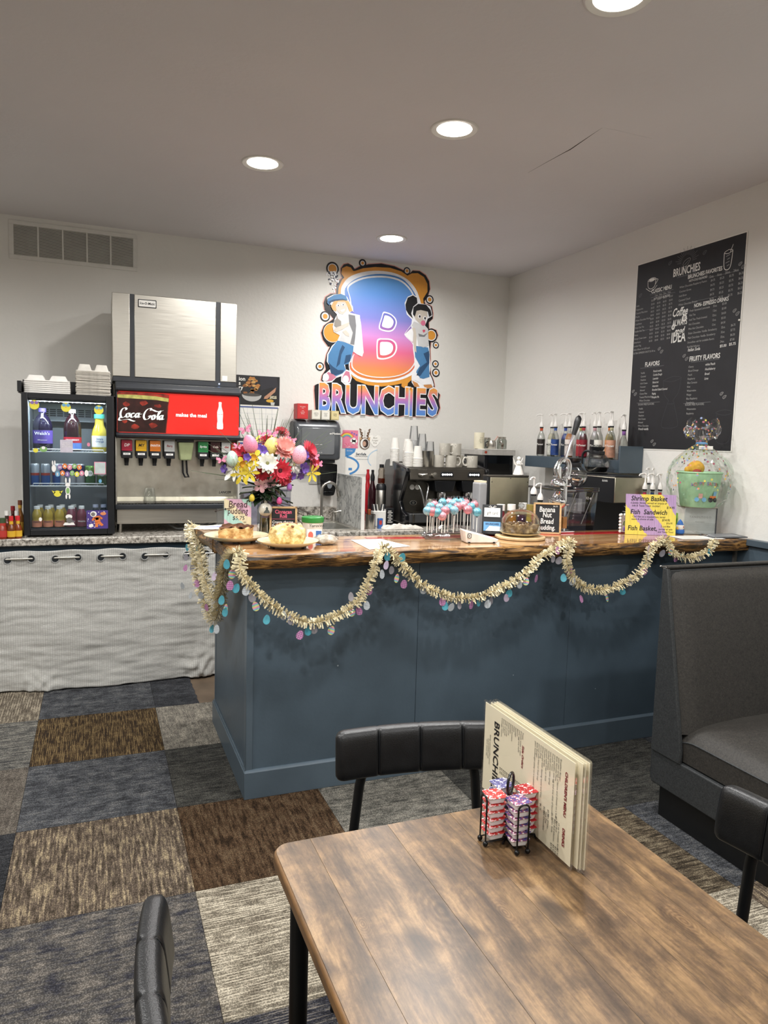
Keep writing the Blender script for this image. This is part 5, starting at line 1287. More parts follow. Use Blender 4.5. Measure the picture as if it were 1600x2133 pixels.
for k, (p_, col, cap, hs, lb) in enumerate((((2.019, 5.437, 0.914), '#a81c26', '#b8202a', 1.0, 'red pump bottle behind the marble splash panel'), ((2.033, 5.366, 0.914), '#2a0d14', '#1d1d20', 1.0, 'dark maroon bottle beside the red pump bottle'))):
    t_ = thing('syrup_bottle', lb, 'bottle', onw(p_))
    MB().lathe([(.032, 0), (.034, .01), (.034, .18), (.030, .25), (.016, .30), (.013, .33)], 18).build('bottle', JU('dark%d' % k, col), t_)
    MB().lathe([(.016, .32), (.018, .35), (.010, .38), (.012, .405), (.0001, .408)], 14).build('cap', mat('cap_dk%d' % k, cap, .3), t_)
    if k == 0: MB().tube([(.01, -.03, .10), (.045, -.05, .12), (.045, -.05, .2), (.01, -.03, .23)], .006, 8).build('handle', M_WHITE, t_)
cn = thing('steel_canister', 'steel cream whipper with white lower sleeve by the espresso machine', 'canister', onw((2.066, 5.261, 0.914)))
MB().lathe([(.038, 0), (.040, .006), (.040, .285), (.030, .30), (.0001, .302)], 22).build('body', M_STEELV, cn); MB().lathe([(.0405, .255), (.0405, .285), (.031, .302), (.0001, .304)], 20).build('collar', M_BLKPL, cn)
ab = thing('amber_bottle', 'clear bottle with black cap and some amber syrup inside, standing on the canister', 'bottle', (cn.location.x, cn.location.y, ZW + .3045))
MB().lathe([(.026, 0), (.029, .005), (.029, .05), (.024, .075), (.027, .10), (.016, .128)], 18).build('bottle', glass('clear_bottle', '#ded8d0', .8, .06), ab); MB().lathe([(.0255, .003), (.0275, .006), (.0275, .042), (.0001, .042)], 16).build('syrup', JU('amber', '#7a3018'), ab); MB().lathe([(.018, .124), (.018, .15), (.0001, .151)], 14).build('cap', M_BLKPL, ab)

# ------------------------------------------------------------------ espresso machine
EX0, EX1, EY0, EY1 = 2.150, 2.830, 4.95, 5.42
es = thing('espresso_machine', 'two-group black and steel espresso machine on the back worktop', 'coffee machine', (EX0, EY0, ZW))
es.location = (0, 0, 0)
M_DST = steel('dark_steel', '#6d6962', .32)
MB().box(EX0 + .02, EX1, EY0 + .12, EY1, .965, 1.352).build('back_body', mat('machine_body', '#26272a', .4, var=.08), es, bev=.004)
MB().box(EX0 + .02, EX1, EY0 + .112, EY0 + .12, 1.02, 1.262).build('splash_panel', M_DST, es)
def cheek(x0, x1):
    P = [(EY0 + .02, .935), (EY1 - .02, .935), (EY1, 1.05), (EY1 - .01, 1.33), (EY1 - .06, 1.405), (EY1 - .12, 1.412), (EY0 + .10, 1.372), (EY0 - .005, 1.352), (EY0 - .012, 1.325), (EY0 + .06, 1.19), (EY0 + .115, 1.10), (EY0 + .06, 1.03), (EY0 - .02, 1.005), (EY0 - .02, .955)]
    n = len(P); return MB()._a([(x0, y, z) for y, z in P] + [(x1, y, z) for y, z in P], [tuple(range(n)), tuple(range(2 * n - 1, n - 1, -1))] + [(i, n + i, n + (i + 1) % n, (i + 1) % n) for i in range(n)])
cheek(EX0 - .012, EX0 + .022).build('side_cheek', mat('cheek_black', '#101114', .22, var=.05, coat=.3), es, bev=.008, seg=3)
cheek(EX1 - .02, EX1 + .012).build('side_cheek', mat('cheek_black', '#101114', .22), es, bev=.008, seg=3)
prof_x(MB(), [(EY0, 1.262), (EY0 - .008, 1.27), (EY0 + .01, 1.352), (EY0 + .125, 1.358), (EY0 + .125, 1.25)], EX0 + .022, EX1 - .02).build('control_band', M_DST, es, bev=.003)
MB().box(EX0 + .02, EX1 - .02, EY0 + .05, EY1 - .03, 1.352, 1.360).build('cup_tray', M_DST, es, bev=.002)
for zz_ in (1.385,): MB().tube([(EX0 + .03, EY1 - .04, zz_), (EX1 - .03, EY1 - .04, zz_), (EX1 - .03, EY0 + .16, zz_)], .005, 8).build('rail', M_DST, es)
for k, x in enumerate((2.478, 2.712)):
    d = MB().at(T(x, EY0 - .0015, 1.309, rx=PI / 2 - .12)).prism([(-.058, -.020), (.058, -.020), (.050, .020), (-.050, .020)], 0, .004).build('button_panel', M_BLKPL, es, bev=.002)
    for j in range(5): MB().at(T(x - .036 + j * .018, EY0 - .0055, 1.309, rx=PI / 2 - .12)).prism(disc(0, 0, .0062 if j % 2 else .0075, None, 12), 0, .001).build('button_light', emis('button_white', '#ffffff', 5.0), d)
MB().lathe([(.016, 0), (.016, .03), (.021, .034), (.021, .05), (.0001, .052)], 14).build('steam_knob', M_STEELV, es, (2.36, EY0 + .005, 1.305), (PI / 2, 0, 0))
MB().tube([(2.245, EY0, 1.305), (2.262, EY0 - .03, 1.303), (2.30, EY0 - .035, 1.312)], [.012, .012, .008], 10).build('steam_lever', M_STEELV, es)
txt('SIMONELLI', .016, M_STEELV, es, (2.27, EY0 - .003, 1.342), WB)
for k, x in enumerate((2.470, 2.700)):
    gb = MB().hexa([(x - .072, EY0 + .01, 1.175), (x + .072, EY0 + .01, 1.175), (x + .072, EY0 + .13, 1.175), (x - .072, EY0 + .13, 1.175)], [(x - .092, EY0 + .0, 1.262), (x + .092, EY0 + .0, 1.262), (x + .092, EY0 + .13, 1.262), (x - .092, EY0 + .13, 1.262)]).build('group_cover', M_BLKPL, es, bev=.008, seg=3)
    MB().lathe([(.035, 0), (.037, .03), (.033, .045)], 20).build('group_head', M_CHROME, gb, (x, EY0 + .065, 1.130))
    pf = MB().lathe([(.016, 0), (.034, .012), (.036, .034), (.034, .036), (.0001, .036)], 20).build('portafilter', M_CHROME, es, (x, EY0 + .065, 1.094))
    MB().tube([(0, 0, .02), (.02, -.06, .018), (.05, -.125, .008)], [.008, .012, .014], 10).build('handle', M_BLKPL, pf)
    MB().tube([(0, 0, .002), (-.018, 0, -.012), (-.020, 0, -.022)], .006, 8).tube([(0, 0, .002), (.018, 0, -.012), (.020, 0, -.022)], .006, 8).build('spout', M_CHROME, pf)
for x, bend in ((2.255, .03), (2.335, -.02)):
    MB().tube(spline([(x, EY0 + .10, 1.25), (x, EY0 + .02, 1.225), (x + bend, EY0 + .0, 1.14), (x + bend * 1.5, EY0 - .01, 1.04)], 5), .006, 10).build('steam_wand', M_CHROME, es)
for x in (2.24, 2.285): MB().lathe([(.020, 0), (.020, .006), (.0001, .007)], 18).build('gauge', mat('gauge_face', '#cfcdc6', .3), es, (x, EY0 + .111, 1.205), (PI / 2, 0, 0))
eye = MB().at(T(2.255, EY0 + .111, 1.085, rx=PI / 2)).prism(disc(0, 0, .030, .019, 20), 0, .002).build('emblem', M_STEELV, es); MB().at(T(2.255, EY0 + .109, 1.085, rx=PI / 2)).prism(disc(0, 0, .024, .014, 20), 0, .001).build('emblem_ring', M_BLKPL, eye); MB().at(T(2.255, EY0 + .1078, 1.085, rx=PI / 2)).prism(disc(0, 0, .010, .010, 16), 0, .001).build('emblem_pupil', M_STEELV, eye)
MB().box(EX0 + .02, EX1 - .02, EY0 - .02, EY1 - .02, .945, 1.015).build('base', mat('machine_base', '#3a3b3c', .4, var=.06), es, bev=.006)
MB().box(EX0 + .05, EX1 - .05, EY0 - .012, EY0 + .11, 1.014, 1.02).build('drip_grate', M_DST, es)
MB().box(EX0 + .045, EX0 + .06, EY0 - .03, EY0 + .02, .945, 1.01).build('tray_end', M_DST, es, bev=.003)
for x in (EX0 + .06, EX1 - .06):
    for y in (EY0 + .05, EY1 - .06): MB().cyl((x, y, .945), (x, y, ZW), .02, .024, 12).build('foot', M_BLKPL, es)

# cups and mugs
def mug(parent, r=.040, h=.092, mats=None):
    MB().lathe([(r * .95, 0), (r, .004), (r, h), (r * .92, h), (r * .9, .008), (.0001, .008)], 22, cap=False).build('body', mats, parent)
    P = [(r * .96, 0, h * .82), (r + .018, 0, h * .85), (r + .032, 0, h * .62), (r + .030, 0, h * .34), (r + .014, 0, h * .17), (r * .96, 0, h * .2)]
    MB().tube(spline(P, 4), .0055, 8).build('handle', M_MUG, parent)
M_MUG = mat('mug_glaze', '#e3dfd4', .25, var=.03)
def mugpat(name, sc, rot):
    t = NT(name); p = t.n('BsdfPrincipled', Roughness=.28); t.l(p, t.out)
    mp = t.coords((sc, sc, sc * .6), 'Object', (0, 0, rot)); v = t.n('TexVoronoi', Scale=1.0, _distance='MANHATTAN'); t.l(mp, v)
    r = t.ramp([(.12, C('#b9b3a6')), (.3, C('#e2ddd2')), (.55, C('#cfcabe'))]); t.l(v, r, 'Distance', 0); t.l(r, p, 0, 'Base Color')
    return t.m
MP = [mugpat('mug_pattern_a', 40, .4), mugpat('mug_pattern_b', 28, .8), mugpat('mug_pattern_c', 55, 0)]
UP = 1.3605
def frost(name):
    t = NT(name); tr = t.n('BsdfTransparent', Color=(.97, .97, .97, 1)); df = t.n('BsdfTranslucent', Color=C('#eef0f0')); d2 = t.n('BsdfDiffuse', Color=C('#e6e9e9')); gl = t.n('BsdfGlossy', Roughness=.08)
    a = t.n('MixShader', Fac=.5); t.l(df, a, 0, 1); t.l(d2, a, 0, 2); b = t.n('MixShader', Fac=.30); t.l(tr, b, 0, 1); t.l(a, b, 0, 2)
    lw = t.n('LayerWeight', Blend=.3); c = t.n('MixShader'); t.l(lw, c, 'Fresnel', 0); t.l(b, c, 0, 1); t.l(gl, c, 0, 2); t.l(c, t.out)
    return t.m
mg = thing('espresso_cup', 'small cream cup on the espresso machine drip tray', 'cup', (2.415, EY0 + .03, 1.0205)); mug(mg, .028, .05, M_MUG); mg.rotation_euler = (0, 0, 2.6)
cl_ = MB().ball((0, 0, .028), .035, .03, .03, wob=.6, seed=3).ball((.01, 0, .07), .022, .02, .03, wob=.7, seed=8).build('wipe_cloth', mat('cloth_grey', '#b9b5a8', .9, var=.1), None, (2.34, EY0 + .015, 1.0215)); tag(cl_, 'crumpled grey wiping cloth beside the cup on the espresso machine', 'cloth')
MUGS = [((2.476, 5.10, UP), 0, MP[0], 'patterned mug at the left end of the lower row'), ((2.575, 5.08, UP), -.2, MP[1], 'patterned mug second in the lower row, handle right'), ((2.664, 5.14, UP), -.5, MP[0], 'patterned mug third in the lower row'), ((2.745, 5.05, UP), 3.0, MP[1], 'patterned mug at the right end of the lower row, handle left'),
        ((2.527, 5.10, UP + .0925), -.3, MP[2], 'striped mug stacked on the lower row, handle right'), ((2.623, 5.10, UP + .0925), 2.9, MP[1], 'patterned mug stacked on the lower row, right one')]
for p_, rz, m_, lb in MUGS:
    t_ = thing('mug', lb + ' on the espresso machine', 'mug', p_, (0, 0, rz), 'mugs on the espresso machine'); mug(t_, .043, .092, m_)
pi = thing('milk_pitcher', 'tall steel milk pitcher left of the mugs on the espresso machine', 'pitcher', (2.382, 5.10, UP)); MB().lathe([(.044, 0), (.046, .003), (.046, .118), (.048, .122), (.0455, .122), (.043, .006), (.0001, .006)], 26, cap=False).build('body', M_STEELV, pi); MB().tube([(-.045, 0, .10), (-.07, 0, .09), (-.068, 0, .04), (-.045, 0, .02)], .004, 8).build('handle', M_STEELV, pi)
M_PCUP = mat('paper_cup', '#efece5', .55, var=.02); M_CCUP = frost('clear_plastic_cup')
cupm = MB().lathe([(.0425, 0), (.044, .003), (.0425, .006), (.041, .0065), (.0305, .105), (.0001, .106)], 22, cap=False)
ccup = MB().lathe([(.0425, 0), (.0445, .003), (.0425, .006), (.041, .0065), (.030, .128), (.0001, .129)], 22, cap=False)
clip_ = MB().lathe([(.0425, 0), (.0445, .003), (.0425, .006), (.041, .0065), (.040, .018)], 22, cap=False)
def cupstack(x, y, n, pitch, me, m_, nm, lb, sc=1.0):
    first = None
    for k in range(n):
        if k == n - 1 and me is clip_: first = None; me = ccup
        l2 = lb + (', topmost cup' if k == n - 1 else ', cup below the top')
        if first is None: first = me.build(nm, m_, None, (x, y, UP)); o = first
        else: o = first.copy(); COL.objects.link(o)
        o.location = (x + random.uniform(-.0006, .0006), y, UP + .0005 + k * pitch); o.scale = (sc, sc, sc)
        tag(o, l2, 'cup', nm.replace('_', ' ') + ' stacks on the espresso machine')
cupstack(2.165, 5.24, 16, .0085, cupm, M_PCUP, 'paper_cup', 'white paper cup in the leftmost tall stack', .84)
cupstack(2.235, 5.13, 13, .0085, cupm, M_PCUP, 'paper_cup', 'white paper cup in the second stack', .86)
cupstack(2.285, 5.27, 15, .0085, cupm, M_PCUP, 'paper_cup', 'white paper cup in the third stack at the back', .86)
cupstack(2.300, 5.10, 8, .0085, cupm, M_PCUP, 'paper_cup', 'white paper cup in the short front stack', .93)
cupstack(2.345, 5.29, 24, .0085, clip_, M_CCUP, 'plastic_cup', 'clear plastic cup in the tallest stack', .92)
cupstack(2.405, 5.26, 17, .0085, clip_, M_CCUP, 'plastic_cup', 'clear plastic cup in the middle stack', .92)
cupstack(2.452, 5.21, 10, .0085, clip_, M_CCUP, 'plastic_cup', 'clear plastic cup in the short stack behind the pitcher', .92)

# ------------------------------------------------------------------ dark cabinet in the corner with jars
ov = thing('corner_brewer', 'black corner machine with a grey top shelf in the back corner', 'coffee machine', (3.02, 5.28, ZW))
MB().box(-.135, .135, -.17, .17, 0, .585).build('body', mat('brewer_black', '#131417', .25, var=.1), ov, bev=.004)
MB().box(-.10, .10, -.174, -.17, .20, .56).build('glass_front', mat('brewer_glass', '#08090b', .08, coat=.5), ov)
MB().box(-.165, .145, -.185, .18, .546, .590).build('top_shelf', mat('brewer_top', '#b7b4ae', .45, var=.06), ov, bev=.003)
MB().at(T(-.13, -.1858, .569, rx=PI / 2)).prism(disc(0, 0, .012, .011, 10), 0, .001).build('red_sticker', fm('sticker_red', '#a8402a'), ov)
MB().box(-.14, .14, -.186, -.02, .5905, .595).build('paper_liner', M_PAPER, ov)
ZO = ZW + .5955
cz = thing('cream_canister', 'cream paper canister on the corner machine', 'canister', (2.905, 5.24, ZO)); MB().lathe([(.041, 0), (.041, .128), (.040, .13), (.0001, .13)], 24).build('tube', mat('canister_cream', '#ddd6bd', .6, var=.03), cz); txt('fresh\nground\nespresso\nblend', .013, fm('ink_grey', '#8d8876'), cz, (0, -.0418, .095), WB)
sp_ = thing('steel_creamer', 'small steel creamer pitcher beside the cream canister', 'pitcher', (2.998, 5.20, ZO)); MB().lathe([(.034, 0), (.036, .004), (.036, .05), (.030, .068), (.031, .07), (.028, .066), (.0001, .066)], 20).build('body', M_STEELV, sp_); MB().tube([(-.034, 0, .06), (-.056, 0, .05), (-.052, 0, .015), (-.034, 0, .012)], .0045, 8).build('handle', M_BLKPL, sp_); MB().cyl((.01, -.01, .05), (.045, -.02, .105), .004, .007, 8).build('spoon', fm('spoon_pink', '#c9a89c'), sp_)
for k, (x, y, s_, lb) in enumerate(((3.095, 5.20, 1.0, 'clear glass jar with metal lid nearest the wall corner'), (3.03, 5.33, .92, 'smaller glass jar with metal lid behind the creamer'))):
    t_ = thing('glass_jar', lb, 'jar', (x, y, ZO), group='jars on the corner machine')
    MB().lathe([(.036 * s_, 0), (.040 * s_, .006), (.040 * s_, .07 * s_), (.030 * s_, .085 * s_)], 22).build('jar', glass('jar_glass', '#c9cdc8', .9, .08), t_); MB().lathe([(.033 * s_, .084 * s_), (.033 * s_, .10 * s_), (.0001, .101 * s_)], 20).build('lid', M_STEELV, t_)
    for j in range(6): MB().ball((random.uniform(-.02, .02), random.uniform(-.02, .02), .012 + j * .009), .010, nu=8, nv=5, wob=.4, seed=j).build('wrapped_sweet', fm('sweet%d' % (j % 3), ('#c9a9a0', '#e4ded4', '#8d6a58')[j % 3]), t_)
# steel-backed terminal with angel
tv = thing('steel_terminal', 'upright steel-backed appliance behind the juice bottles', 'appliance', (2.32, 3.80, ZW))
MB().box(-.145, .140, .0, .055, .02, .448).build('frame', M_BLKPL, tv, bev=.003); MB().box(-.128, .140, -.006, .0, .03, .438).build('back_plate', steel('plate_steel', '#c5bfa6', .36, (2, 2, 2)), tv, bev=.002)
MB().box(-.146, .141, -.004, .058, .441, .450).build('top_edge', M_DST, tv, bev=.002); MB().box(-.09, .09, -.02, .08, 0, .022).build('foot', M_BLKPL, tv, bev=.003)
for x, z in ((-.118, .41), (.132, .41), (.01, .432)): MB().lathe([(.004, 0), (.003, .002), (.0001, .002)], 8).build('screw', M_DST, tv, (x, -.006, z), (PI / 2, 0, 0))
gp = thing('grey_printer', 'light grey rounded receipt printer beside the steel appliance', 'printer', (2.098, 3.75, ZW)); MB().prism(rrect(-.026, .028, -.04, .05, .010), 0, .41).build('case', mat('printer_grey', '#9c9c9e', .45, var=.04), gp, bev=.012, seg=3); MB().box(-.02, .026, -.03, .04, .41, .420).build('paper_slot', M_CREAM, gp)
an = thing('angel_figurine', 'white angel figurine standing on the steel appliance', 'figurine', (2.405, 3.83, ZW + .4505))
M_POR = mat('white_porcelain', '#ece9e2', .3, var=.06, scale=60)
MB().lathe([(.032, 0), (.034, .004), (.026, .03), (.016, .058), (.013, .066), (.017, .076), (.012, .086), (.006, .09)], 18).build('gown', M_POR, an); MB().ball((0, 0, .101), .0125, nu=12, nv=8).build('head', M_POR, an)
for s in (-1, 1):
    MB().prism([(s * .006, .062), (s * .020, .080), (s * .036, .108), (s * .030, .085), (s * .026, .066), (s * .012, .056)][::s], -.003, .003).build('wing', M_POR, an, (0, .012, 0), (PI / 2, 0, 0), bev=.001)
    MB().tube([(s * .014, 0, .078), (s * .018, -.014, .066), (s * .002, -.018, .068)], .004, 6).build('arm', M_POR, an)

# ------------------------------------------------------------------ shop logo on the back wall
lo_ = thing('wall_logo', 'large BRUNCHIES wall logo with a gradient letter B and two cartoon teens', 'wall logo', (2.13, YB - .001, 2.36), WB)
def gradz(name, stops, z0, z1):
    """printed vertical colour fade of the letters"""
    t = NT(name); p = t.n('BsdfPrincipled', Roughness=.35); t.l(p, t.out)
    tc = t.n('TexCoord'); sp = t.n('SeparateXYZ'); t.l(tc, sp, 'Object', 0)
    mr = t.n('MapRange'); mr.inputs['From Min'].default_value = z0; mr.inputs['From Max'].default_value = z1; t.l(sp, mr, 'Y', 0)
    r = t.ramp([(a, C(c)) for a, c in stops]); t.l(mr, r); t.l(r, p, 0, 'Base Color')
    return t.m
GB = gradz('logo_b_fade', [(0, '#e8a04a'), (.12, '#e8895a'), (.28, '#dd6a8e'), (.42, '#c98ac8'), (.58, '#7f82c8'), (.8, '#5f90d4'), (1, '#5a9ad6')], -.33, .52)
GB2 = gradz('logo_b_edge_fade', [(0, '#d9873c'), (.15, '#d9694a'), (.35, '#d05a86'), (.55, '#7a6cba'), (.8, '#4d80c8'), (1, '#4a86c4')], -.33, .52)
GT = gradz('logo_word_fade', [(0, '#4c8fd8'), (.25, '#6a8cd6'), (.55, '#b07cc0'), (.75, '#e07e94'), (1, '#e8a04e')], -.11, .11)
LK, LW, LO = fm('logo_black', '#131318', .4), fm('logo_white', '#eeeef0', .4), fm('logo_orange', '#dc983c', .4)
LP = fm('logo_pink_glow', '#e3a79c', .5)
def L(nm, m_, pts, lv, sm=False):
    if sm: pts = [(p.x, p.y) for p in spline([(a, b_, 0) for a, b_ in pts], 3, True)]
    return flat(nm, m_, lo_, pts, .001 + .0007 * lv, .0006)
sil = [(-0.531,-0.392),(-0.533,-0.429),(-0.520,-0.584),(-0.508,-0.625),(-0.339,-0.608),(-0.285,-0.609),(-0.241,-0.604),(-0.181,-0.605),(-0.122,-0.597),(-0.062,-0.609),(-0.001,-0.606),(0.044,-0.596),(0.098,-0.612),(0.152,-0.603),(0.199,-0.606),(0.253,-0.592),(0.308,-0.602),(0.380,-0.601),(0.419,-0.596),(0.492,-0.602),(0.547,-0.569),(0.565,-0.518),(0.551,-0.460),(0.561,-0.409),(0.532,-0.385),(0.511,-0.365),(0.505,-0.325),(0.492,-0.283),(0.470,-0.248),(0.460,-0.192),(0.462,-0.120),(0.455,-0.043),(0.460,0.015),(0.500,0.032),(0.522,0.076),(0.504,0.117),(0.464,0.128),(0.439,0.123),(0.435,0.175),(0.469,0.206),(0.471,0.249),(0.457,0.304),(0.433,0.316),(0.398,0.319),(0.389,0.339),(0.419,0.384),(0.436,0.442),(0.426,0.504),(0.393,0.549),(0.337,0.576),(0.275,0.573),(0.246,0.543),(0.191,0.568),(0.114,0.590),(0.001,0.598),(-0.109,0.579),(-0.182,0.554),(-0.221,0.530),(-0.240,0.554),(-0.276,0.567),(-0.312,0.556),(-0.336,0.523),(-0.336,0.484),(-0.324,0.452),(-0.359,0.415),(-0.372,0.360),(-0.371,0.327),(-0.414,0.323),(-0.456,0.293),(-0.472,0.245),(-0.461,0.193),(-0.418,0.163),(-0.388,0.132),(-0.416,0.110),(-0.465,0.072),(-0.486,0.017),(-0.470,-0.035),(-0.427,-0.085),(-0.412,-0.084),(-0.440,-0.147),(-0.452,-0.215),(-0.441,-0.262),(-0.472,-0.311),(-0.478,-0.345),(-0.467,-0.368),(-0.513,-0.381)]
cx0 = sum(p[0] for p in sil) / len(sil); cy0 = sum(p[1] for p in sil) / len(sil)
L('glow_print', LP, [(cx0 + (a - cx0) * 1.014, cy0 + (b_ - cy0) * 1.010) for a, b_ in sil], 0)
L('outline_print', LK, sil, 1)
L('orange_arch', LO, [(-0.354,0.332),(-0.351,0.376),(-0.324,0.439),(-0.306,0.457),(-0.331,0.484),(-0.326,0.525),(-0.290,0.545),(-0.254,0.539),(-0.235,0.515),(-0.221,0.515),(-0.152,0.544),(-0.050,0.565),(0.077,0.573),(0.176,0.556),(0.231,0.528),(0.269,0.550),(0.322,0.558),(0.378,0.533),(0.411,0.481),(0.414,0.419),(0.377,0.359),(0.386,0.304),(0.319,0.207),(-0.331,0.151)], 2)
L('orange_foot', LO, [(-0.241,-0.290),(-0.188,-0.337),(-0.083,-0.366),(0.030,-0.371),(0.144,-0.353),(0.209,-0.336),(0.208,-0.359),(0.231,-0.372),(0.261,-0.360),(0.264,-0.331),(0.298,-0.301),(0.336,-0.256),(0.294,-0.202),(-0.220,-0.234)], 2)
for (cx, cy), rs in zip([(-0.456,0.145),(-0.491,-0.243),(-0.157,0.583),(0.226,0.565),(0.436,0.358),(0.507,-0.005),(0.509,-0.159),(0.516,-0.231),(-0.393,0.025),(0.462,0.071),(0.287,-0.371),(-0.404,0.513)], ((.054, .040, .026), (.045, .032, .018), (.042, .025, .016), (.040, .026, .018), (.048, .034, .022), (.037, .026, .015), (.040, .027, .015), (.047, .033, .020), (.112, .101, .096), (.075, .060, .050), (.022, .016, .009), (.070, .052, .044))):
    k_ = .75
    for j, (r_, m_) in enumerate(zip(rs, (LK, LW, LO))): L('bubble_print', m_, disc(cx, cy, r_ * k_, r_ * k_, 22), 1.2 + j * .9)
for k in range(60):           # flaked paint below the worn bubble
    a = random.gauss(0, .028); b_ = -abs(random.gauss(.03, .045))
    (cx, cy), = [(-0.396,0.490)]
    L('paint_flake', LW if k % 3 else fm('flake_navy', '#3c4258'), disc(cx + a * (1 + b_ * 4), cy + b_, random.uniform(.004, .010), random.uniform(.004, .009), 6), 4.2 + .05 * k)
L('white_arch', LW, [(-0.332,0.335),(-0.323,0.392),(-0.274,0.457),(-0.195,0.500),(-0.093,0.529),(0.018,0.541),(0.131,0.533),(0.232,0.497),(0.304,0.435),(0.345,0.356),(0.359,0.295),(0.340,0.181),(0.351,-0.128),(0.338,-0.224),(0.258,-0.284),(0.128,-0.326),(-0.009,-0.341),(-0.144,-0.327),(-0.234,-0.284),(-0.254,-0.202),(-0.245,-0.133),(-0.267,0.170),(-0.322,0.232)], 4, True)
L('letter_b_edge', GB2, [(-0.300,0.331),(-0.287,0.389),(-0.223,0.449),(-0.122,0.492),(-0.004,0.516),(0.117,0.515),(0.209,0.486),(0.291,0.406),(0.333,0.320),(0.331,0.208),(0.312,0.081),(0.333,-0.080),(0.325,-0.183),(0.265,-0.255),(0.143,-0.304),(-0.009,-0.320),(-0.145,-0.307),(-0.219,-0.270),(-0.246,-0.229),(-0.234,-0.133),(-0.260,0.170)], 5, True)
face_ = [(-0.272,0.371),(-0.237,0.414),(-0.150,0.459),(-0.033,0.485),(0.080,0.490),(0.179,0.470),(0.258,0.410),(0.301,0.331),(0.310,0.262),(0.286,0.162),(0.230,0.081),(0.219,0.059),(0.240,0.033),(0.288,-0.005),(0.323,-0.080),(0.316,-0.155),(0.256,-0.233),(0.142,-0.279),(-0.010,-0.295),(-0.130,-0.281),(-0.209,-0.242),(-0.224,-0.194),(-0.205,-0.124),(-0.164,-0.150),(-0.135,-0.119),(-0.150,0.044),(-0.168,0.151),(-0.198,0.179),(-0.232,0.213),(-0.252,0.306)]
L('letter_b_outline', LW, [(cx0 + .0 + (a - cx0) * 1.035, cy0 + .035 + (b_ - cy0 - .035) * 1.028) for a, b_ in face_], 6, True)
L('letter_b_face', GB, face_, 7, True)
for pts, inner in (([(0.042,0.224),(0.096,0.212),(0.139,0.178),(0.148,0.137),(0.123,0.086),(0.077,0.068),(0.009,0.077),(-0.008,0.103),(0.014,0.181),(0.024,0.216)], .58), ([(0.026,0.013),(0.102,0.014),(0.149,-0.016),(0.156,-0.071),(0.125,-0.122),(0.061,-0.151),(0.001,-0.155),(-0.019,-0.132),(-0.022,-0.015),(-0.004,0.009)], .60)):
    mx = sum(p[0] for p in pts) / len(pts); my = sum(p[1] for p in pts) / len(pts)
    for j, (s_, m_) in enumerate(((1.0, LW), (.86, GB2), (.64, LW))): L('letter_b_hole', m_, [(mx + (a - mx) * s_, my + (b_ - my) * s_) for a, b_ in pts], 8 + j * .8, True)
L('white_notch', LW, [(-0.202,0.182),(-0.171,0.178),(-0.167,0.117),(-0.143,-0.024),(-0.131,-0.112),(-0.148,-0.142),(-0.186,-0.129),(-0.224,-0.106),(-0.213,0.039)], 8)
L('white_notch', LW, [(0.217,0.056),(0.276,0.113),(0.296,0.100),(0.295,0.002),(0.271,0.018)], 8)
# teen with cap, left of the letter
SK, SKs, SH, SHs, JB, JD, HR = fm('toon_skin', '#c9bfb2'), fm('toon_skin_dark', '#8d867e'), fm('toon_shirt', '#c9c9c9'), fm('toon_shirt_dark', '#77777a'), fm('toon_jeans', '#4a7fae'), fm('toon_jeans_dark', '#274a6e'), fm('toon_hair_sand', '#cfa468')
L('figure_outline', LW, [(-0.445,0.287),(-0.392,0.317),(-0.328,0.328),(-0.281,0.309),(-0.255,0.265),(-0.232,0.240),(-0.228,0.207),(-0.260,0.191),(-0.202,0.182),(-0.192,0.109),(-0.193,-0.000),(-0.206,-0.063),(-0.220,-0.104),(-0.236,-0.194),(-0.287,-0.218),(-0.279,-0.252),(-0.242,-0.263),(-0.226,-0.317),(-0.239,-0.359),(-0.283,-0.375),(-0.316,-0.349),(-0.314,-0.308),(-0.357,-0.324),(-0.392,-0.360),(-0.442,-0.370),(-0.471,-0.345),(-0.465,-0.310),(-0.423,-0.274),(-0.402,-0.252),(-0.438,-0.201),(-0.436,-0.147),(-0.398,-0.077),(-0.356,-0.040),(-0.335,0.009),(-0.386,0.032),(-0.394,0.072),(-0.381,0.126),(-0.361,0.168),(-0.397,0.198),(-0.412,0.237),(-0.444,0.247)], 9)
L('jeans', JB, [(-0.352,-0.033),(-0.291,-0.042),(-0.217,-0.067),(-0.220,-0.104),(-0.233,-0.160),(-0.258,-0.209),(-0.294,-0.218),(-0.278,-0.258),(-0.307,-0.287),(-0.357,-0.311),(-0.400,-0.300),(-0.407,-0.266),(-0.394,-0.245),(-0.428,-0.207),(-0.425,-0.146),(-0.391,-0.083)], 10)
L('jeans_shade', JD, [(-0.312,-0.064),(-0.290,-0.082),(-0.318,-0.138),(-0.330,-0.214),(-0.359,-0.243),(-0.346,-0.174),(-0.333,-0.112)], 11); L('jeans_shade', JD, [(-0.281,-0.143),(-0.238,-0.133),(-0.244,-0.188),(-0.294,-0.212)], 11); L('jeans_shade', JD, [(-0.424,-0.206),(-0.387,-0.238),(-0.344,-0.262),(-0.293,-0.259),(-0.307,-0.284),(-0.364,-0.304),(-0.401,-0.293)], 11)
for pts in ([(-0.465,-0.317),(-0.422,-0.281),(-0.379,-0.299),(-0.357,-0.318),(-0.392,-0.347),(-0.439,-0.356),(-0.463,-0.337)], [(-0.306,-0.315),(-0.278,-0.265),(-0.249,-0.270),(-0.237,-0.318),(-0.247,-0.349),(-0.283,-0.358),(-0.304,-0.342)]): L('shoe', fm('toon_shoe_pink', '#c87a92'), pts, 11)
for (cx, cy) in [(-0.443,-0.323),(-0.277,-0.330)]: L('shoe_toe', LW, disc(cx, cy, .026, .030, 14), 12)
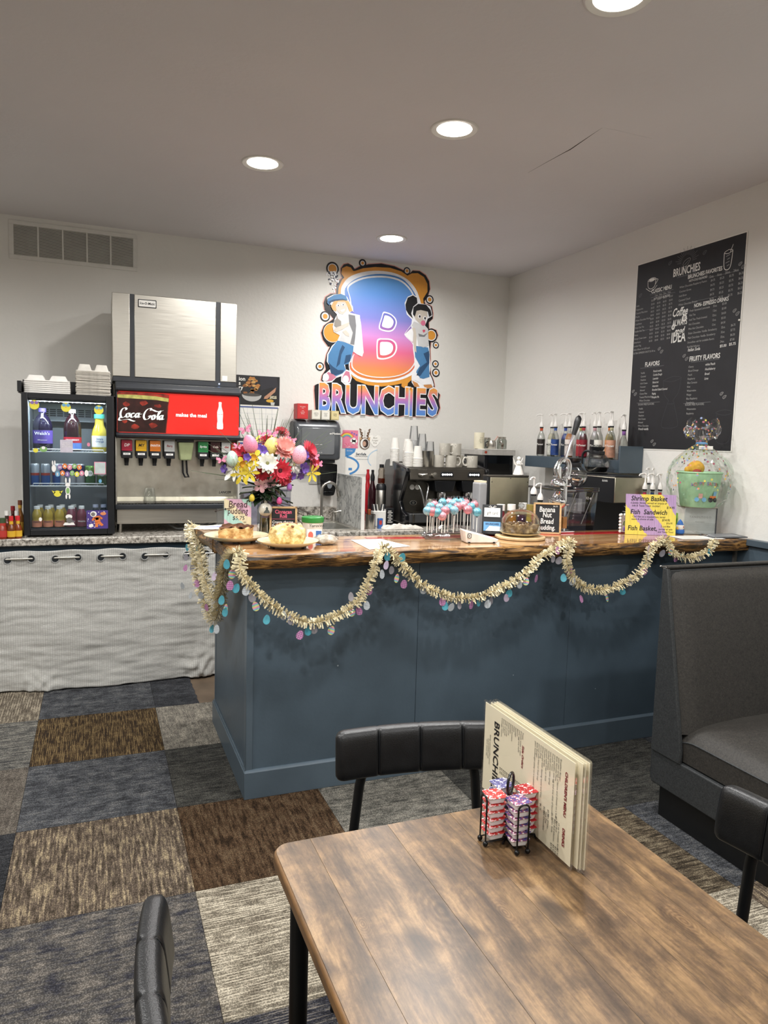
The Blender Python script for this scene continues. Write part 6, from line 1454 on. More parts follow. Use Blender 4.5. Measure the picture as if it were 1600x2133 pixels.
L('shirt', SH, [(-0.346,0.169),(-0.303,0.167),(-0.253,0.184),(-0.209,0.175),(-0.199,0.094),(-0.204,0.006),(-0.210,-0.063),(-0.276,-0.047),(-0.334,-0.031),(-0.321,0.030),(-0.301,0.066),(-0.352,0.095)], 11)
L('shirt_shade', SHs, [(-0.267,0.176),(-0.212,0.171),(-0.201,0.094),(-0.206,0.006),(-0.214,-0.056),(-0.247,-0.052),(-0.227,0.038),(-0.258,0.103)], 12)
L('arm', SK, [(-0.386,0.039),(-0.380,0.059),(-0.316,0.091),(-0.258,0.116),(-0.265,0.089),(-0.322,0.051),(-0.365,0.030)], 13); L('arm', SK, [(-0.314,0.038),(-0.286,0.053),(-0.256,0.022),(-0.259,0.005),(-0.285,0.010)], 13); L('hand', SKs, [(-0.384,0.079),(-0.381,0.120),(-0.367,0.134),(-0.364,0.168),(-0.353,0.135),(-0.327,0.117),(-0.326,0.084),(-0.365,0.067)], 13)
L('face', SK, [(-0.384,0.246),(-0.363,0.268),(-0.298,0.274),(-0.276,0.250),(-0.282,0.202),(-0.310,0.173),(-0.339,0.173),(-0.368,0.201)], 12); L('hair', HR, [(-0.412,0.224),(-0.391,0.265),(-0.320,0.282),(-0.269,0.277),(-0.247,0.239),(-0.235,0.206),(-0.260,0.197),(-0.276,0.236),(-0.298,0.271),(-0.356,0.266),(-0.376,0.234),(-0.368,0.188),(-0.397,0.198)], 13)
L('cap', JB, [(-0.444,0.247),(-0.441,0.281),(-0.392,0.312),(-0.335,0.328),(-0.292,0.315),(-0.277,0.283),(-0.320,0.286),(-0.363,0.278),(-0.406,0.264),(-0.426,0.232)], 14); L('cap_shade', JD, [(-0.437,0.258),(-0.392,0.279),(-0.320,0.291),(-0.280,0.283),(-0.320,0.280),(-0.370,0.273),(-0.412,0.257),(-0.426,0.236)], 15)
for (cx, cy) in [(-0.355,0.236),(-0.316,0.246)]: L('eye', LW, disc(cx, cy, .013, .009, 12), 14); L('pupil', LK, disc(cx + .003, cy, .005, .006, 8), 14.6)
L('mouth', LW, [(-0.336,0.200),(-0.297,0.217),(-0.304,0.197),(-0.325,0.190)], 14)
# teen with ponytail, right of the letter
L('figure_outline', LW, [(0.211,0.309),(0.236,0.360),(0.282,0.385),(0.321,0.368),(0.335,0.320),(0.402,0.316),(0.442,0.302),(0.455,0.268),(0.464,0.227),(0.422,0.202),(0.400,0.144),(0.429,0.118),(0.436,0.020),(0.446,-0.036),(0.454,-0.121),(0.464,-0.184),(0.454,-0.242),(0.480,-0.284),(0.498,-0.333),(0.491,-0.362),(0.411,-0.370),(0.363,-0.362),(0.323,-0.357),(0.295,-0.323),(0.293,-0.273),(0.318,-0.208),(0.311,-0.116),(0.297,-0.047),(0.296,0.079),(0.275,0.127),(0.281,0.183),(0.233,0.221)], 9)
HB = fm('toon_hair_black', '#17181c')
L('ponytail', HB, [(0.219,0.296),(0.237,0.353),(0.282,0.376),(0.318,0.360),(0.325,0.319),(0.289,0.288),(0.272,0.231),(0.289,0.191),(0.249,0.222),(0.225,0.255)], 10)
L('jeans', JB, [(0.308,-0.025),(0.359,-0.028),(0.434,-0.030),(0.448,-0.086),(0.448,-0.185),(0.455,-0.271),(0.400,-0.288),(0.329,-0.278),(0.335,-0.228),(0.365,-0.184),(0.319,-0.116)], 11); L('jeans_shade', JD, [(0.393,-0.083),(0.443,-0.058),(0.449,-0.157),(0.405,-0.217),(0.368,-0.269),(0.336,-0.263),(0.365,-0.198),(0.427,-0.151)], 12)
L('cuff', LW, [(0.297,-0.273),(0.323,-0.229),(0.368,-0.283),(0.362,-0.319),(0.310,-0.300)], 12); L('cuff', LW, [(0.384,-0.296),(0.455,-0.271),(0.476,-0.291),(0.473,-0.327),(0.394,-0.339)], 12)
L('shoe', fm('toon_shoe_tan', '#c8894e'), [(0.298,-0.308),(0.346,-0.327),(0.367,-0.354),(0.323,-0.360)], 13); L('shoe', fm('toon_shoe_tan', '#c8894e'), [(0.402,-0.338),(0.473,-0.331),(0.490,-0.355),(0.419,-0.366)], 13)
L('shirt', SH, [(0.279,0.134),(0.297,0.170),(0.353,0.154),(0.400,0.144),(0.429,0.111),(0.432,0.020),(0.438,-0.015),(0.391,-0.033),(0.343,-0.022),(0.324,0.068),(0.303,0.115)], 12); L('shirt_shade', SHs, [(0.340,0.076),(0.387,0.066),(0.426,0.090),(0.396,0.052),(0.348,0.052)], 13); L('shirt_heart', fm('toon_heart', '#c8506a'), [(0.376,0.103),(0.386,0.111),(0.401,0.109),(0.400,0.095),(0.386,0.085)], 14)
L('arm', SK, [(0.283,0.120),(0.311,0.116),(0.325,0.054),(0.324,-0.031),(0.329,-0.080),(0.309,-0.067),(0.297,0.009),(0.296,0.079)], 13)
L('face', SK, [(0.291,0.226),(0.301,0.282),(0.355,0.294),(0.411,0.271),(0.417,0.216),(0.391,0.164),(0.353,0.154),(0.312,0.186)], 12); L('hair', HB, [(0.287,0.225),(0.289,0.281),(0.331,0.313),(0.402,0.313),(0.443,0.274),(0.456,0.233),(0.433,0.217),(0.420,0.258),(0.356,0.266),(0.318,0.256),(0.304,0.206)], 13)
for (cx, cy) in [(0.346,0.213),(0.394,0.203)]: L('eye', LW, disc(cx, cy, .014, .017, 12), 14); L('pupil', LK, disc(cx + .002, cy, .008, .011, 8), 14.6)
(cx, cy), = [(0.380,0.163)]; L('bubble_gum', fm('toon_gum', '#d0708e'), disc(cx, cy, .021, .021, 18), 15)
# the word
for kx, (ch, cxx, cyy) in enumerate(zip('BRUNCHIES', range(9), range(9))):
    (x, y), = [[(-0.454, -0.493), (-0.342, -0.496), (-0.21, -0.499), (-0.069, -0.497), (0.076, -0.496), (0.21, -0.492), (0.294, -0.499), (0.381, -0.491), (0.491, -0.488)][kx]]
    hgt = .305; sxx = (.58, .60, .66, .68, .64, .62, .50, .60, .66)[kx]
    txt(ch, hgt, LW, lo_, (x, y, .0115), bold=.017, sx=sxx, name='letter_outline')
    txt(ch, hgt, GT, lo_, (x, y, .0125), bold=.0075, sx=sxx, name='letter')
(cx, cy), = [(0.287,-0.387)]; L('letter_dot', LO, disc(cx, cy + .01, .012), 17)

# ------------------------------------------------------------------ chalkboard menu poster on the right wall
PW, PH = .855, 1.19
ms = thing('menu_poster', 'tall black BRUNCHIES drinks menu poster on the right wall', 'poster', (XR - .002, 3.939, 1.548), WR)
M_CHALK = mat('poster_black', '#1d1e22', .55, var=.10, scale=9)
MB().box(0, PW, 0, PH, 0, .003).build('sheet', M_CHALK, ms)
MB().box(-.007, PW + .007, -.007, PH + .007, -.0003, .0012).build('white_border', M_PAPER, ms)
K1, K2, K3, K4 = fm('chalk_white', '#e8e7e2'), fm('chalk_grey', '#a9a9a6'), fm('chalk_dim', '#6f7072'), fm('chalk_faint', '#3d3e42')
def P_(body, p, size, m_=None, align='CENTER', bold=0, **k): return txt(body, size, m_ or K2, ms, (p[0], p[1], .0036), align=align, bold=bold * size, **k)
P_('BRUNCHIES', (0.430, 1.074), .066, K1, bold=.020, sx=.62); P_('coffeehouse & cafe', (0.432, 1.046), .020, K3)
P_('CLASSIC MENU', (0.229, 0.997), .035, K1, bold=.016, sx=.75); P_('BRUNCHIES FAVORITES', (0.575, 1.029), .034, K1, bold=.016, sx=.72); P_('NON- ESPRESSO DRINKS', (0.638, 0.851), .032, K1, bold=.018, sx=.72)
P_('FLAVORS', (0.188, 0.539), .040, K1, bold=.018, sx=.8); P_('FRUITY FLAVORS', (0.618, 0.539), .041, K1, bold=.018, sx=.74)
P_('12oz.  16oz.  20oz.  24oz.', (0.243, 0.968), .017, K2, sx=.8); P_('HOT-COLD-BLENDED', (0.237, 0.948), .018, K1, sx=.8); P_('HOT-COLD-BLENDED', (0.528, 1.004), .018, K1, sx=.8)
P_('12oz.    16oz.    20oz.    24oz.', (0.716, 0.998), .021, K2, sx=.85)
names = ['Latte', 'Cappuccino', 'Caramel Macchiato', 'Mocha', 'White Chocolate Mocha', 'Cold Brew', 'Dirty Chai Tea', 'Vanilla Chai Tea', 'Breve', 'Honey Cream Latte', 'Americano', 'London Fog', 'Add a Flavor for $.50 each', 'EXTRA ESPRESSO SHOT $1.00 ea.']
P_('\n'.join(names), (0.006, 0.936), .0165, K2, 'LEFT', lead=1.43, sx=.85)
prices = [('$3.50', '$4.00', '$4.50', '$5.00'), ('$3.50', '$4.00', '$4.50', '$5.00'), ('$4.25', '$4.75', '$5.25', '$5.75'), ('$4.25', '$4.75', '$5.25', '$5.75'), ('$4.50', '$5.00', '$5.50', '$6.00'), ('$3.00', '$3.50', '$4.00', '$4.50'), ('$4.50', '$5.00', '$5.50', '$6.00'), ('$4.25', '$4.75', '$5.25', '$5.75'), ('$4.00', '$4.50', '$5.00', '$5.50'), ('$4.50', '$5.00', '$5.50', '$6.00'), ('$2.50', '$3.00', '$3.50', '$4.00'), ('$4.50', '$5.00', '$5.50', '$6.00')]
for j in range(4): P_('\n'.join(p[j] for p in prices), ((0.145, 0.943)[0] + j * .052, (0.145, 0.943)[1] + .006), .0165, K2, 'LEFT', lead=1.40, sx=.8)
P_('White Chocolate Raspberry Fusion\nCoconut Grove\nIrish Brew\nCaramel Cloud\nWhite Chocolate Dream', ((0.383, 0.982)[0], (0.382, 0.989)[1]), .0175, K2, 'LEFT', lead=1.50, sx=.85)
for j, c_ in enumerate(('$4.75', '$5.25', '$5.75', '$6.25')): P_('\n'.join([c_] * 5), ((0.626, 0.989)[0] + j * .066, (0.626, 0.984)[1]), .0175, K2, 'LEFT', lead=1.52, sx=.8)
P_('Fresh Squeezed Lemonade\nHot Tea\nIced Tea- Fresh brewed\nHot Chocolate\nMint Hot Chocolate\nShake Chocolate- Vanilla- Strawberry\nMalt Chocolate- Vanilla- Strawberry\nSmoothies- ask for available flavors\nRed Bull Infusion', ((0.478, 0.828)[0], (0.478, 0.835)[1]), .0175, K2, 'LEFT', lead=1.52, sx=.82)
P_('Italian Soda', (0.532, 0.595), .026, K1, bold=.01, shear=.2, sx=.8)
P_('32oz.\n12oz.\n32oz.\n12oz.\n12oz.', (0.656, 0.835), .0175, K2, 'LEFT', lead=1.51, sx=.8); P_('$3.00\n$3.00\n$4.00\n$3.50\n$4.00', (0.722, 0.837), .0175, K2, 'LEFT', lead=1.51, sx=.8)
P_('32oz.\n32oz.\n32oz.\n24oz.', (0.726, 0.705), .0175, K2, 'LEFT', lead=1.51, sx=.8); P_('$6.75\n$7.75\n$6.50\n$7.00', (0.795, 0.708), .0175, K2, 'LEFT', lead=1.51, sx=.8); P_('$5.00', (0.750, 0.592), .021, K1, bold=.012); P_('$5.75', (0.815, 0.595), .021, K1, bold=.012)
P_('Vanilla\nCaramel\nHazelnut\nIrish Cream\nCoconut\nAlmond\nCreme Mint\nToasted Marshmallow\nWhite Chocolate', (0.089, 0.496), .0165, K2, 'LEFT', lead=1.35, sx=.85); P_('SUGAR FREE FLAVORS', (0.154, 0.285), .0175, K2, sx=.85)
P_('Vanilla\nCaramel\nHazelnut\nIrish Cream\nAlmond\nWhite Chocolate', (0.091, 0.266), .0165, K2, 'LEFT', lead=1.35, sx=.85); P_('French vanilla', (0.143, 0.126), .021, K1, shear=.2, sx=.8)
P_('French vanilla\nCookie Dough\nLavender\nButternut\nAmaretto\nBrandied Salted Caramel\nRaging\nPumpkin Pie', (0.202, 0.501), .0185, K1, 'LEFT', lead=1.27, sx=.72, shear=.15)
P_('Cherry\nBlood Orange\nPeach\nRaspberry\nBlue Curacao\nKiwi\nWatermelon\nMango\nBlue Raspberry\nStrawberry', (0.499, 0.502), .0165, K2, 'LEFT', lead=1.43, sx=.85); P_('SUGAR FREE FLAVORS', (0.566, 0.269), .0175, K2, sx=.85); P_('Watermelon\nRaspberry', (0.507, 0.251), .0165, K2, 'LEFT', lead=1.6, sx=.85)
P_('white Peach\nHuckleberry\nBread\nLime', (0.629, 0.507), .020, K1, 'LEFT', lead=1.35, sx=.75, shear=.15)
P_('Coffee', (0.398, 0.832), .070, K1, bold=.020, shear=.35, sx=.66); P_('IS', (0.439, 0.791), .028, M_INK, bold=.02)
flat('round_print', K1, ms, disc((0.439, 0.791)[0], (0.439, 0.791)[1], .020, .022, 18), .0034); 
P_('ALWAYS', (0.404, 0.769), .052, K1, bold=.024, sx=.58); flat('round_print', K1, ms, disc((0.351, 0.748)[0], (0.351, 0.748)[1], .014, .016, 18), .0034); P_('A', (0.351, 0.748), .022, M_INK, bold=.02)
P_('good', (0.405, 0.719), .056, K1, bold=.022, shear=.3, sx=.68); P_('IDEA', (0.399, 0.680), .088, K1, bold=.018, sx=.62)
def stroke(pts, w, m_, nm='drawing', close=False):
    q = MB(); q.ribbon([(p.x, p.y) for p in spline([(a, b_, 0) for a, b_ in pts], 4, close)], w, .0035, close); return q.build(nm, m_, ms, smooth=0)
for a, b_ in (((0.127, 0.980), (0.333, 0.978)), ((0.138, 0.961), (0.349, 0.959)), ((0.081, 0.520), (0.293, 0.521)), ((0.067, 0.296), (0.277, 0.295)), ((0.450, 1.028), (0.710, 1.024)), ((0.617, 0.996), (0.820, 0.994)), ((0.489, 0.878), (0.676, 0.877)), ((0.002, 0.763), (0.339, 0.761)), ((0.518, 0.520), (0.729, 0.520)), ((0.478, 0.277), (0.687, 0.279))): stroke([a, b_], .002, K3, 'rule')
sc = (0.428, 1.120)
for k in range(19):
    a = math.radians(5 + 170 * k / 18); r0, r1 = .045, (.095 if k % 2 else .078); stroke([(sc[0] + r0 * math.cos(a), sc[1] + r0 * math.sin(a)), (sc[0] + r1 * math.cos(a), sc[1] + r1 * math.sin(a))], .0022, K3, 'ray')
def bean(p, r, m_): stroke([(p[0] + r * math.cos(2 * PI * j / 8) * (1 + .3 * math.sin(2 * PI * j / 8)), p[1] + r * .7 * math.sin(2 * PI * j / 8) + r * .4 * math.cos(2 * PI * j / 8)) for j in range(8)], .002, m_, 'bean_drawing', True); stroke([(p[0] - r * .6, p[1] - r * .4), (p[0], p[1]), (p[0] + r * .6, p[1] + r * .4)], .0016, m_, 'bean_drawing')
bean(sc, .028, K2)
for p, m_ in (((0.290, 1.145), K3), ((0.565, 1.147), K3), ((0.039, 0.992), K3)): bean(p, .013, m_)
for p in ((0.839, 1.018), (0.823, 0.768), (0.253, 0.619), (0.468, 0.554), (0.036, 0.365), (0.774, 0.313), (0.241, 0.038)):
    bean((p[0] - .010, p[1] + .010), .011, K2); bean((p[0] + .012, p[1] - .010), .012, K2)
g_ = (0.741, 1.069)
stroke([(g_[0] - .03, g_[1] + .04), (g_[0] - .022, g_[1] - .045), (g_[0] + .018, g_[1] - .045), (g_[0] + .03, g_[1] + .045)], .004, K1, 'glass_drawing'); stroke([(g_[0] - .03, g_[1] + .042), (g_[0], g_[1] + .054), (g_[0] + .03, g_[1] + .046), (g_[0], g_[1] + .034)], .003, K1, 'glass_drawing', True); stroke([(g_[0] + .012, g_[1] + .04), (g_[0] + .03, g_[1] + .078)], .003, K1, 'glass_drawing')
for k in range(4): stroke([(g_[0] - .016 + .01 * (k % 2), g_[1] + .02 - .018 * k), (g_[0] + .012, g_[1] + .026 - .018 * k)], .003, K2, 'glass_drawing')
c_ = (0.138, 1.051)
stroke([(c_[0] - .035, c_[1] + .022), (c_[0] - .03, c_[1] - .02), (c_[0], c_[1] - .034), (c_[0] + .03, c_[1] - .018), (c_[0] + .035, c_[1] + .026)], .0035, K1, 'cup_drawing'); stroke([(c_[0] - .035, c_[1] + .022), (c_[0], c_[1] + .034), (c_[0] + .035, c_[1] + .026), (c_[0], c_[1] + .012)], .003, K1, 'cup_drawing', True); flat('cup_foam', K1, ms, disc(c_[0], c_[1] + .023, .026, .008, 14), .0037); stroke([(c_[0] - .05, c_[1] - .024), (c_[0], c_[1] - .05), (c_[0] + .05, c_[1] - .02)], .003, K1, 'cup_drawing'); stroke([(c_[0] + .035, c_[1] + .02), (c_[0] + .055, c_[1] + .015), (c_[0] + .032, c_[1] - .012)], .003, K1, 'cup_drawing')
d_ = (0.372, 0.291)
for pts in ([(-.075, .135), (-.06, .05), (-.02, .01), (-.03, -.01), (.03, -.01), (.02, .01), (.06, .06), (.075, .145)], [(-.03, -.015), (-.07, -.14), (-.02, -.16), (.05, -.155), (.07, -.13), (.03, -.015)], [(-.075, .135), (0, .155), (.075, .145), (0, .125), (-.075, .135)]): stroke([(d_[0] + a, d_[1] + b_) for a, b_ in pts], .002, K4, 'carafe_drawing')
d_ = (0.793, 0.126)
stroke([(d_[0] - .055, d_[1] + .08), (d_[0] - .045, d_[1] - .07), (d_[0] + .045, d_[1] - .07), (d_[0] + .055, d_[1] + .08)], .002, K4, 'tumbler_drawing'); stroke([(d_[0] - .062, d_[1] + .09), (d_[0], d_[1] + .105), (d_[0] + .062, d_[1] + .09), (d_[0], d_[1] + .075)], .002, K4, 'tumbler_drawing', True)
MB().ball((PW, .72, .0095), .006, nu=8, nv=6).build('push_pin', M_WHITE, ms)

# ------------------------------------------------------------------ things on the bar top
def onb(p, dz=.0): return (p[0], p[1], ZT + .001 + dz)
M_ACR = glass('acrylic', '#f4f6f7', .9, .05)
def stripes(name, cols, sc, ang, grain=.25):
    """crayon-striped card"""
    t = NT(name); p = t.n('BsdfPrincipled', Roughness=.7); t.l(p, t.out)
    mp = t.coords((sc, sc, sc), 'Object', (0, ang, 0)); sp = t.n('SeparateXYZ'); t.l(mp, sp)
    n = t.n('TexNoise', Scale=9.0, Detail=3.0); t.l(mp, n)
    ma = t.n('Math', _operation='MULTIPLY_ADD'); ma.inputs[1].default_value = .16; t.l(n, ma); t.l(sp, ma, 'X', 2)
    fr = t.n('Math', _operation='FRACT'); t.l(ma, fr)
    k = len(cols); r = t.ramp([(i / k, C(c)) for i, c in enumerate(cols)]); r.color_ramp.interpolation = 'CONSTANT'; t.l(fr, r)
    n2 = t.n('TexNoise', Scale=3.0, Detail=3.0); m2 = t.coords((sc * 12, sc, sc * .6), 'Object', (0, ang, 0)); t.l(m2, n2)
    r2 = t.ramp([(.35, (1, 1, 1, 1)), (.7, (1 - grain, 1 - grain, 1 - grain, 1))]); t.l(n2, r2)
    mu = t.n('MixRGB', _blend_type='MULTIPLY'); mu.inputs[0].default_value = .8; t.l(r, mu, 0, 1); t.l(r2, mu, 0, 2); t.l(mu, p, 0, 'Base Color')
    return t.m
# bread pudding card in an acrylic stand
bp = thing('bread_pudding_sign', 'pastel striped card reading Bread pudding in an acrylic stand', 'sign', (.628, 3.47, ZT + .001), (-.10, 0, -.2))
MB().box(-.064, .064, -.0012, .0012, .003, .176).build('card', stripes('pastel_stripes', ['#e0b4c4', '#b4dcd0', '#e6d8b4', '#dcb0c8', '#b0d8cc'], 5.0, .9), bp)
MB().box(-.07, .07, .0015, .004, 0, .18).box(-.07, .07, -.03, .004, 0, .002).box(-.098, -.07, .0, .06, .0, .13).build('acrylic_stand', M_ACR, bp)
hb = mat('marker_brown', '#4a2a30', .6)
txt('Bread', .046, hb, bp, (0, -.0018, .150), WB, shear=.1, bold=.0004, sx=.82); txt('pudding', .042, hb, bp, (0, -.0018, .118), WB, shear=.1, bold=.0004, sx=.72); txt('$5.75', .026, M_INK, bp, (.004, -.0018, .084), WB, shear=.1); txt('ea', .013, M_INK, bp, (.034, -.0018, .066), WB)
pp_ = thing('paper_stack', 'loose white papers at the left end of the bar', 'papers', onb((0.571, 3.802, 1.077)))
for k in range(4): MB().box(-.10, .10, -.075, .075, .0006 * k, .0006 * k + .0004).build('sheet', M_PAPER, pp_, (.008 * k, .006 * k, 0), (0, 0, .25 * k - .3))
flat('print_band', fm('print_lilac', '#9aa0d8'), pp_, [(-.05, .0), (.06, .0), (.06, .03), (-.05, .03)], .0032)
# plates with pastry
M_PLATE = mat('cream_plate', '#dfd3ad', .25, var=.02)
def plate(label, loc, r):
    t_ = thing('serving_plate', label, 'plate', loc)
    MB().lathe([(.0001, .012), (r * .62, .012), (r * .70, .016), (r * .98, .030), (r, .031), (r * .99, .027), (r * .70, .010), (r * .62, .006), (.0001, .006)], 44, cap=False).build('dish', M_PLATE, t_, smooth=60)
    for k in range(6): MB().cbox(0, 0, .003, .022, .012, .006).build('rubber_foot', M_BLKPL, t_, (r * .58 * math.cos(k * PI / 3 + .3), r * .58 * math.sin(k * PI / 3 + .3), 0), (0, 0, k * PI / 3 + .3 + PI / 2))
    return t_
def crumb(name, a, b_, c):
    t = NT(name); p = t.n('BsdfPrincipled', Roughness=.6); t.l(p, t.out)
    mp = t.coords(); n = t.n('TexNoise', Scale=32.0, Detail=5.0, Roughness=.65); t.l(mp, n)
    r = t.ramp([(.36, C(a)), (.5, C(b_)), (.64, C(c))]); t.l(n, r); t.l(r, p, 0, 'Base Color')
    b2 = t.n('Bump', Strength=.7, Distance=.005); t.l(n, b2, 0, 'Height'); t.l(b2, p, 0, 'Normal')
    return t.m
P1 = onb((0.592, 3.291, 1.077)); P2 = onb((0.777, 3.075, 1.077))
plate('cream plate with black feet under the bread pudding slice', P1, .146)
plate('cream plate with black feet under the cinnamon roll', P2, .134)
bs = thing('bread_pudding', 'browned slice of bread pudding on the left plate', 'dessert', (P1[0], P1[1], P1[2] + .0135), (0, 0, -.35))
def lump(nx, w, d, h, amp, seed):
    def f(u, v):
        a = 2 * PI * u; cs, sn = math.cos(a), math.sin(a)
        r_ = min(1 / max(abs(cs), 1e-3), 1 / max(abs(sn), 1e-3)); r_ = r_ ** .8
        if v < .72: k = v / .72; x, y, z = cs * r_ * w, sn * r_ * d, h * k
        else: k = (v - .72) / .28; x, y, z = cs * r_ * w * (1 - k), sn * r_ * d * (1 - k), h * (1 + .02 * math.sin(PI * k))
        q = Vector((x * 28 + seed, y * 28, z * 28)); nn = noise.noise(q) + .5 * noise.noise(q * 2.3)
        e = min(1, v / .05)
        return (x * (1 + amp * nn * e), y * (1 + amp * nn * e), max(0, z + h * .22 * nn * (1 if v > .5 else .2) * e))
    return f
MB().grid(lump(0, .072, .05, .048, .14, 1), 56, 30, closeu=True).build('slice', crumb('pudding_crumb', '#8a5c2c', '#b98d55', '#dcc08c'), bs, smooth=70)
MB().grid(lambda u, v: (lambda p: (p[0] * 1.01, p[1] * 1.01, p[2]))((lambda x, y: (x, y, .047 + .010 * noise.noise(Vector((x * 40, y * 40, 0))) + .022 * (1 - (x / .075) ** 2) * max(0, noise.noise(Vector((x * 18 + 3, y * 10, 2)))) + .006))(-.070 + .14 * u, -.048 + .096 * v)), 30, 20).build('crust', crumb('pudding_crust', '#3a2014', '#5c3620', '#8a5a30'), bs, smooth=70, solid=.004)
cr_ = thing('cinnamon_roll', 'large iced cinnamon roll with pecans on the right plate', 'dessert', (P2[0], P2[1], P2[2] + .0135))
def roll(u, v):
    a = 2 * PI * u
    prof = [(.070, 0), (.079, .02), (.080, .05), (.074, .068), (.055, .084), (.03, .088), (.0005, .090)]
    k = v * (len(prof) - 1); i = int(min(k, len(prof) - 2)); t_ = k - i
    r_ = prof[i][0] + (prof[i + 1][0] - prof[i][0]) * t_; z = prof[i][1] + (prof[i + 1][1] - prof[i][1]) * t_
    q = Vector((math.cos(a) * r_ * 22, math.sin(a) * r_ * 22, z * 22)); n_ = noise.noise(q) + .6 * noise.noise(q * 2.4)
    return (math.cos(a) * r_ * (1 + .11 * n_), math.sin(a) * r_ * (1 + .11 * n_), max(0, z * (1 + .10 * n_ * v)))
MB().grid(roll, 60, 34, closeu=True).build('roll', crumb('iced_roll', '#9a7338', '#d0b070', '#ecdca8'), cr_, smooth=70)
for k in range(9):
    a, r_ = random.uniform(0, 2 * PI), random.uniform(.008, .058)
    MB().ball((0, 0, 0), .011, .007, .005, nu=10, nv=6, wob=.3, seed=k).build('pecan', mat('pecan', '#7a4a26', .5, var=.2), cr_, (r_ * math.cos(a), r_ * math.sin(a), .090 - r_ * .12), (0, 0, a))
wp = thing('wrapped_pastry', 'cling-wrapped white pastry beside the cinnamon roll', 'pastry', onb((0.960, 3.114, 1.077)))
MB().ball((0, 0, .022), .052, .04, .022, 24, 14, wob=.25, seed=4).build('pastry', crumb('sugared_pastry', '#a89a88', '#cfc4b2', '#ece6da'), wp, smooth=80)
MB().ball((0, 0, .023), .056, .044, .0235, 24, 12, wob=.35, seed=9).build('cling_film', M_ACR, wp, smooth=30)
# chalkboards
M_PINE = mat('pale_pine', '#c9a678', .55, var=.12, scale=12, stretch=(1, 1, 6)); M_SLATE = mat('chalk_slate', '#1b1d20', .7, var=.12, scale=14)
def chalk(label, loc, rz, w, h):
    t_ = thing('chalkboard_sign', label, 'chalkboard', loc, (-.13, 0, rz))
    fw = .010
    MB().box(-w, -w + fw, -.005, .005, 0, h).box(w - fw, w, -.005, .005, 0, h).box(-w, w, -.005, .005, h - fw, h).box(-w, w, -.005, .005, 0, fw).build('frame', M_PINE, t_, bev=.0012)
    MB().box(-w + fw, w - fw, -.001, .003, fw, h - fw).build('slate', M_SLATE, t_)
    MB().box(-.008, .008, .003, .045, 0, .006).build('easel_leg', M_PINE, t_)
    return t_
CKP = fm('chalk_pink', '#e0607e')
cb1 = chalk('small chalkboard reading Cinnacan Roll in pink chalk', (.845, 3.44, ZT + .001), -.18, .067, .142)
txt('Cinnacan\nRoll', .026, CKP, cb1, (0, -.0018, .128), WB, bold=.0006, lead=.8, sx=.85); txt('Cream cheese\nFrosting\n$6.50', .0175, K1, cb1, (-.054, -.0018, .074), WB, 'LEFT', bold=.0004, lead=.95); MB().box(-.055, .055, -.0016, -.001, .080, .0813).build('chalk_line', CKP, cb1)
cb2 = chalk('small chalkboard reading Banana Nut Bread pudding', (2.245, 3.265, ZT + .001), -.45, .074, .168)
for k, (w_, y, s_) in enumerate((('Banana', .131, .040), ('Nut', .102, .040), ('Bread', .068, .040), ('pudding.', .034, .036))): txt(w_, s_, K1, cb2, (-.002, -.0018, y), WB, bold=.0006, shear=.1, sx=.74)
txt('$6.50', .011, K1, cb2, (.042, -.0018, .150), WB)
# vase, bouquet
VX, VY = .770, 3.52
vs = thing('glass_vase', 'tall clear glass vase holding the bouquet on the bar', 'vase', (VX, VY, ZT + .001))
MB().prism(rrect(-.032, .032, -.032, .032, .004), .004, .20).build('glass', glass('vase_glass', '#e6ebe8', .9, .10), vs); MB().prism(rrect(-.03, .03, -.03, .03, .004), 0, .012).build('base', glass('vase_base', '#cfd6d4', .9, .2), vs)
q = MB()
for k in range(11): a, b_ = random.uniform(-.024, .024), random.uniform(-.024, .024); q.tube([(a, b_, .012), (a * .6, b_ * .6, .20), (a * 1.4, b_ * 1.4, .26)], .0028, 5)
q.build('stems', mat('stem_dark', '#4c5238', .7, var=.2), vs)
rb = MB().grid(lambda u, v: (-.005 + .055 * u + .018 * math.sin(5 * v), -.040 - .012 * math.sin(7 * v + 3 * u), .215 - .13 * v), 6, 16).build('ribbon', mat('lilac_organza', '#9a8fae', .5, var=.15, trans=.3), vs, smooth=80, solid=.0008)
ob = thing('glass_ornament', 'white ball ornament with a dark picture hanging on the vase', 'ornament', (.757, 3.445, 1.205))
MB().ball((0, 0, 0), .033, nu=24, nv=16).build('ball', mat('ornament_pearl', '#cfcabd', .15, var=.04, coat=.5), ob); MB().lathe([(.008, .031), (.008, .042), (.0001, .042)], 10).build('cap', M_STEELV, ob); MB().tube([(0, 0, .04), (.004, .01, .075)], .0008, 5).build('loop', M_STEELV, ob)
for pts in (disc(0, .008, .006, .007, 10), [(-.016, -.014), (.014, -.014), (.010, -.002), (.004, .004), (-.004, .004), (-.012, -.006)]): MB().at(T(0, -.0328, 0, rx=PI / 2)).prism(pts, -.003, .0008).build('picture', fm('orn_dark', '#4a5250'), ob)
bq = thing('flower_bouquet', 'bright mixed spring bouquet with Easter eggs in the vase', 'bouquet', (VX, VY, 1.27))
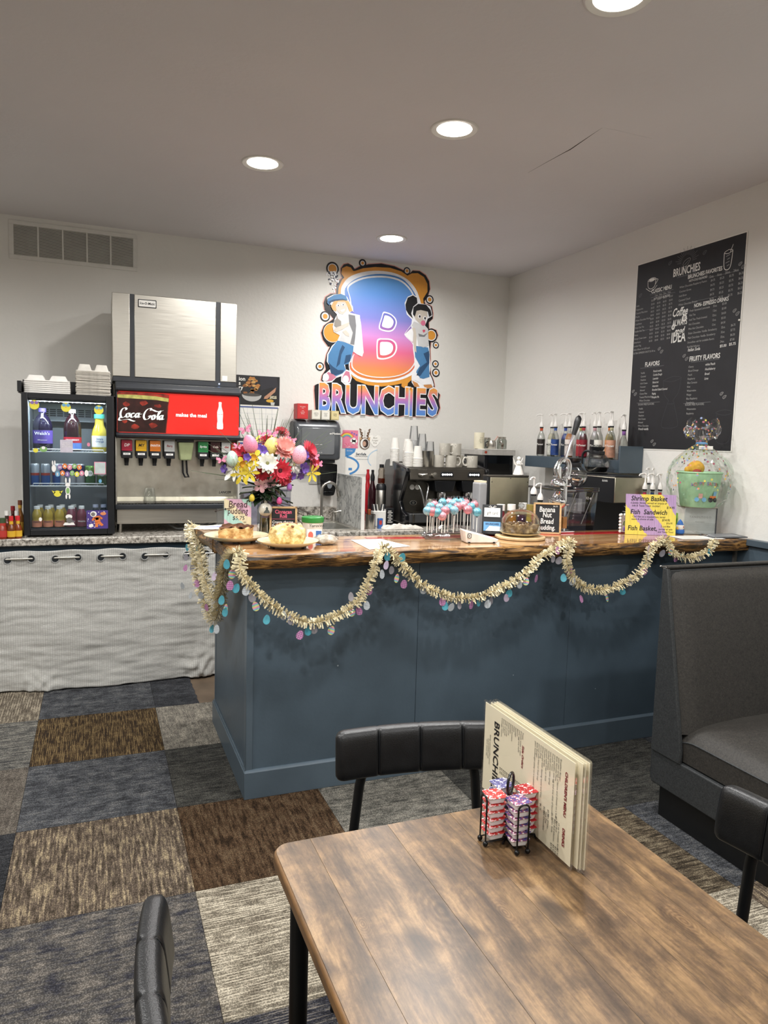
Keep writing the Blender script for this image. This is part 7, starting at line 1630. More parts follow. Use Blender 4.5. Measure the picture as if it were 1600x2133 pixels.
def petal(mb, n, r0, r1, w, cup, rows=1, jit=.08, tip=.0):
    for rw in range(rows):
        for k in range(n):
            a = 2 * PI * (k + .5 * rw) / n + random.uniform(-jit, jit); L_ = r1 * (1 - .22 * rw); cc, ss = math.cos(a), math.sin(a); cp = cup + .35 * rw
            pts = []
            for t_, ww in ((0, .28), (.35, .85), (.65, 1.0), (.88, .62), (1, .10 + tip)):
                r_ = r0 + (L_ - r0) * t_; z = cp * L_ * (t_ ** 1.5) - .10 * L_ * t_ ** 3 + rw * .004
                for s in (-1, 0, 1): pts.append((cc * r_ - ss * s * w * ww / 2, ss * r_ + cc * s * w * ww / 2, z + (.12 * w if s else 0) * ww))
            fs = []
            for j in range(4):
                for s in range(2): b0 = j * 3 + s; fs.append((b0, b0 + 1, b0 + 4, b0 + 3))
            mb._a(pts, fs)
    return mb
PM = lambda n, c: mat('petal_' + n, c, .55, var=.14, scale=30, sheen=.2)
KIND = {'daisy_red': (16, .010, .052, .013, .28, 3, '#d8354e', '#5c2030'), 'daisy_white': (12, .008, .050, .018, .25, 2, '#e8e8dc', '#8a8a50'), 'dahlia': (15, .008, .058, .017, .45, 3, '#eba49a', '#dc8a84'), 'daff': (6, .010, .042, .024, .15, 1, '#e8cf36', '#d8b428'), 'lily': (6, .006, .048, .017, .35, 1, '#e6d23e', '#c8b430'), 'whitelily': (6, .006, .055, .022, .6, 1, '#e9e8df', '#c8c878'), 'violet': (5, .004, .026, .018, .35, 2, '#6a48a6', '#4a3484'), 'pinkdaisy': (12, .008, .040, .010, .3, 2, '#e06a86', '#8a3a4c'), 'crimson': (14, .008, .046, .012, .35, 3, '#b82038', '#70202c'), 'blush': (5, .004, .036, .024, .2, 1, '#dcb0bc', '#e8a0b8')}
FL = [('dahlia', (0.834, 3.420, 1.492), (.1, -.8, .6), 1.15), ('daisy_white', (0.745, 3.360, 1.431), (-.1, -1, .25), 1.05), ('daisy_red', (0.809, 3.380, 1.397), (.2, -1, -.1), 1.15), ('daff', (0.685, 3.380, 1.452), (-.3, -1, .3), 1.1), ('daff', (0.642, 3.400, 1.421), (-.5, -1, .1), 1.0), ('lily', (0.634, 3.400, 1.376), (-.4, -1, -.4), 1.1), ('lily', (0.666, 3.380, 1.386), (-.2, -1, -.3), 1.0), ('lily', (0.979, 3.420, 1.385), (.6, -1, -.3), 1.05), ('whitelily', (0.601, 3.430, 1.399), (-.9, -.7, -.1), 1.1), ('daisy_red', (0.651, 3.460, 1.469), (-.6, -.7, .5), 1.0), ('daisy_red', (0.961, 3.440, 1.489), (.8, -.7, .4), 1.1), ('daisy_red', (0.989, 3.460, 1.431), (.9, -.7, .0), .95), ('crimson', (0.850, 3.540, 1.568), (.1, -.5, 1), 1.0), ('crimson', (0.770, 3.500, 1.526), (-.1, -.6, .9), .9), ('crimson', (0.731, 3.420, 1.383), (0, -1, -.5), .9), ('crimson', (0.841, 3.420, 1.358), (.3, -1, -.5), .9), ('violet', (0.728, 3.400, 1.486), (0, -1, .4), 1.1), ('violet', (0.716, 3.430, 1.494), (-.2, -1, .6), 1.0), ('violet', (0.652, 3.370, 1.456), (-.3, -1, .2), .8), ('violet', (0.933, 3.400, 1.471), (.4, -1, .2), 1.0), ('violet', (0.935, 3.420, 1.408), (.4, -1, -.1), 1.2), ('violet', (0.876, 3.420, 1.373), (.3, -1, -.3), 1.0), ('violet', (0.924, 3.440, 1.372), (.5, -1, -.4), .9), ('violet', (0.564, 3.450, 1.398), (-.9, -.6, 0), .9), ('violet', (0.872, 3.450, 1.515), (.3, -.9, .6), .8), ('whitelily', (0.887, 3.420, 1.424), (.5, -1, 0), .8), ('pinkdaisy', (0.877, 3.500, 1.533), (.2, -.7, .8), .8), ('lily', (0.715, 3.520, 1.529), (-.2, -.5, 1), 1.0), ('lily', (0.793, 3.520, 1.543), (0, -.5, 1), .8), ('blush', (0.731, 3.440, 1.320), (-.3, -1, -.2), 1.0), ('blush', (0.771, 3.440, 1.329), (.2, -1, -.2), 1.0)]
for kd, p_, d_, s_ in FL:
    n, r0, r1, w, cup, rows, col, cc_ = KIND[kd]
    d_ = Vector(d_).normalized(); rq = d_.to_track_quat('Z', 'Y').to_euler()
    f_ = petal(MB(), n, r0 * s_, r1 * s_, w * s_, cup, rows).build('blossom', PM(kd, col), bq, (p_[0] - VX, p_[1] - VY, p_[2] - 1.27), rq, smooth=70)
    if kd == 'daff': MB().lathe([(.006, 0), (.012, .012), (.016, .018), (.012, .012), (.0001, .004)], 14).build('flower_heart', PM('daffcup', '#e0a828'), f_)
    else: MB().ball((0, 0, .003), r0 * 1.0 * s_, None, r0 * .6 * s_, 10, 6).build('flower_heart', PM(kd + '_c', cc_), f_)
M_LEAF = mat('leaf_green', '#22361e', .5, var=.25, scale=20)
for k in range(44):
    a = random.uniform(0, 2 * PI); el = random.uniform(-.35, .75); L_ = random.uniform(.09, .15)
    o = MB().grid(lambda u, v: ((v - .5) * .050 * math.sin(PI * min(.98, u * .96 + .04)), 0 + L_ * u, -.03 * u * u * 1.2 + .006 * abs(v - .5) * 2), 8, 3).build('leaf', M_LEAF, bq, (.012 * math.cos(a), .012 * math.sin(a), random.uniform(-.02, .06)), (el, 0, a), smooth=80, solid=.001)
q = MB()
for k in range(64):
    t_ = random.choice([-1.25, -1.0, -.75, -.30, -.15, .05, .18, .35, .62, .85, 1.25]) + random.gauss(0, .08); L_ = random.uniform(.24, .42) * (1.0 if abs(t_) < .9 else .85)
    dx, dz = math.sin(t_), math.cos(t_); dy = random.uniform(-.25, .1)
    q.tube([(.02 * dx, 0, .04), (dx * L_ * .5, dy * L_ * .5, .04 + dz * L_ * .55), (dx * L_ * 1.05, dy * L_, .04 + dz * L_ - .015 * abs(dx))], [.0030, .0023, .0009], 4)
stuff(q.build('grass_sprays', mat('grass_grey_green', '#5c6a52', .6, var=.3), bq))
for pts in ([(.0, -.02, -.02), (-.12, -.03, -.05), (-.25, -.04, -.075)], [(.02, -.03, -.03), (.10, -.05, -.06), (.235, -.06, -.125)], [(.02, -.03, -.035), (.11, -.05, -.085), (.19, -.06, -.15)], [(.03, -.03, -.03), (.12, -.05, -.05), (.26, -.06, -.11)]):
    tg = MB().tube(spline(pts, 5), [.0018] * 11, 5).build('twig', mat('twig_brown', '#3a2a22', .7), bq)
    for k in range(3): p_ = Vector(pts[1]).lerp(Vector(pts[2]), .25 + .35 * k); MB().ball(p_, .004, .003, .006, 6, 5).build('bud', mat('bud_dark', '#2c2420', .6), tg)
def speck(name, a, b_):
    t = NT(name); p = t.n('BsdfPrincipled', Roughness=.45); t.l(p, t.out); mp = t.coords(); v = t.n('TexVoronoi', Scale=160.0); t.l(mp, v)
    r = t.ramp([(.22, C(b_)), (.32, C(a))]); t.l(v, r, 'Distance', 0); t.l(r, p, 0, 'Base Color'); return t.m
for nm, p_, s_, a, b_, tl in (('pink', (0.671, 3.400, 1.518), 1.0, '#e48aa4', '#c86a9a', -.3), ('yellow', (0.775, 3.420, 1.509), 1.0, '#e2d27a', '#c8b45a', .2), ('rose', (0.899, 3.360, 1.474), 1.0, '#e6aabc', '#c8748c', .1), ('mint', (0.592, 3.420, 1.449), .8, '#c4dcd0', '#7aa89a', -.1)):
    MB().ball((0, 0, 0), .034 * s_, .034 * s_, .045 * s_, 18, 12, egg=.16).build('easter_egg', speck('egg_' + nm, a, b_), bq, (p_[0] - VX, p_[1] - VY, p_[2] - 1.27), (0, tl, 0))
for nm, p_, a in (('lime', (0.686, 3.420, 1.264), '#c8b23a'), ('violet', (0.862, 3.400, 1.318), '#9a62b0'), ('magenta', (0.814, 3.400, 1.251), '#c04a86')):
    e_ = MB().ball((0, 0, 0), .0135, .0135, .018, 12, 9, egg=.15).build('hanging_egg', mat('hang_egg_' + nm, a, .35, var=.12), bq, (p_[0] - VX, p_[1] - VY, p_[2] - 1.27)); MB().tube([(0, 0, .017), (.001, 0, .055)], .0007, 4).build('thread', M_STEELV, e_)
for p_, s_ in (((0.659, 3.460, 1.585), 1.2), ((0.737, 3.460, 1.569), .8), ((0.786, 3.450, 1.570), 1.1), ((0.881, 3.440, 1.539), .9), ((0.989, 3.420, 1.462), 1.0), ((1.012, 3.420, 1.425), .9), ((0.546, 3.440, 1.441), 1.0), ((0.620, 3.440, 1.505), .8)):
    q = MB()
    for s in (-1, 1): q.prism([(0, 0), (s * .008, .012), (s * .024, .018), (s * .026, .006), (s * .014, -.001), (s * .020, -.010), (s * .012, -.017), (0, -.006)][::s], -.0004, .0004)
    w_ = q.build('butterfly', mat('butterfly_pink', '#d87896', .5, var=.35, scale=90), bq, (p_[0] - VX, p_[1] - VY, p_[2] - 1.27), (1.1, random.uniform(-.4, .4), random.uniform(-.5, .5)), smooth=0); w_.scale = (s_, s_, s_)
    MB().ball((0, 0, .001), .0016, .011, .0016, 6, 6).build('body', M_INK, w_)
# ice-cream tub
tu = thing('ice_cream_tub', 'white tub with a bright green lid and handwriting', 'tub', onb((0.969, 3.358, 1.077)))
MB().lathe([(.044, 0), (.046, .002), (.050, .080), (.0001, .080)], 26).build('tub', mat('tub_white', '#e6e2d8', .4), tu); MB().lathe([(.052, .074), (.054, .078), (.054, .098), (.050, .101), (.0001, .1005)], 26).build('lid', mat('lid_green', '#2f8a3e', .35, var=.05), tu)
txt('Yurocen', .022, M_INK, tu, (.004, -.0512, .062), WB, shear=.2)
pc = thing('price_card', 'small red white and blue card in front of the tub', 'card', onb((0.946, 3.244, 1.077)), (-.1, 0, -.3)); MB().box(-.034, .034, -.001, .001, 0, .052).build('card', M_PAPER, pc)
flat('print', fm('card_blue', '#3f6cae'), pc, [(.006, .006), (.032, .006), (.032, .046), (.006, .046)], .0016).rotation_euler = WB; flat('print', fm('card_coral', '#d86a5a'), pc, disc(-.018, .024, .012, .018), .0016).rotation_euler = WB
sh_ = thing('menu_sheet', 'white printed menu sheet lying flat on the bar', 'paper', (0, 0, ZT + .0012)); a4 = [(1.103, 2.926, 1.077), (1.323, 2.985, 1.077), (1.273, 3.236, 1.077), (1.121, 3.229, 1.077)]
sh_.location = (a4[0][0], a4[0][1], ZT + .0015)
MB().prism([(p[0] - a4[0][0], p[1] - a4[0][1]) for p in a4], 0, .0006).build('sheet', M_PAPER, sh_)
ex = Vector((a4[1][0] - a4[0][0], a4[1][1] - a4[0][1])); ey = Vector((a4[3][0] - a4[0][0], a4[3][1] - a4[0][1]))
for k in range(14):
    o_ = ey * (.08 + .062 * k); n_ = ex * random.uniform(.5, .82); b0 = ex * .09 + o_; wv = ey.normalized() * .004
    MB()._a([(b0.x, b0.y, .0009), (b0.x + n_.x, b0.y + n_.y, .0009), (b0.x + n_.x + wv.x, b0.y + n_.y + wv.y, .0009), (b0.x + wv.x, b0.y + wv.y, .0009)], [(0, 1, 2, 3)]).build('print_line', fm('print_grey', '#a9a9aa'), sh_, smooth=0)
# cake pops
cs_ = thing('cake_pop_stand', 'clear acrylic arched cake pop stand on the bar', 'stand', (1.665, 3.215, ZT + .001), (0, 0, -.25))
def arch(u, v): x = -.16 + .32 * u; return (x, -.075 + .15 * v, .012 + .048 * (1 - (x / .16) ** 2))
MB().grid(arch, 24, 2).build('tier', M_ACR, cs_, solid=.003)
MB().grid(lambda u, v: (-.16 + .32 * u, -.075 + .15 * v, .004 + .040 * (1 - ((-.16 + .32 * u) / .16) ** 2) * .6), 24, 2).build('tier', M_ACR, cs_, solid=.003)
for s in (-1, 1): MB().box(-.165, .165, s * .078 - .002, s * .078 + .002, 0, .016).build('foot_rail', M_ACR, cs_)
CPc = {'blue': mat('candy_blue', '#6fb4c4', .3, var=.06), 'pink': mat('candy_pink', '#dc8a94', .35, var=.06), 'sprinkled': speck('candy_sprinkled', '#dc94a0', '#f0e4e4'), 'dotted': speck('candy_dotted', '#7fb6c8', '#e8c8d0')}
POPS = [(891, 1064, 3.15, 'dotted'), (901, 1066, 3.14, 'pink'), (911, 1068, 3.13, 'blue'), (921, 1075, 3.12, 'sprinkled'), (905, 1052, 3.24, 'pink'), (916, 1058, 3.20, 'dotted'), (922, 1047, 3.26, 'blue'), (934, 1059, 3.16, 'blue'), (936, 1047, 3.27, 'sprinkled'), (949, 1046, 3.28, 'blue'), (954, 1056, 3.18, 'pink'), (967, 1053, 3.20, 'sprinkled'), (970, 1048, 3.27, 'pink'), (981, 1056, 3.18, 'blue'), (994, 1067, 3.12, 'blue'), (928, 1064, 3.13, 'pink'), (897, 1056, 3.22, 'blue'), (943, 1050, 3.23, 'dotted'), (961, 1047, 3.25, 'blue'), (975, 1062, 3.13, 'pink'), (988, 1052, 3.24, 'pink'), (946, 1063, 3.12, 'dotted')]
POPP = [(1.481, 3.150, 1.221), (1.502, 3.140, 1.217), (1.523, 3.130, 1.214), (1.545, 3.120, 1.198), (1.559, 3.240, 1.240), (1.569, 3.200, 1.230), (1.614, 3.260, 1.250), (1.597, 3.160, 1.231), (1.657, 3.270, 1.249), (1.697, 3.280, 1.250), (1.659, 3.180, 1.236), (1.704, 3.200, 1.241), (1.749, 3.270, 1.246), (1.732, 3.180, 1.235), (1.735, 3.120, 1.215), (1.566, 3.130, 1.222), (1.529, 3.220, 1.233), (1.655, 3.230, 1.245), (1.714, 3.250, 1.251), (1.689, 3.130, 1.226), (1.783, 3.240, 1.239), (1.608, 3.120, 1.225)]
CNT = {}
for k, (x, y, z) in enumerate(POPP):
    kd = POPS[k][3]; CNT[kd] = CNT.get(kd, 0) + 1
    pos = ('left end', 'left side', 'left side', 'front left', 'back left', 'left middle', 'back left of centre', 'front centre', 'back centre', 'back centre', 'middle', 'right middle', 'back right', 'right side', 'right end', 'front left of centre', 'back left corner', 'centre', 'back right of centre', 'front right', 'back right corner', 'front centre, lower row')[k]
    lb = '%s cake pop at the %s of the acrylic stand' % ({'blue': 'glossy blue', 'pink': 'pink', 'sprinkled': 'pink sprinkled', 'dotted': 'blue and pink dotted'}[kd], pos)
    h_ = z - (ZT + .040)
    t_ = thing('cake_pop', lb, 'cake pop', (x, y, z - h_), group='cake pops in the acrylic stand')
    MB().ball((0, 0, h_), .0225, .0225, .0215, 16, 10, wob=.05, seed=k).build('cake_ball', CPc[kd], t_)
    MB().cyl((0, 0, 0), (0, 0, h_ - .015), .0022, n=8).build('stick', M_WHITE, t_)
    MB().lathe([(.003, h_ - .026), (.010, h_ - .018), (.0225, h_ - .006), (.0228, h_ + .006), (.012, h_ + .018), (.010, h_ + .026), (.014, h_ + .032)], 14, cap=False).build('wrapper', M_ACR, t_, smooth=20)
    MB().tube([(.004 * math.cos(a), .004 * math.sin(a), h_ - .024) for a in [2 * PI * j / 8 for j in range(8)]], .0012, 5, closed=True).build('twist_tie', mat('tie_purple', '#3a2a5c', .5), t_)
# card reader
cdr = thing('card_reader', 'white card payment reader with a square logo on the bar', 'card reader', (1.70, 3.055, ZT + .001), (0, 0, -.18))
MB().hexa([(-.062, -.040, 0), (.090, -.040, 0), (.090, .045, 0), (-.062, .045, 0)], [(-.072, -.046, .062), (.100, -.046, .018), (.100, .050, .018), (-.072, .050, .062)]).build('shell', mat('reader_white', '#ece9e4', .3), cdr, bev=.006, seg=4)
lg_ = MB().at(T(-.050, -.0468, .036, rx=PI / 2)).prism(rrect(-.009, .009, -.011, .011, .003), 0, .0012).build('logo', M_INK, cdr); MB().at(T(-.050, -.0480, .036, rx=PI / 2)).prism(rrect(-.006, .006, -.008, .008, .002), 0, .0006).build('logo_inner', M_WHITE, lg_); MB().at(T(-.050, -.0486, .036, rx=PI / 2)).prism(rrect(-.0026, .0026, -.0035, .0035, .001), 0, .0006).build('logo_dot', M_INK, lg_)
for x in (-.05, .075): MB().cbox(x, -.045, .004, .01, .003, .006).build('foot', M_BLKPL, cdr)
# gift card holder
gc = thing('gift_card_holder', 'black tilted holder with gift cards beside the cake dome', 'card holder', (1.905, 3.262, ZT + .001), (-.32, 0, -.5))
MB().box(-.052, .052, 0, .004, 0, .165).box(-.052, .052, -.028, .004, 0, .004).box(-.052, .052, -.028, -.025, 0, .016).build('holder', mat('holder_black', '#17181b', .3), gc, bev=.001)
MB().box(-.042, .040, -.006, -.002, .098, .146).build('gift_card', M_PAPER, gc); txt('gift card', .024, M_INK, gc, (0, -.0068, .118), WB, sx=.72, shear=.15)
for s in (-1, 1): MB().tube([(0, -.007, .146), (s * .012, -.008, .158), (s * .020, -.007, .153), (0, -.007, .146)], .0012, 5).build('bow', M_WHITE, gc)
MB().box(-.044, .042, -.022, -.006, .02, .068).build('card_pack', mat('pack_blue', '#5f9ac8', .4, var=.08), gc); txt('BRUNCHIES', .013, fm('ink_deepblue', '#1f3a66'), gc, (0, -.0226, .056), WB, bold=.0004); flat('cloud_print', W_, gc, [(-.034, .02), (.040, .02), (.04, .044), (-.014, .046)], .0226).rotation_euler = WB
# cake dome
DM = onb((2.001, 3.143, 1.077))
cbd = MB().lathe([(.122, 0), (.127, .003), (.127, .011), (.124, .014), (.0001, .014)], 44).build('cake_board', mat('board_birch', '#c8ae84', .5, var=.12, scale=18), None, DM); tag(cbd, 'round wooden cake board under the glass dome', 'board')
cpl = MB().lathe([(.055, 0), (.06, .004), (.098, .016), (.104, .018), (.098, .013), (.06, .0), (.0001, .001)], 40).build('cake_plate', M_PLATE, None, (DM[0], DM[1], DM[2] + .0145)); tag(cpl, 'cream plate under the glass dome', 'plate')
bpu = thing('banana_pudding', 'crumbly brown banana nut bread pudding under the glass dome', 'dessert', (DM[0], DM[1], DM[2] + .031)); MB().grid(lump(0, .075, .062, .040, .12, 5), 60, 30, closeu=True).build('pudding', crumb('nut_crumb', '#5c452c', '#927650', '#c0a67c'), bpu, smooth=60)
q = MB()
for k in range(60): a, r_ = random.uniform(0, 2 * PI), .066 * math.sqrt(random.random()); q.ball((r_ * math.cos(a), r_ * math.sin(a) * .85, .042 + random.uniform(-.004, .007)), .007, .006, .005, 7, 5, wob=.6, seed=k)
stuff(q.build('nut_topping', crumb('nut_top', '#3c2818', '#6b4e30', '#8f7048'), bpu))
gd = thing('glass_dome', 'clear glass cake dome with a round knob', 'cake dome', (DM[0], DM[1], DM[2] + .0345)); MB().lathe([(.1005, 0), (.1015, .03), (.096, .06), (.078, .088), (.050, .106), (.022, .113), (.011, .115)], 44, cap=False).build('dome', glass('dome_glass', '#f0f2f1', 1.0, .04), gd); MB().ball((0, 0, .131), .0165, nu=10, nv=8).build('knob', glass('knob_glass', '#e6e9ea', 1.0, .18), gd, smooth=0)
# juice bottles standing on the work counter behind
for k, (p_, col, cap, lb) in enumerate((((2.107, 3.520, 1.162), '#6a1f2c', '#efece6', 'dark red juice bottle with white cap behind the gift cards'), ((2.176, 3.520, 1.161), '#a06a22', '#efece6', 'amber juice bottle with white cap behind the cake dome'), ((2.303, 3.600, 1.152), '#3a1a34', '#efece6', 'purple juice bottle with white cap behind the dome knob'), ((2.283, 3.490, 1.163), '#a8923c', '#8a7a3a', 'yellow bottle with patterned cap left of the banana chalkboard'), ((2.272, 3.420, 1.157), '#7a2028', '#a8323c', 'red jar at the edge of the banana chalkboard'))):
    hh_ = .31 if k < 4 else .26; rs_ = .8 if k < 3 else .62
    bottle('juice_bottle', lb, 'bottle', (p_[0], p_[1], .914), [(.036 * rs_, 0), (.040 * rs_, .006), (.040 * rs_, hh_ * .62), (.034 * rs_, hh_ * .78), (.018, hh_ * .86), (.017, hh_ * .88)], JU('bar%d' % k, col), [(.0235, hh_ * .86), (.0235, hh_ * .97), (.0001, hh_ * .975)], fm('cap_bar%d' % k, cap), [(.05, .14, .0402 * rs_, fm('label_bar%d' % k, ('#8a3a3a', '#c89a4a', '#5a3a5c', '#c8b86a', '#a84a4a')[k]))], 'juice bottles behind the bar')
# citrus press
cj = thing('citrus_press', 'chrome lever citrus press with black handle grip', 'citrus press', (2.400, 3.335, ZT + .001))
MB().prism(rrect(-.075, .045, -.055, .055, .02), 0, .012).build('base', M_CHROME, cj, bev=.004); MB().cyl((0, 0, .01), (0, 0, .30), .0105, n=18).build('column', M_CHROME, cj)
MB().box(-.013, .013, -.013, .013, .02, .085).build('column_foot', mat('copper_foot', '#b98a5c', .25, .8), cj, bev=.002)
MB().lathe([(.012, .118), (.018, .125), (.046, .150), (.052, .178), (.050, .182), (.0001, .176)], 26, -.062, -.02).build('cup_funnel', M_CHROME, cj); MB().lathe([(.010, .176), (.030, .196), (.014, .225), (.0001, .232)], 18, -.062, -.02).build('reamer', M_CHROME, cj)
MB().lathe([(.044, .255), (.046, .262), (.038, .285), (.014, .300), (.012, .36), (.0001, .362)], 24, -.062, -.02).build('press_head', M_CHROME, cj)
MB().box(-.075, .02, -.026, .016, .252, .262).box(-.075, .02, -.016, .008, .148, .156).build('arm_bracket', M_CHROME, cj, bev=.003)
for s in (-1, 1): MB().tube(spline([(-.062, -.02 + s * .014, .285), (-.080, -.02 + s * .014, .345), (-.045, s * .012 - .01, .395), (0, s * .012, .40), (.018, s * .012, .36), (.008, s * .012, .30)], 5), .0065, 10).build('yoke', M_CHROME, cj)
for p_ in ((-.07, -.03, .305), (.005, -.02, .30), (-.03, -.02, .395)): MB().cyl((p_[0], p_[1], p_[2]), (p_[0], p_[1] + .04, p_[2]), .009, n=12).build('pivot_bolt', M_CHROME, cj)
lv_ = MB().tube([(-.012, 0, .395), (.012, .0, .47), (.038, .0, .545)], .0075, 12).build('lever', M_CHROME, cj); MB().tube([(.034, 0, .535), (.044, 0, .565), (.056, 0, .605), (.062, 0, .628), (.066, 0, .640)], [.012, .015, .0185, .017, .006], 16).build('grip', mat('grip_black', '#141416', .4), lv_, smooth=70)
# clear bin on the work counter
bn = thing('clear_bin', 'smoky clear food bin with hinged lid behind the bar', 'bin', (2.585, 3.62, .915)); M_BIN = glass('bin_clear', '#c9c9cd', .7, .08)
MB().hexa([(-.105, -.165, .0), (.10, -.165, .0), (.10, .17, .0), (-.105, .17, .0)], [(-.115, -.185, .375), (.115, -.185, .375), (.115, .18, .375), (-.115, .18, .375)]).build('tub', M_BIN, bn, bev=.004)
MB().box(-.12, .12, -.19, .185, .376, .390).box(-.05, .12, -.19, -.17, .390, .402).build('lid', glass('bin_lid', '#b4b4b8', .8, .2), bn, bev=.003)
MB().box(-.09, .08, -.14, .14, .004, .24).build('contents', mat('bin_contents', '#66666c', .8, var=.15, scale=8), bn, bev=.01)
MB().box(-.04, -.02, -.1775, -.176, .02, .09).build('sticker', fm('sticker_blue', '#2c3c86'), bn); txt('12 qt', .02, K1, bn, (.05, -.187, .34), WB)
for s in (-1, 1): MB().tube([(s * .06 - .05, -.180, .19), (s * .06 + .02, -.1895, .37)], .003, 6).build('rib', glass('bin_rib', '#e4e4e6', .9, .3), bn)
# coffee carafes and brewer
def carafe(label, loc, s_, coffee, rz):
    t_ = thing('coffee_carafe', label, 'carafe', loc, (0, 0, rz), 'glass coffee carafes')
    PR = [(.050, 0), (.062, .004), (.080, .035), (.083, .055), (.076, .085), (.052, .112), (.044, .120)]
    MB().lathe([(a * s_, b_ * s_) for a, b_ in PR], 30, cap=False).build('bowl', glass('carafe_glass', '#dfe0df', 1.0, .06), t_)
    if coffee: MB().lathe([(.048 * s_, .002), (.060 * s_, .006), (.0775 * s_, .035 * s_), (.0001, .0355 * s_)], 28).build('coffee', mat('coffee', '#0d0806', .1), t_)
    else: MB().lathe([(.052 * s_, .001), (.064 * s_, .005), (.0815 * s_, .034 * s_), (.0835 * s_, .052 * s_), (.081 * s_, .054 * s_)], 28, cap=False).build('steel_base', M_CHROME, t_)
    MB().lathe([(.045 * s_, .112 * s_), (.047 * s_, .122 * s_), (.046 * s_, .136 * s_), (.0001, .138 * s_)], 26).build('collar', M_BLKPL, t_)
    MB().lathe([(.034 * s_, .138 * s_), (.044 * s_, .158 * s_), (.046 * s_, .164 * s_), (.0001, .160 * s_)], 24).build('lid', M_BLKPL, t_)
    MB().tube(spline([(.046 * s_, 0, .13 * s_), (.085 * s_, 0, .135 * s_), (.110 * s_, 0, .11 * s_), (.112 * s_, 0, .05 * s_)], 5), [.008 * s_] * 16, 10).build('handle', M_BLKPL, t_)
    return t_
carafe('empty glass coffee carafe with steel base standing on the clear bin', (2.610, 3.56, .915 + .403), 1.0, False, 2.2)
carafe('glass coffee carafe with some coffee left, on the brewer', (3.01, 3.86, 1.3865), 1.0, True, 1.9)
bw = thing('coffee_brewer', 'black and steel coffee brewer by the right wall', 'coffee machine', (3.03, 3.80, .914))
MB().box(-.12, .125, -.25, .26, .30, .455).build('housing', steel('brewer_steel', '#b9b3a2', .38, (2, 2, 2)), bw, bev=.004); MB().box(-.124, -.12, -.245, .255, .30, .45).build('front_panel', M_BLKPL, bw); MB().box(-.12, .125, -.25, .26, 0, .035).box(.03, .125, -.25, .26, .03, .31).build('base', M_BLKPL, bw, bev=.003)
MB().box(-.10, .11, -.22, .24, .455, .462).build('warmer_plate', M_BLKPL, bw, bev=.003); MB().lathe([(.07, 0), (.072, .006), (.0001, .007)], 28).build('warmer_disc', M_BLKPL, bw, (-.02, .06, .462)); txt('BUNN', .018, K1, bw, (-.1245, -.16, .43), WR)
# small pump bottles
M_PUMP = mat('pump_white', '#eeebe6', .3, var=.02); M_BGL = glass('bottle_glass', '#e9ecea', .9, .05)
def pump(parent, z, r, rz):
    pm = MB().lathe([(r + .004, z - .012), (r + .004, z + .002), (r * .9, z + .018), (.006, z + .028), (.0045, z + .030), (.0045, z + .075), (.0075, z + .076), (.0075, z + .084), (.0001, z + .085)], 14).build('pump', M_PUMP, parent)
    c, s = math.cos(rz), math.sin(rz)
    MB().tube([(0, 0, z + .081), (c * .018, s * .018, z + .083), (c * .038, s * .038, z + .078), (c * .045, s * .045, z + .068)], [.006, .005, .0042, .0035], 8).build('nozzle', M_PUMP, pm)
    MB().lathe([(r + .0015, z - .022), (r + .0015, z - .012)], 14, cap=False).build('collar', M_BLKPL, parent)
def syrup(label, loc, liquid, lcol, ncol, h=.235, r=.034, rz=0.0, fill=.75, group='syrup bottles with pumps', ink='#f2efe8', word=None):
    t_ = thing('syrup_bottle', label, 'bottle', loc, (0, 0, 0), group)
    MB().lathe([(r * .9, 0), (r, .004), (r, h * .58), (r * .82, h * .68), (r * .42, h * .80), (r * .36, h * .98)], 20).build('bottle', M_BGL, t_)
    if liquid: MB().lathe([(r * .88, .003), (r * .94, .006), (r * .94, h * .56), (r * .76, h * .66), (r * .4, h * (.66 + .1 * fill)), (.0001, h * (.66 + .1 * fill))], 18).build('syrup', mat('syrup_' + liquid.lstrip('#'), liquid, .15, var=.06), t_)
    if lcol:
        lb2 = lab_cyl(MB(), r + .0005, .012, h * .55, -PI, PI).build('label', mat('slabel_' + lcol.lstrip('#'), lcol, .4, var=.25, scale=18), t_)
        if word: txt(word, .018, mat('slabel_ink' + ink.lstrip('#'), ink, .5), lb2, (-(r + .0016) * .78, -(r + .0016) * .65, h * .38), (PI / 2, 0, -.85), bold=.0004, shear=.15)
    if ncol: lab_cyl(MB(), r * .40, h * .82, h * .92).build('neck_band', mat('sneck_' + ncol.lstrip('#'), ncol, .4), t_)
    pump(t_, h, r * .36 + .002, rz)
    return t_
syrup('clear syrup bottle with pump behind the banana chalkboard', (2.325, 3.53, .914), None, None, None, .37, .036, 3.6)
syrup('clear syrup bottle with green neck band left of the citrus press', (2.418, 3.60, .914), None, None, '#6aa83a', .33, .034, 3.4)
for k, (p_, nb, lb) in enumerate((((3.112, 3.520, 1.328), '#b02a4c', 'pump bottle with crimson neck band behind the shrimp sign'), ((3.153, 3.500, 1.329), '#1f3a66', 'pump bottle with navy sleeve behind the shrimp sign'), ((3.212, 3.500, 1.329), '#c83a3a', 'pump bottle with red neck band beside the gift basket'), ((3.266, 3.660, 1.319), None, 'rear white pump bottle left of the gift basket'), ((3.292, 3.620, 1.322), None, 'second rear pump bottle left of the gift basket'))):
    syrup(lb, (min(p_[0], 3.26), p_[1], .914), None, None, nb, .40 + (.03 if k > 2 else 0), .026, 3.0 + .2 * k)
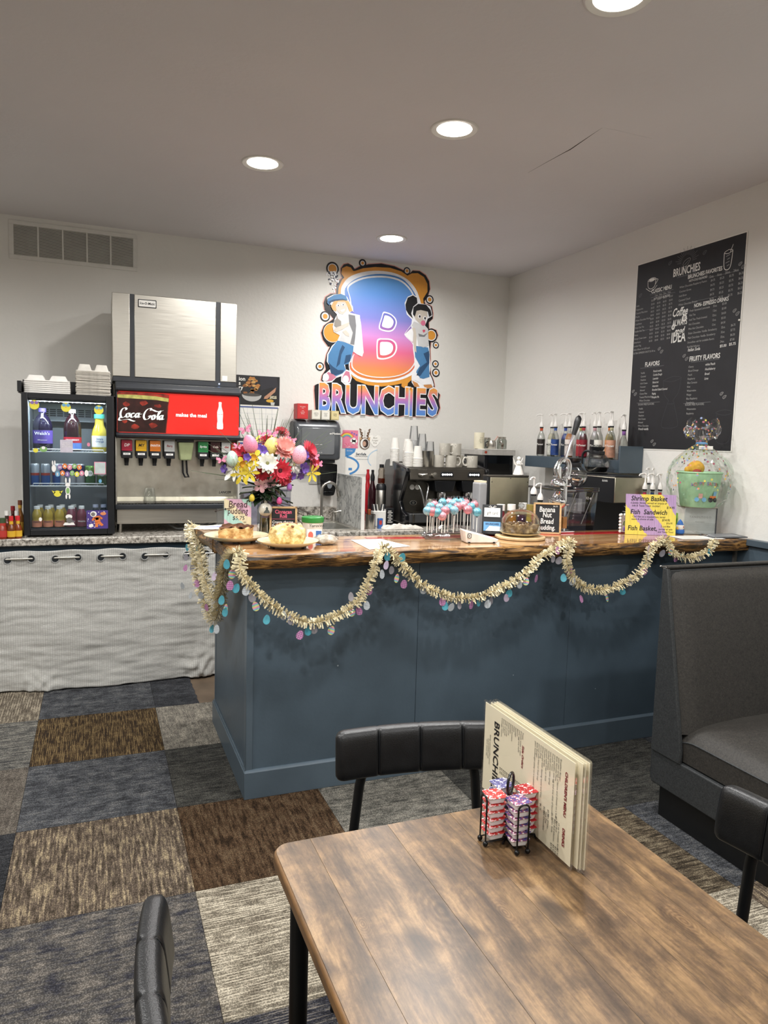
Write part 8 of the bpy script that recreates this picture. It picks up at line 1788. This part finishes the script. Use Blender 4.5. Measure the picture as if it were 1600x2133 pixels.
# shelf on the right wall
sf = thing('wall_shelf', 'blue box shelf on the right wall holding syrup bottles', 'shelf', (XR, 4.36, 1.44))
MB().box(-.19, -.003, -.40, .53, -.055, .028).build('shelf_box', M_BLUE, sf, bev=.002)
MB().box(-.19, -.003, -.565, -.40, -.055, -.035).box(-.19, -.178, -.565, -.40, -.035, .028).box(-.19, -.003, -.575, -.560, -.055, .12).build('end_bracket', M_BLUE2, sf, bev=.002)
ch_ = [(3.120 + .0, 3.93 + .0, 1.405), (3.14, 3.88, 1.44), (3.16, 3.83, 1.475), (3.20, 3.79, 1.52)]
cp_ = spline([(a - XR, b_ - 4.36, c - 1.44) for a, b_, c in ch_], 6); q = MB()
for i in range(len(cp_) - 1):
    m_ = (cp_[i] + cp_[i + 1]) / 2; q.ball(m_, .0045, .0045, .006, 6, 5)
q.build('chain', M_CHROME, sf)
SYR = [(4.80, None, '#2a2320', '#d8562a', 'Torani', 'black and orange label at the far left of the shelf'), (4.705, '#d8d0b8', '#dcdcd0', None, 'MONIN', 'white label with a green sprig, second on the shelf'), (4.615, None, '#2a4a8c', '#2c5cb0', 'Torani', 'blue label, third on the shelf'), (4.530, '#203a86', '#26303c', '#3a58b0', 'Torani', 'dark label with blue splash, fourth on the shelf'), (4.440, '#b8741e', '#e0d8d0', None, 'MONIN', 'amber syrup and white label, fifth on the shelf'), (4.345, None, '#a83038', '#c8b060', 'Torani', 'red label, left of the press handle'), (4.275, '#5a1420', '#8a1c2c', '#c83040', 'Torani', 'deep red syrup behind the press handle'), (4.190, None, '#2c2a2c', '#d8a8b0', 'Torani', 'black label right of the red syrup'), (4.105, None, '#e2dfd6', None, 'MONIN', 'white label above the coffee carafe'), (4.030, '#c8b068', '#c8865a', '#d87a3a', 'Torani', 'orange label near the shelf end'), (3.975, None, '#c8947a', '#c8c0a0', 'Torani', 'peach label beside the orange one'), (3.90, None, '#2a2630', '#8a5aa0', 'Torani', 'black and purple label at the near end of the shelf')]
for k, (y, liq, lc, nc, word, lb) in enumerate(SYR):
    z_ = 1.4685 if k < 11 else 1.4055
    y_ = y if k < 11 else 3.888
    syrup('pump syrup bottle, ' + lb, (3.205 + (.03 if k % 2 else 0), y_, z_), liq, lc, nc, .235 if k < 11 else .275, .030, 3.5 if k % 3 else 2.4, group='syrup bottles on the blue shelf', word=word, ink='#1f2a24' if word == 'MONIN' else '#f2efe8')
# signs and gifts at the right end of the bar
he = thing('easter_sign', 'small Happy Easter plaque with white pompom border', 'sign', (2.755, 3.215, ZT + .001), (-.06, 0, -.3))
MB().box(-.052, .052, -.003, .003, .006, .098).build('plaque', mat('plaque_taupe', '#b9a9a4', .6, var=.05), he)
for k in range(6):
    for z in (.102,): MB().ball((-.05 + k * .020, 0, z), .0085, nu=10, nv=7).build('pompom', M_WHITE, he)
    for s in (-1, 1): MB().ball((s * .056, 0, .010 + k * .018), .0085, nu=10, nv=7).build('pompom', M_WHITE, he)
txt('HAPPY', .019, fm('ink_mauve', '#8a6a72'), he, (-.01, -.0036, .080), WB); txt('Easter', .032, fm('ink_leaf', '#5a7a2c'), he, (-.004, -.0036, .055), WB, shear=.25, bold=.0006)
for k, c_ in enumerate((PU, Y_, PK, BL)): MB().ball((-.034 + k * .02, -.003, .024), .007, .002, .013, 8, 6).build('egg_print', c_, he)
sb = thing('food_sign', 'yellow and purple handwritten sign for Shrimp Basket and Fish Sandwich', 'sign', ((2.699 + 2.95) / 2, (3.186 + 3.078) / 2, ZT + .001), (-.10, 0, -.405))
MB().box(-.137, .137, -.002, .002, 0, .222).build('card', stripes('crayon_stripes', ['#b79ac4', '#e8d45c'], 5.2, .62, .3), sb)
MB().box(-.137, .137, .002, .0045, 0, .222).box(-.137, .137, .002, .06, 0, .002).build('acrylic_stand', M_ACR, sb)
def hs(s, x, z, size, al='LEFT', b=.0006): txt(s, size, M_INK, sb, (x, -.0026, z), WB, al, bold=b, shear=.12, sx=.92)
hs('Shrimp Basket', -.110, .198, .037); hs('6 Jumbo Shrimp served w/ choice of', -.112, .174, .0145, b=.0001); hs('side & Texas Toast  cocktail', -.105, .159, .0145, b=.0001); hs('$14.95', .085, .152, .017, b=.0002)
hs('Fish  Sandwich', -.112, .124, .037); hs('Cod filet on a toasted bun, tartar', -.100, .099, .0145, b=.0001); hs('sauce & choice of side', -.105, .085, .0145, b=.0001); hs('$14.95', .062, .083, .017, b=.0002)
hs('Fish Basket,', -.125, .035, .037); hs('$16.95', .085, .066, .0135, b=.0001); hs('2 cod filet', .055, .048, .014, b=.0001); hs('served w/ side', .045, .033, .014, b=.0001); hs('and Texas Toast', .04, .018, .014, b=.0001)
ft = thing('feather_toy', 'blue plush toy with white feathers peeking behind the sign', 'toy', (2.82, 3.28, ZT + .001)); MB().ball((0, 0, .06), .028, .028, .06, 14, 10, egg=-.1).build('body', fm('plush_blue', '#7ab0d0'), ft)
q = MB()
for k in range(30): a, b_ = random.uniform(-1.9, .5), random.uniform(-.6, .6); q.tube([(-.01, 0, .11), (-.01 + .05 * math.sin(a), .03 * b_, .11 + .05 * math.cos(a))], [.002, .0004], 4)
stuff(q.build('feathers', mat('feather_white', '#e8e8e6', .9), ft))
gk = thing('clover_card', 'green clover-shaped card behind the small figurine', 'card', onb((3.198, 3.316, 1.077)), (0, 0, -.5)); q = MB()
gk.location = (3.085, 3.235, ZT + .001)
for x, z in ((-.02, .075), (.012, .085), (.03, .06), (-.005, .05)): q.at(T(x, 0, z, rx=PI / 2)).prism(disc(0, 0, .024, .024, 16), 0, .002)
q.at(T(rx=PI / 2)).prism([(-.02, 0), (.02, 0), (.02, .06), (-.02, .06)], 0, .0018); q.build('card', fm('clover_green', '#8ab84a'), gk)
fi = thing('egg_figurine', 'small blue and white chick-in-egg figurine', 'figurine', (3.035, 3.135, ZT + .001)); MB().lathe([(.018, 0), (.024, .006), (.025, .02), (.022, .026), (.0001, .03)], 18).build('shell_base', fm('fig_blue', '#2f6ab8'), fi); MB().ball((0, 0, .040), .022, .022, .024, 16, 10).build('chick', fm('fig_white', '#ece8e0'), fi); MB().lathe([(.019, .052), (.012, .070), (.0001, .084)], 14).build('shell_cap', fm('fig_blue', '#2f6ab8'), fi)
MB().ball((.004, -.022, .042), .0035).build('nose', fm('fig_red', '#b83a2a'), fi); MB().cbox(-.022, -.004, .034, .010, .006, .014).build('wing', fm('fig_yellow', '#e8b83a'), fi)
nb_ = thing('napkin_box', 'clear-fronted white napkin box under the gift bucket', 'box', (3.155, 3.135, ZT + .001), (0, 0, -.42)); MB().box(-.086, .086, -.045, .075, .0, .150).build('box', mat('napkin_white', '#dedcd4', .35, var=.04), nb_, bev=.002); MB().box(-.090, .090, -.050, .080, .150, .156).build('lid', mat('napkin_lid', '#b8b2a4', .4), nb_, bev=.001); MB().box(.085, .090, -.05, .08, 0, .15).build('dark_edge', M_GREYPL, nb_); MB().box(-.088, .085, -.049, -.046, 0, .148).build('acrylic_front', M_ACR, nb_); txt('TANDLTOGO', .016, fm('ink_pale', '#9a958c'), nb_, (0, -.0455, .098), WB, track=1.3); txt('dinner napkins', .009, fm('ink_pale', '#9a958c'), nb_, (0, -.0455, .072), WB)
# gift bucket in cellophane
gb_ = thing('gift_bucket', 'mint Easter bucket gift wrapped in dotted cellophane', 'gift basket', (3.135, 3.12, ZT + .1575), (0, 0, -.42))
BK = [(.088, 0), (.092, .004), (.118, .185), (.124, .190), (.120, .196)]
MB().lathe([(a, b_) for a, b_ in BK] + [(.116, .19), (.086, .006), (.0001, .006)], 36, cap=False).build('bucket', mat('bucket_mint', '#a3cfa4', .45, var=.10, scale=10), gb_)
for k, ch in enumerate('HOPPY EASTER'):
    a = (-5.5 + k) * .115; r_ = .1135
    if ch != ' ': txt(ch, .026, mat('bucket_ink%d' % (k % 3), ('#7a6a9a', '#b86a5a', '#6a8a6a')[k % 3], .6), gb_, (r_ * math.sin(a), -r_ * math.cos(a), .125 + .008 * math.cos(a * 2.5)), (PI / 2 - .13, 0, a), bold=.0006, name='bucket_lettering')
def wheel(a, z, r_, m_): q = MB().at(T(.101 * math.sin(a), -.101 * math.cos(a), z, rx=PI / 2 - .13, rz=0)); q.X = Matrix.Rotation(a, 4, 'Z') @ T(0, -.0985 - z * .09, z, rx=PI / 2 - .13); q.prism(disc(0, 0, r_, None, 16), 0, .002); return q.build('wheel_print', m_, gb_)
for a, z, r_, m_ in ((-.42, .045, .012, BL), (-.06, .045, .012, BL), (.30, .045, .014, M_INK), (.62, .045, .014, M_INK)): wheel(a, z, r_, m_)
def curvp(a0, a1, z0, z1, m_, nm): MB().grid(lambda u, v: ((.0955 + .14 * (z0 + (z1 - z0) * v)) * math.sin(a0 + (a1 - a0) * u), -(.0955 + .14 * (z0 + (z1 - z0) * v)) * math.cos(a0 + (a1 - a0) * u), z0 + (z1 - z0) * v), 6, 2).build(nm, m_, gb_)
curvp(.24, .70, .050, .066, OR, 'truck_print'); curvp(.44, .68, .066, .090, BL, 'truck_print'); curvp(-.34, -.14, .052, .078, fm('scooter_pink', '#d8a89c'), 'scooter_print')
pl = MB().ball((-.03, -.02, .215), .045, .04, .04, 20, 12, wob=.15, seed=2).ball((-.075, -.02, .205), .018, nu=10, nv=8).build('plush_toy', mat('plush_yellow', '#e2b040', .9, var=.12, scale=40, bump=.4, bscale=200), gb_); MB().ball((-.035, -.055, .198), .024, .012, .012, 12, 8).build('plush_bib', fm('plush_red', '#a83a34'), pl)
def celo(u, v):
    a = 2 * PI * u
    prof = [(.105, .003), (.150, .05), (.170, .13), (.165, .20), (.125, .27), (.062, .325), (.022, .352), (.030, .365), (.085, .400), (.098, .425), (.090, .455), (.070, .470)]
    k = v * (len(prof) - 1); i = int(min(k, len(prof) - 2)); t_ = k - i; r_ = prof[i][0] + (prof[i + 1][0] - prof[i][0]) * t_; z = prof[i][1] + (prof[i + 1][1] - prof[i][1]) * t_
    w_ = .05 * math.sin(9 * a + z * 25) + .07 * noise.noise(Vector((math.cos(a) * 11, math.sin(a) * 11, z * 30))) + .10 * noise.noise(Vector((math.cos(a) * 4, math.sin(a) * 4, z * 14)))
    sq = 1 if z < .36 else 1 - .35 * abs(math.sin(a))
    return (r_ * (1 + w_) * math.cos(a), min(r_ * (1 + w_) * math.sin(a) * .92 * sq, .135), z + (.025 * math.sin(3 * a + 1) if z > .4 else 0))
MB().grid(celo, 84, 46, closeu=True).build('cellophane', glass('cellophane', '#fbfbfb', .55, .03, .05), gb_, smooth=0)
DOTS = [fm('dot_y', '#d8cc5a'), fm('dot_r', '#a85a6a'), fm('dot_b', '#8a9ac0'), fm('dot_o', '#d89a6a')]
for j in range(4):
    q = MB()
    for k in range(60):
        u, v = random.random(), random.uniform(.12, .98); c0 = Vector(celo(u, v)); n_ = Vector((c0.x, c0.y, .02)).normalized(); ta = n_.orthogonal().normalized(); tb_ = n_.cross(ta); r_ = random.uniform(.004, .0065)
        c0 = c0 + n_ * .0012; q.face([c0 + (ta * math.cos(2 * PI * i / 9) + tb_ * math.sin(2 * PI * i / 9)) * r_ for i in range(9)])
    stuff(q.build('printed_dots', DOTS[j], gb_, smooth=0))
MB().tube([(.025 * math.cos(a), .022 * math.sin(a), .352) for a in [2 * PI * k / 16 for k in range(16)]], .007, 8, closed=True).build('ribbon_tie', fm('tie_blue', '#6a9ac8'), gb_); MB().box(-.030, .045, -.045, -.043, .318, .338).build('gift_tag', M_PAPER, gb_)
# papers and clipboard at the end
ps = thing('order_sheet', 'white printed sheet lying at the right end of the bar', 'paper', (2.985, 2.985, ZT + .0015), (0, 0, -.15)); MB().box(-.10, .16, -.055, .075, 0, .0006).build('sheet', M_PAPER, ps)
for k in range(8): MB().box(-.08, random.uniform(.04, .13), -.04 + k * .013, -.037 + k * .013, .0006, .0009).build('print_line', fm('print_grey', '#a9a9aa'), ps)
cl2 = thing('clipboard', 'dark clipboard with papers at the wall end of the bar', 'clipboard', (3.205, 3.005, ZT + .003), (0, -.03, -.25)); MB().prism(rrect(-.10, .105, -.085, .06, .006), 0, .005).build('board', mat('board_grey', '#4a4c50', .35, var=.05), cl2); MB().box(-.085, .08, -.07, .05, .005, .007).build('paper', mat('board_paper', '#8a8c90', .3), cl2); MB().box(-.10, -.08, -.03, .03, .005, .014).build('clip', M_CHROME, cl2, bev=.002)

# ------------------------------------------------------------------ tinsel garland with paper eggs
ga = thing('easter_garland', 'cream fringe garland with paper egg charms swagged along the bar', 'garland', (.5, 2.88, ZT))
ga.location = (0, 0, 0)
SIDEP = [(.470, 3.90, ZT + .012), (.452, 3.86, ZT - .02), (0.470, 3.768, 0.957), (0.475, 3.729, 0.839), (0.490, 3.660, 0.753), (0.505, 3.579, 0.685), (0.515, 3.442, 0.677), (0.520, 3.331, 0.753), (0.520, 3.292, 0.851), (0.515, 3.224, 0.952), (.505, 2.92, ZT + .0), (.535, 2.895, ZT + .016)]
FRP = [(.545, 2.885, ZT + .016), (0.528, 2.858, 1.027), (0.577, 2.860, 0.952), (0.647, 2.862, 0.883), (0.728, 2.864, 0.826), (0.832, 2.866, 0.786), (0.937, 2.866, 0.808), (1.025, 2.864, 0.859), (1.078, 2.860, 0.949), (1.111, 2.856, 1.040), (1.135, 2.876, ZT + .014), (1.165, 2.876, ZT + .014), (1.240, 2.858, 1.005), (1.332, 2.862, 0.926), (1.455, 2.866, 0.867), (1.589, 2.866, 0.851), (1.724, 2.864, 0.887), (1.847, 2.860, 0.950), (1.946, 2.857, 1.028), (2.095, 2.876, ZT + .014), (2.125, 2.876, ZT + .014), (2.083, 2.857, 1.005), (2.133, 2.862, 0.918), (2.215, 2.866, 0.866), (2.331, 2.866, 0.854), (2.473, 2.864, 0.893), (2.555, 2.860, 0.959), (2.576, 2.856, 1.032), (2.66, 2.876, ZT + .012), (2.70, 2.876, ZT + .012), (2.731, 2.857, 1.027), (2.856, 2.859, 0.993), (2.965, 2.857, 1.025), (3.02, 2.874, ZT + .008)]
M_TIN = mat('tinsel_cream', '#dccfa8', .35, var=.22, scale=60, sheen=.3)
SIDE2 = [(.462, 3.80, ZT + .008), (0.478, 3.663, 0.972), (0.485, 3.590, 0.876), (0.498, 3.468, 0.805), (0.508, 3.340, 0.797), (0.512, 3.202, 0.881), (0.510, 3.116, 0.982), (.515, 2.93, ZT + .010)]
full = spline(SIDEP, 10) + spline(FRP, 10) + spline(SIDE2, 10)
MB().tube(full[:-71], .0022, 5).tube(full[-71:], .0022, 5).build('cord', mat('garland_cord', '#b09a68', .7), ga)
q = MB(); acc = 0
for i in range(len(full) - 1):
    p0, p1 = full[i], full[i + 1]; d = p1 - p0; L_ = d.length
    if L_ > .15: continue
    acc += L_ / .0011
    while acc > 1:
        acc -= 1
        t_ = random.random(); c0 = p0 + d * t_; dn = d.normalized(); a_ = dn.orthogonal().normalized(); b_ = dn.cross(a_); th = random.uniform(0, 2 * PI)
        o_ = (a_ * math.cos(th) + b_ * math.sin(th)); ln = random.uniform(.018, .030) * (1.25 if c0.x < .53 else 1); w_ = dn * random.uniform(.0020, .0036); tip = c0 + o_ * ln + dn * random.uniform(-.008, .008) + Vector((0, 0, -.002))
        q._a([c0 - w_, c0 + w_, tip + w_, tip - w_], [(0, 1, 2, 3)])
stuff(q.build('fringe', M_TIN, ga, smooth=0))
def eggmat(name, kind, a, b_, c):
    t = NT(name); p = t.n('BsdfPrincipled', Roughness=.35); t.l(p, t.out); tc = t.n('TexCoord')
    if kind == 'dots':
        mp = t.coords((130, 130, 130)); v = t.n('TexVoronoi', Scale=1.0, Randomness=0.0); t.l(mp, v); r = t.ramp([(.22, C(b_)), (.30, C(a))]); t.l(v, r, 'Distance', 0)
    else:
        sp = t.n('SeparateXYZ'); t.l(tc, sp, 'Object', 0); ad = t.n('Math', _operation='MULTIPLY_ADD'); ad.inputs[1].default_value = 55.0 if kind == 'bands' else 140.0
        t.l(sp, ad, 'Y', 0)
        if kind == 'zig':
            pp = t.n('Math', _operation='PINGPONG'); pp.inputs[1].default_value = .5; mu = t.n('Math', _operation='MULTIPLY'); mu.inputs[1].default_value = 220.0; t.l(sp, mu, 'X', 0); t.l(mu, pp); t.l(pp, ad, 0, 2)
        fr = t.n('Math', _operation='FRACT'); t.l(ad, fr)
        r = t.ramp([(0, C(a)), (.34, C(b_)), (.67, C(c))] if kind == 'bands' else [(0, C(a)), (.5, C(b_))]); r.color_ramp.interpolation = 'CONSTANT'; t.l(fr, r)
    t.l(r, p, 0, 'Base Color'); return t.m
EM = {'teal': mat('egg_teal', '#4f9bab', .3, var=.1), 'dots': eggmat('egg_purple_dots', 'dots', '#a8679a', '#e2c4d8', ''), 'bands': eggmat('egg_bands', 'bands', '#d892b4', '#dccf7a', '#7ac0c4'), 'zig': eggmat('egg_zigzag', 'zig', '#9a9ca0', '#c4ccd0', ''), 'grey': mat('egg_grey', '#8f8c92', .4, var=.12), 'lilac': mat('egg_lilac', '#c4b4c8', .3, var=.1)}
eg = [(x * .0145 * (1 - .18 * y), y * .0200) for x, y in disc(0, 0, 1, 1, 18)]
egm = {}
EGGS = [(0.592, 2.854, 0.872, 'bands', -0.05),
 (0.638, 2.857, 0.814, 'teal', 0.02),
 (0.708, 2.861, 0.825, 'zig', -0.62),
 (0.736, 2.850, 0.807, 'grey', 0.30),
 (0.778, 2.855, 0.740, 'dots', -0.42),
 (0.817, 2.868, 0.751, 'teal', -0.14),
 (0.840, 2.865, 0.756, 'grey', -0.13),
 (0.916, 2.862, 0.748, 'bands', -0.52),
 (1.000, 2.861, 0.888, 'grey', 0.34),
 (1.006, 2.859, 0.821, 'bands', 0.19),
 (1.038, 2.862, 0.825, 'dots', -0.62),
 (1.073, 2.864, 0.846, 'zig', 0.01),
 (1.080, 2.855, 0.911, 'dots', -0.66),
 (1.164, 2.866, 1.054, 'teal', -0.13),
 (1.158, 2.863, 1.018, 'lilac', 0.35),
 (1.140, 2.863, 0.979, 'zig', 0.41),
 (1.181, 2.857, 0.996, 'grey', 0.26),
 (1.207, 2.858, 0.959, 'bands', 0.42),
 (1.245, 2.866, 0.930, 'dots', -0.58),
 (1.227, 2.852, 1.051, 'teal', -0.44),
 (1.338, 2.867, 0.900, 'zig', -0.18),
 (1.434, 2.861, 0.843, 'dots', -0.34),
 (1.447, 2.859, 0.822, 'teal', -0.24),
 (1.476, 2.856, 0.816, 'zig', 0.00),
 (1.520, 2.861, 0.822, 'grey', 0.39),
 (1.581, 2.862, 0.819, 'dots', 0.41),
 (1.620, 2.865, 0.828, 'teal', 0.49),
 (1.666, 2.862, 0.818, 'zig', -0.50),
 (1.685, 2.865, 0.831, 'grey', 0.46),
 (1.766, 2.866, 0.840, 'lilac', -0.02),
 (1.778, 2.863, 0.862, 'teal', -0.45),
 (1.833, 2.865, 0.902, 'zig', -0.01),
 (1.861, 2.855, 0.917, 'bands', -0.62),
 (1.924, 2.865, 0.925, 'dots', 0.49),
 (2.004, 2.852, 1.019, 'grey', 0.26),
 (2.040, 2.857, 1.008, 'grey', -0.52),
 (2.029, 2.855, 1.057, 'dots', 0.22),
 (2.078, 2.866, 0.921, 'teal', -0.65),
 (2.106, 2.861, 0.957, 'dots', -0.65),
 (2.129, 2.863, 0.902, 'zig', -0.30),
 (2.188, 2.866, 0.812, 'dots', 0.48),
 (2.336, 2.859, 0.811, 'bands', 0.50),
 (2.425, 2.856, 0.840, 'teal', -0.61),
 (2.469, 2.861, 0.884, 'grey', -0.66),
 (2.555, 2.854, 0.934, 'dots', -0.21),
 (2.565, 2.861, 0.968, 'teal', -0.51),
 (2.574, 2.851, 1.009, 'zig', 0.34),
 (2.574, 2.856, 1.048, 'lilac', 0.45),
 (2.671, 2.866, 1.021, 'grey', -0.25),
 (2.720, 2.858, 1.026, 'bands', -0.08),
 (2.757, 2.862, 0.993, 'dots', 0.01),
 (2.795, 2.860, 0.999, 'teal', 0.04),
 (2.863, 2.867, 0.984, 'grey', -0.09),
 (2.910, 2.858, 1.000, 'grey', 0.16),
 (2.971, 2.854, 1.019, 'teal', -0.34),
 (3.010, 2.868, 1.051, 'zig', -0.07),
 (0.479, 2.878, 1.044, 'teal', -0.69),
 (0.500, 2.875, 1.005, 'bands', -0.00),
 (0.491, 2.868, 0.960, 'dots', 0.04),
 (0.518, 2.879, 0.945, 'teal', -0.63),
 (0.553, 2.861, 0.937, 'zig', -0.14),
 (0.578, 2.862, 0.907, 'grey', -0.28),
 (0.476, 3.751, 1.001, 'dots', -0.39),
 (0.456, 4.034, 0.942, 'teal', -1.13),
 (0.475, 3.695, 0.980, 'teal', -0.14),
 (0.463, 4.144, 0.871, 'grey', -0.70),
 (0.473, 4.261, 0.788, 'dots', -0.85),
 (0.466, 3.885, 0.856, 'grey', -0.86),
 (0.466, 3.691, 0.809, 'dots', -0.54),
 (0.464, 4.334, 0.670, 'zig', -0.79),
 (0.478, 4.052, 0.671, 'zig', -1.17),
 (0.472, 3.582, 0.770, 'zig', -0.39),
 (0.494, 3.547, 0.717, 'dots', -0.96),
 (0.509, 3.464, 0.630, 'teal', -0.94),
 (0.491, 3.205, 0.696, 'zig', -0.72),
 (0.506, 3.054, 0.822, 'bands', -1.09),
 (0.495, 3.006, 0.819, 'teal', -0.83),
 (0.480, 3.006, 0.871, 'teal', -0.72),
 (0.481, 3.209, 0.935, 'lilac', -1.01)]
for (x, y, z, kd, rz) in EGGS:
    if kd not in egm: o = MB().prism(eg, -.0004, .0004).build('egg_charm', EM[kd], ga, smooth=0); egm[kd] = o.data
    else: o = bpy.data.objects.new('egg_charm', egm[kd]); COL.objects.link(o); o.parent = ga
    o.location = (x, y, z); o.rotation_euler = (PI / 2 + random.uniform(-.25, .25), random.uniform(-.4, .4), rz)

finish_text()
# put the origin of each large thing at its base (its parts were drawn in room coordinates)
for nm, base in (('bar_counter', (.575, 2.97, 0)), ('live_edge_countertop', (.54, 2.9, ZT)), ('booth_bench', (2.17, 1.70, 0)), ('display_fridge', (FX0, FY0, FZ0)), ('soda_dispenser', (DX0, DY, .914)), ('espresso_machine', (EX0, EY0, ZW)), ('easter_garland', (.5, 2.88, ZT))):
    o = bpy.data.objects[nm]; o.location = base
    for c in COL.objects:
        if c.parent == o: c.location = c.location - Vector(base)
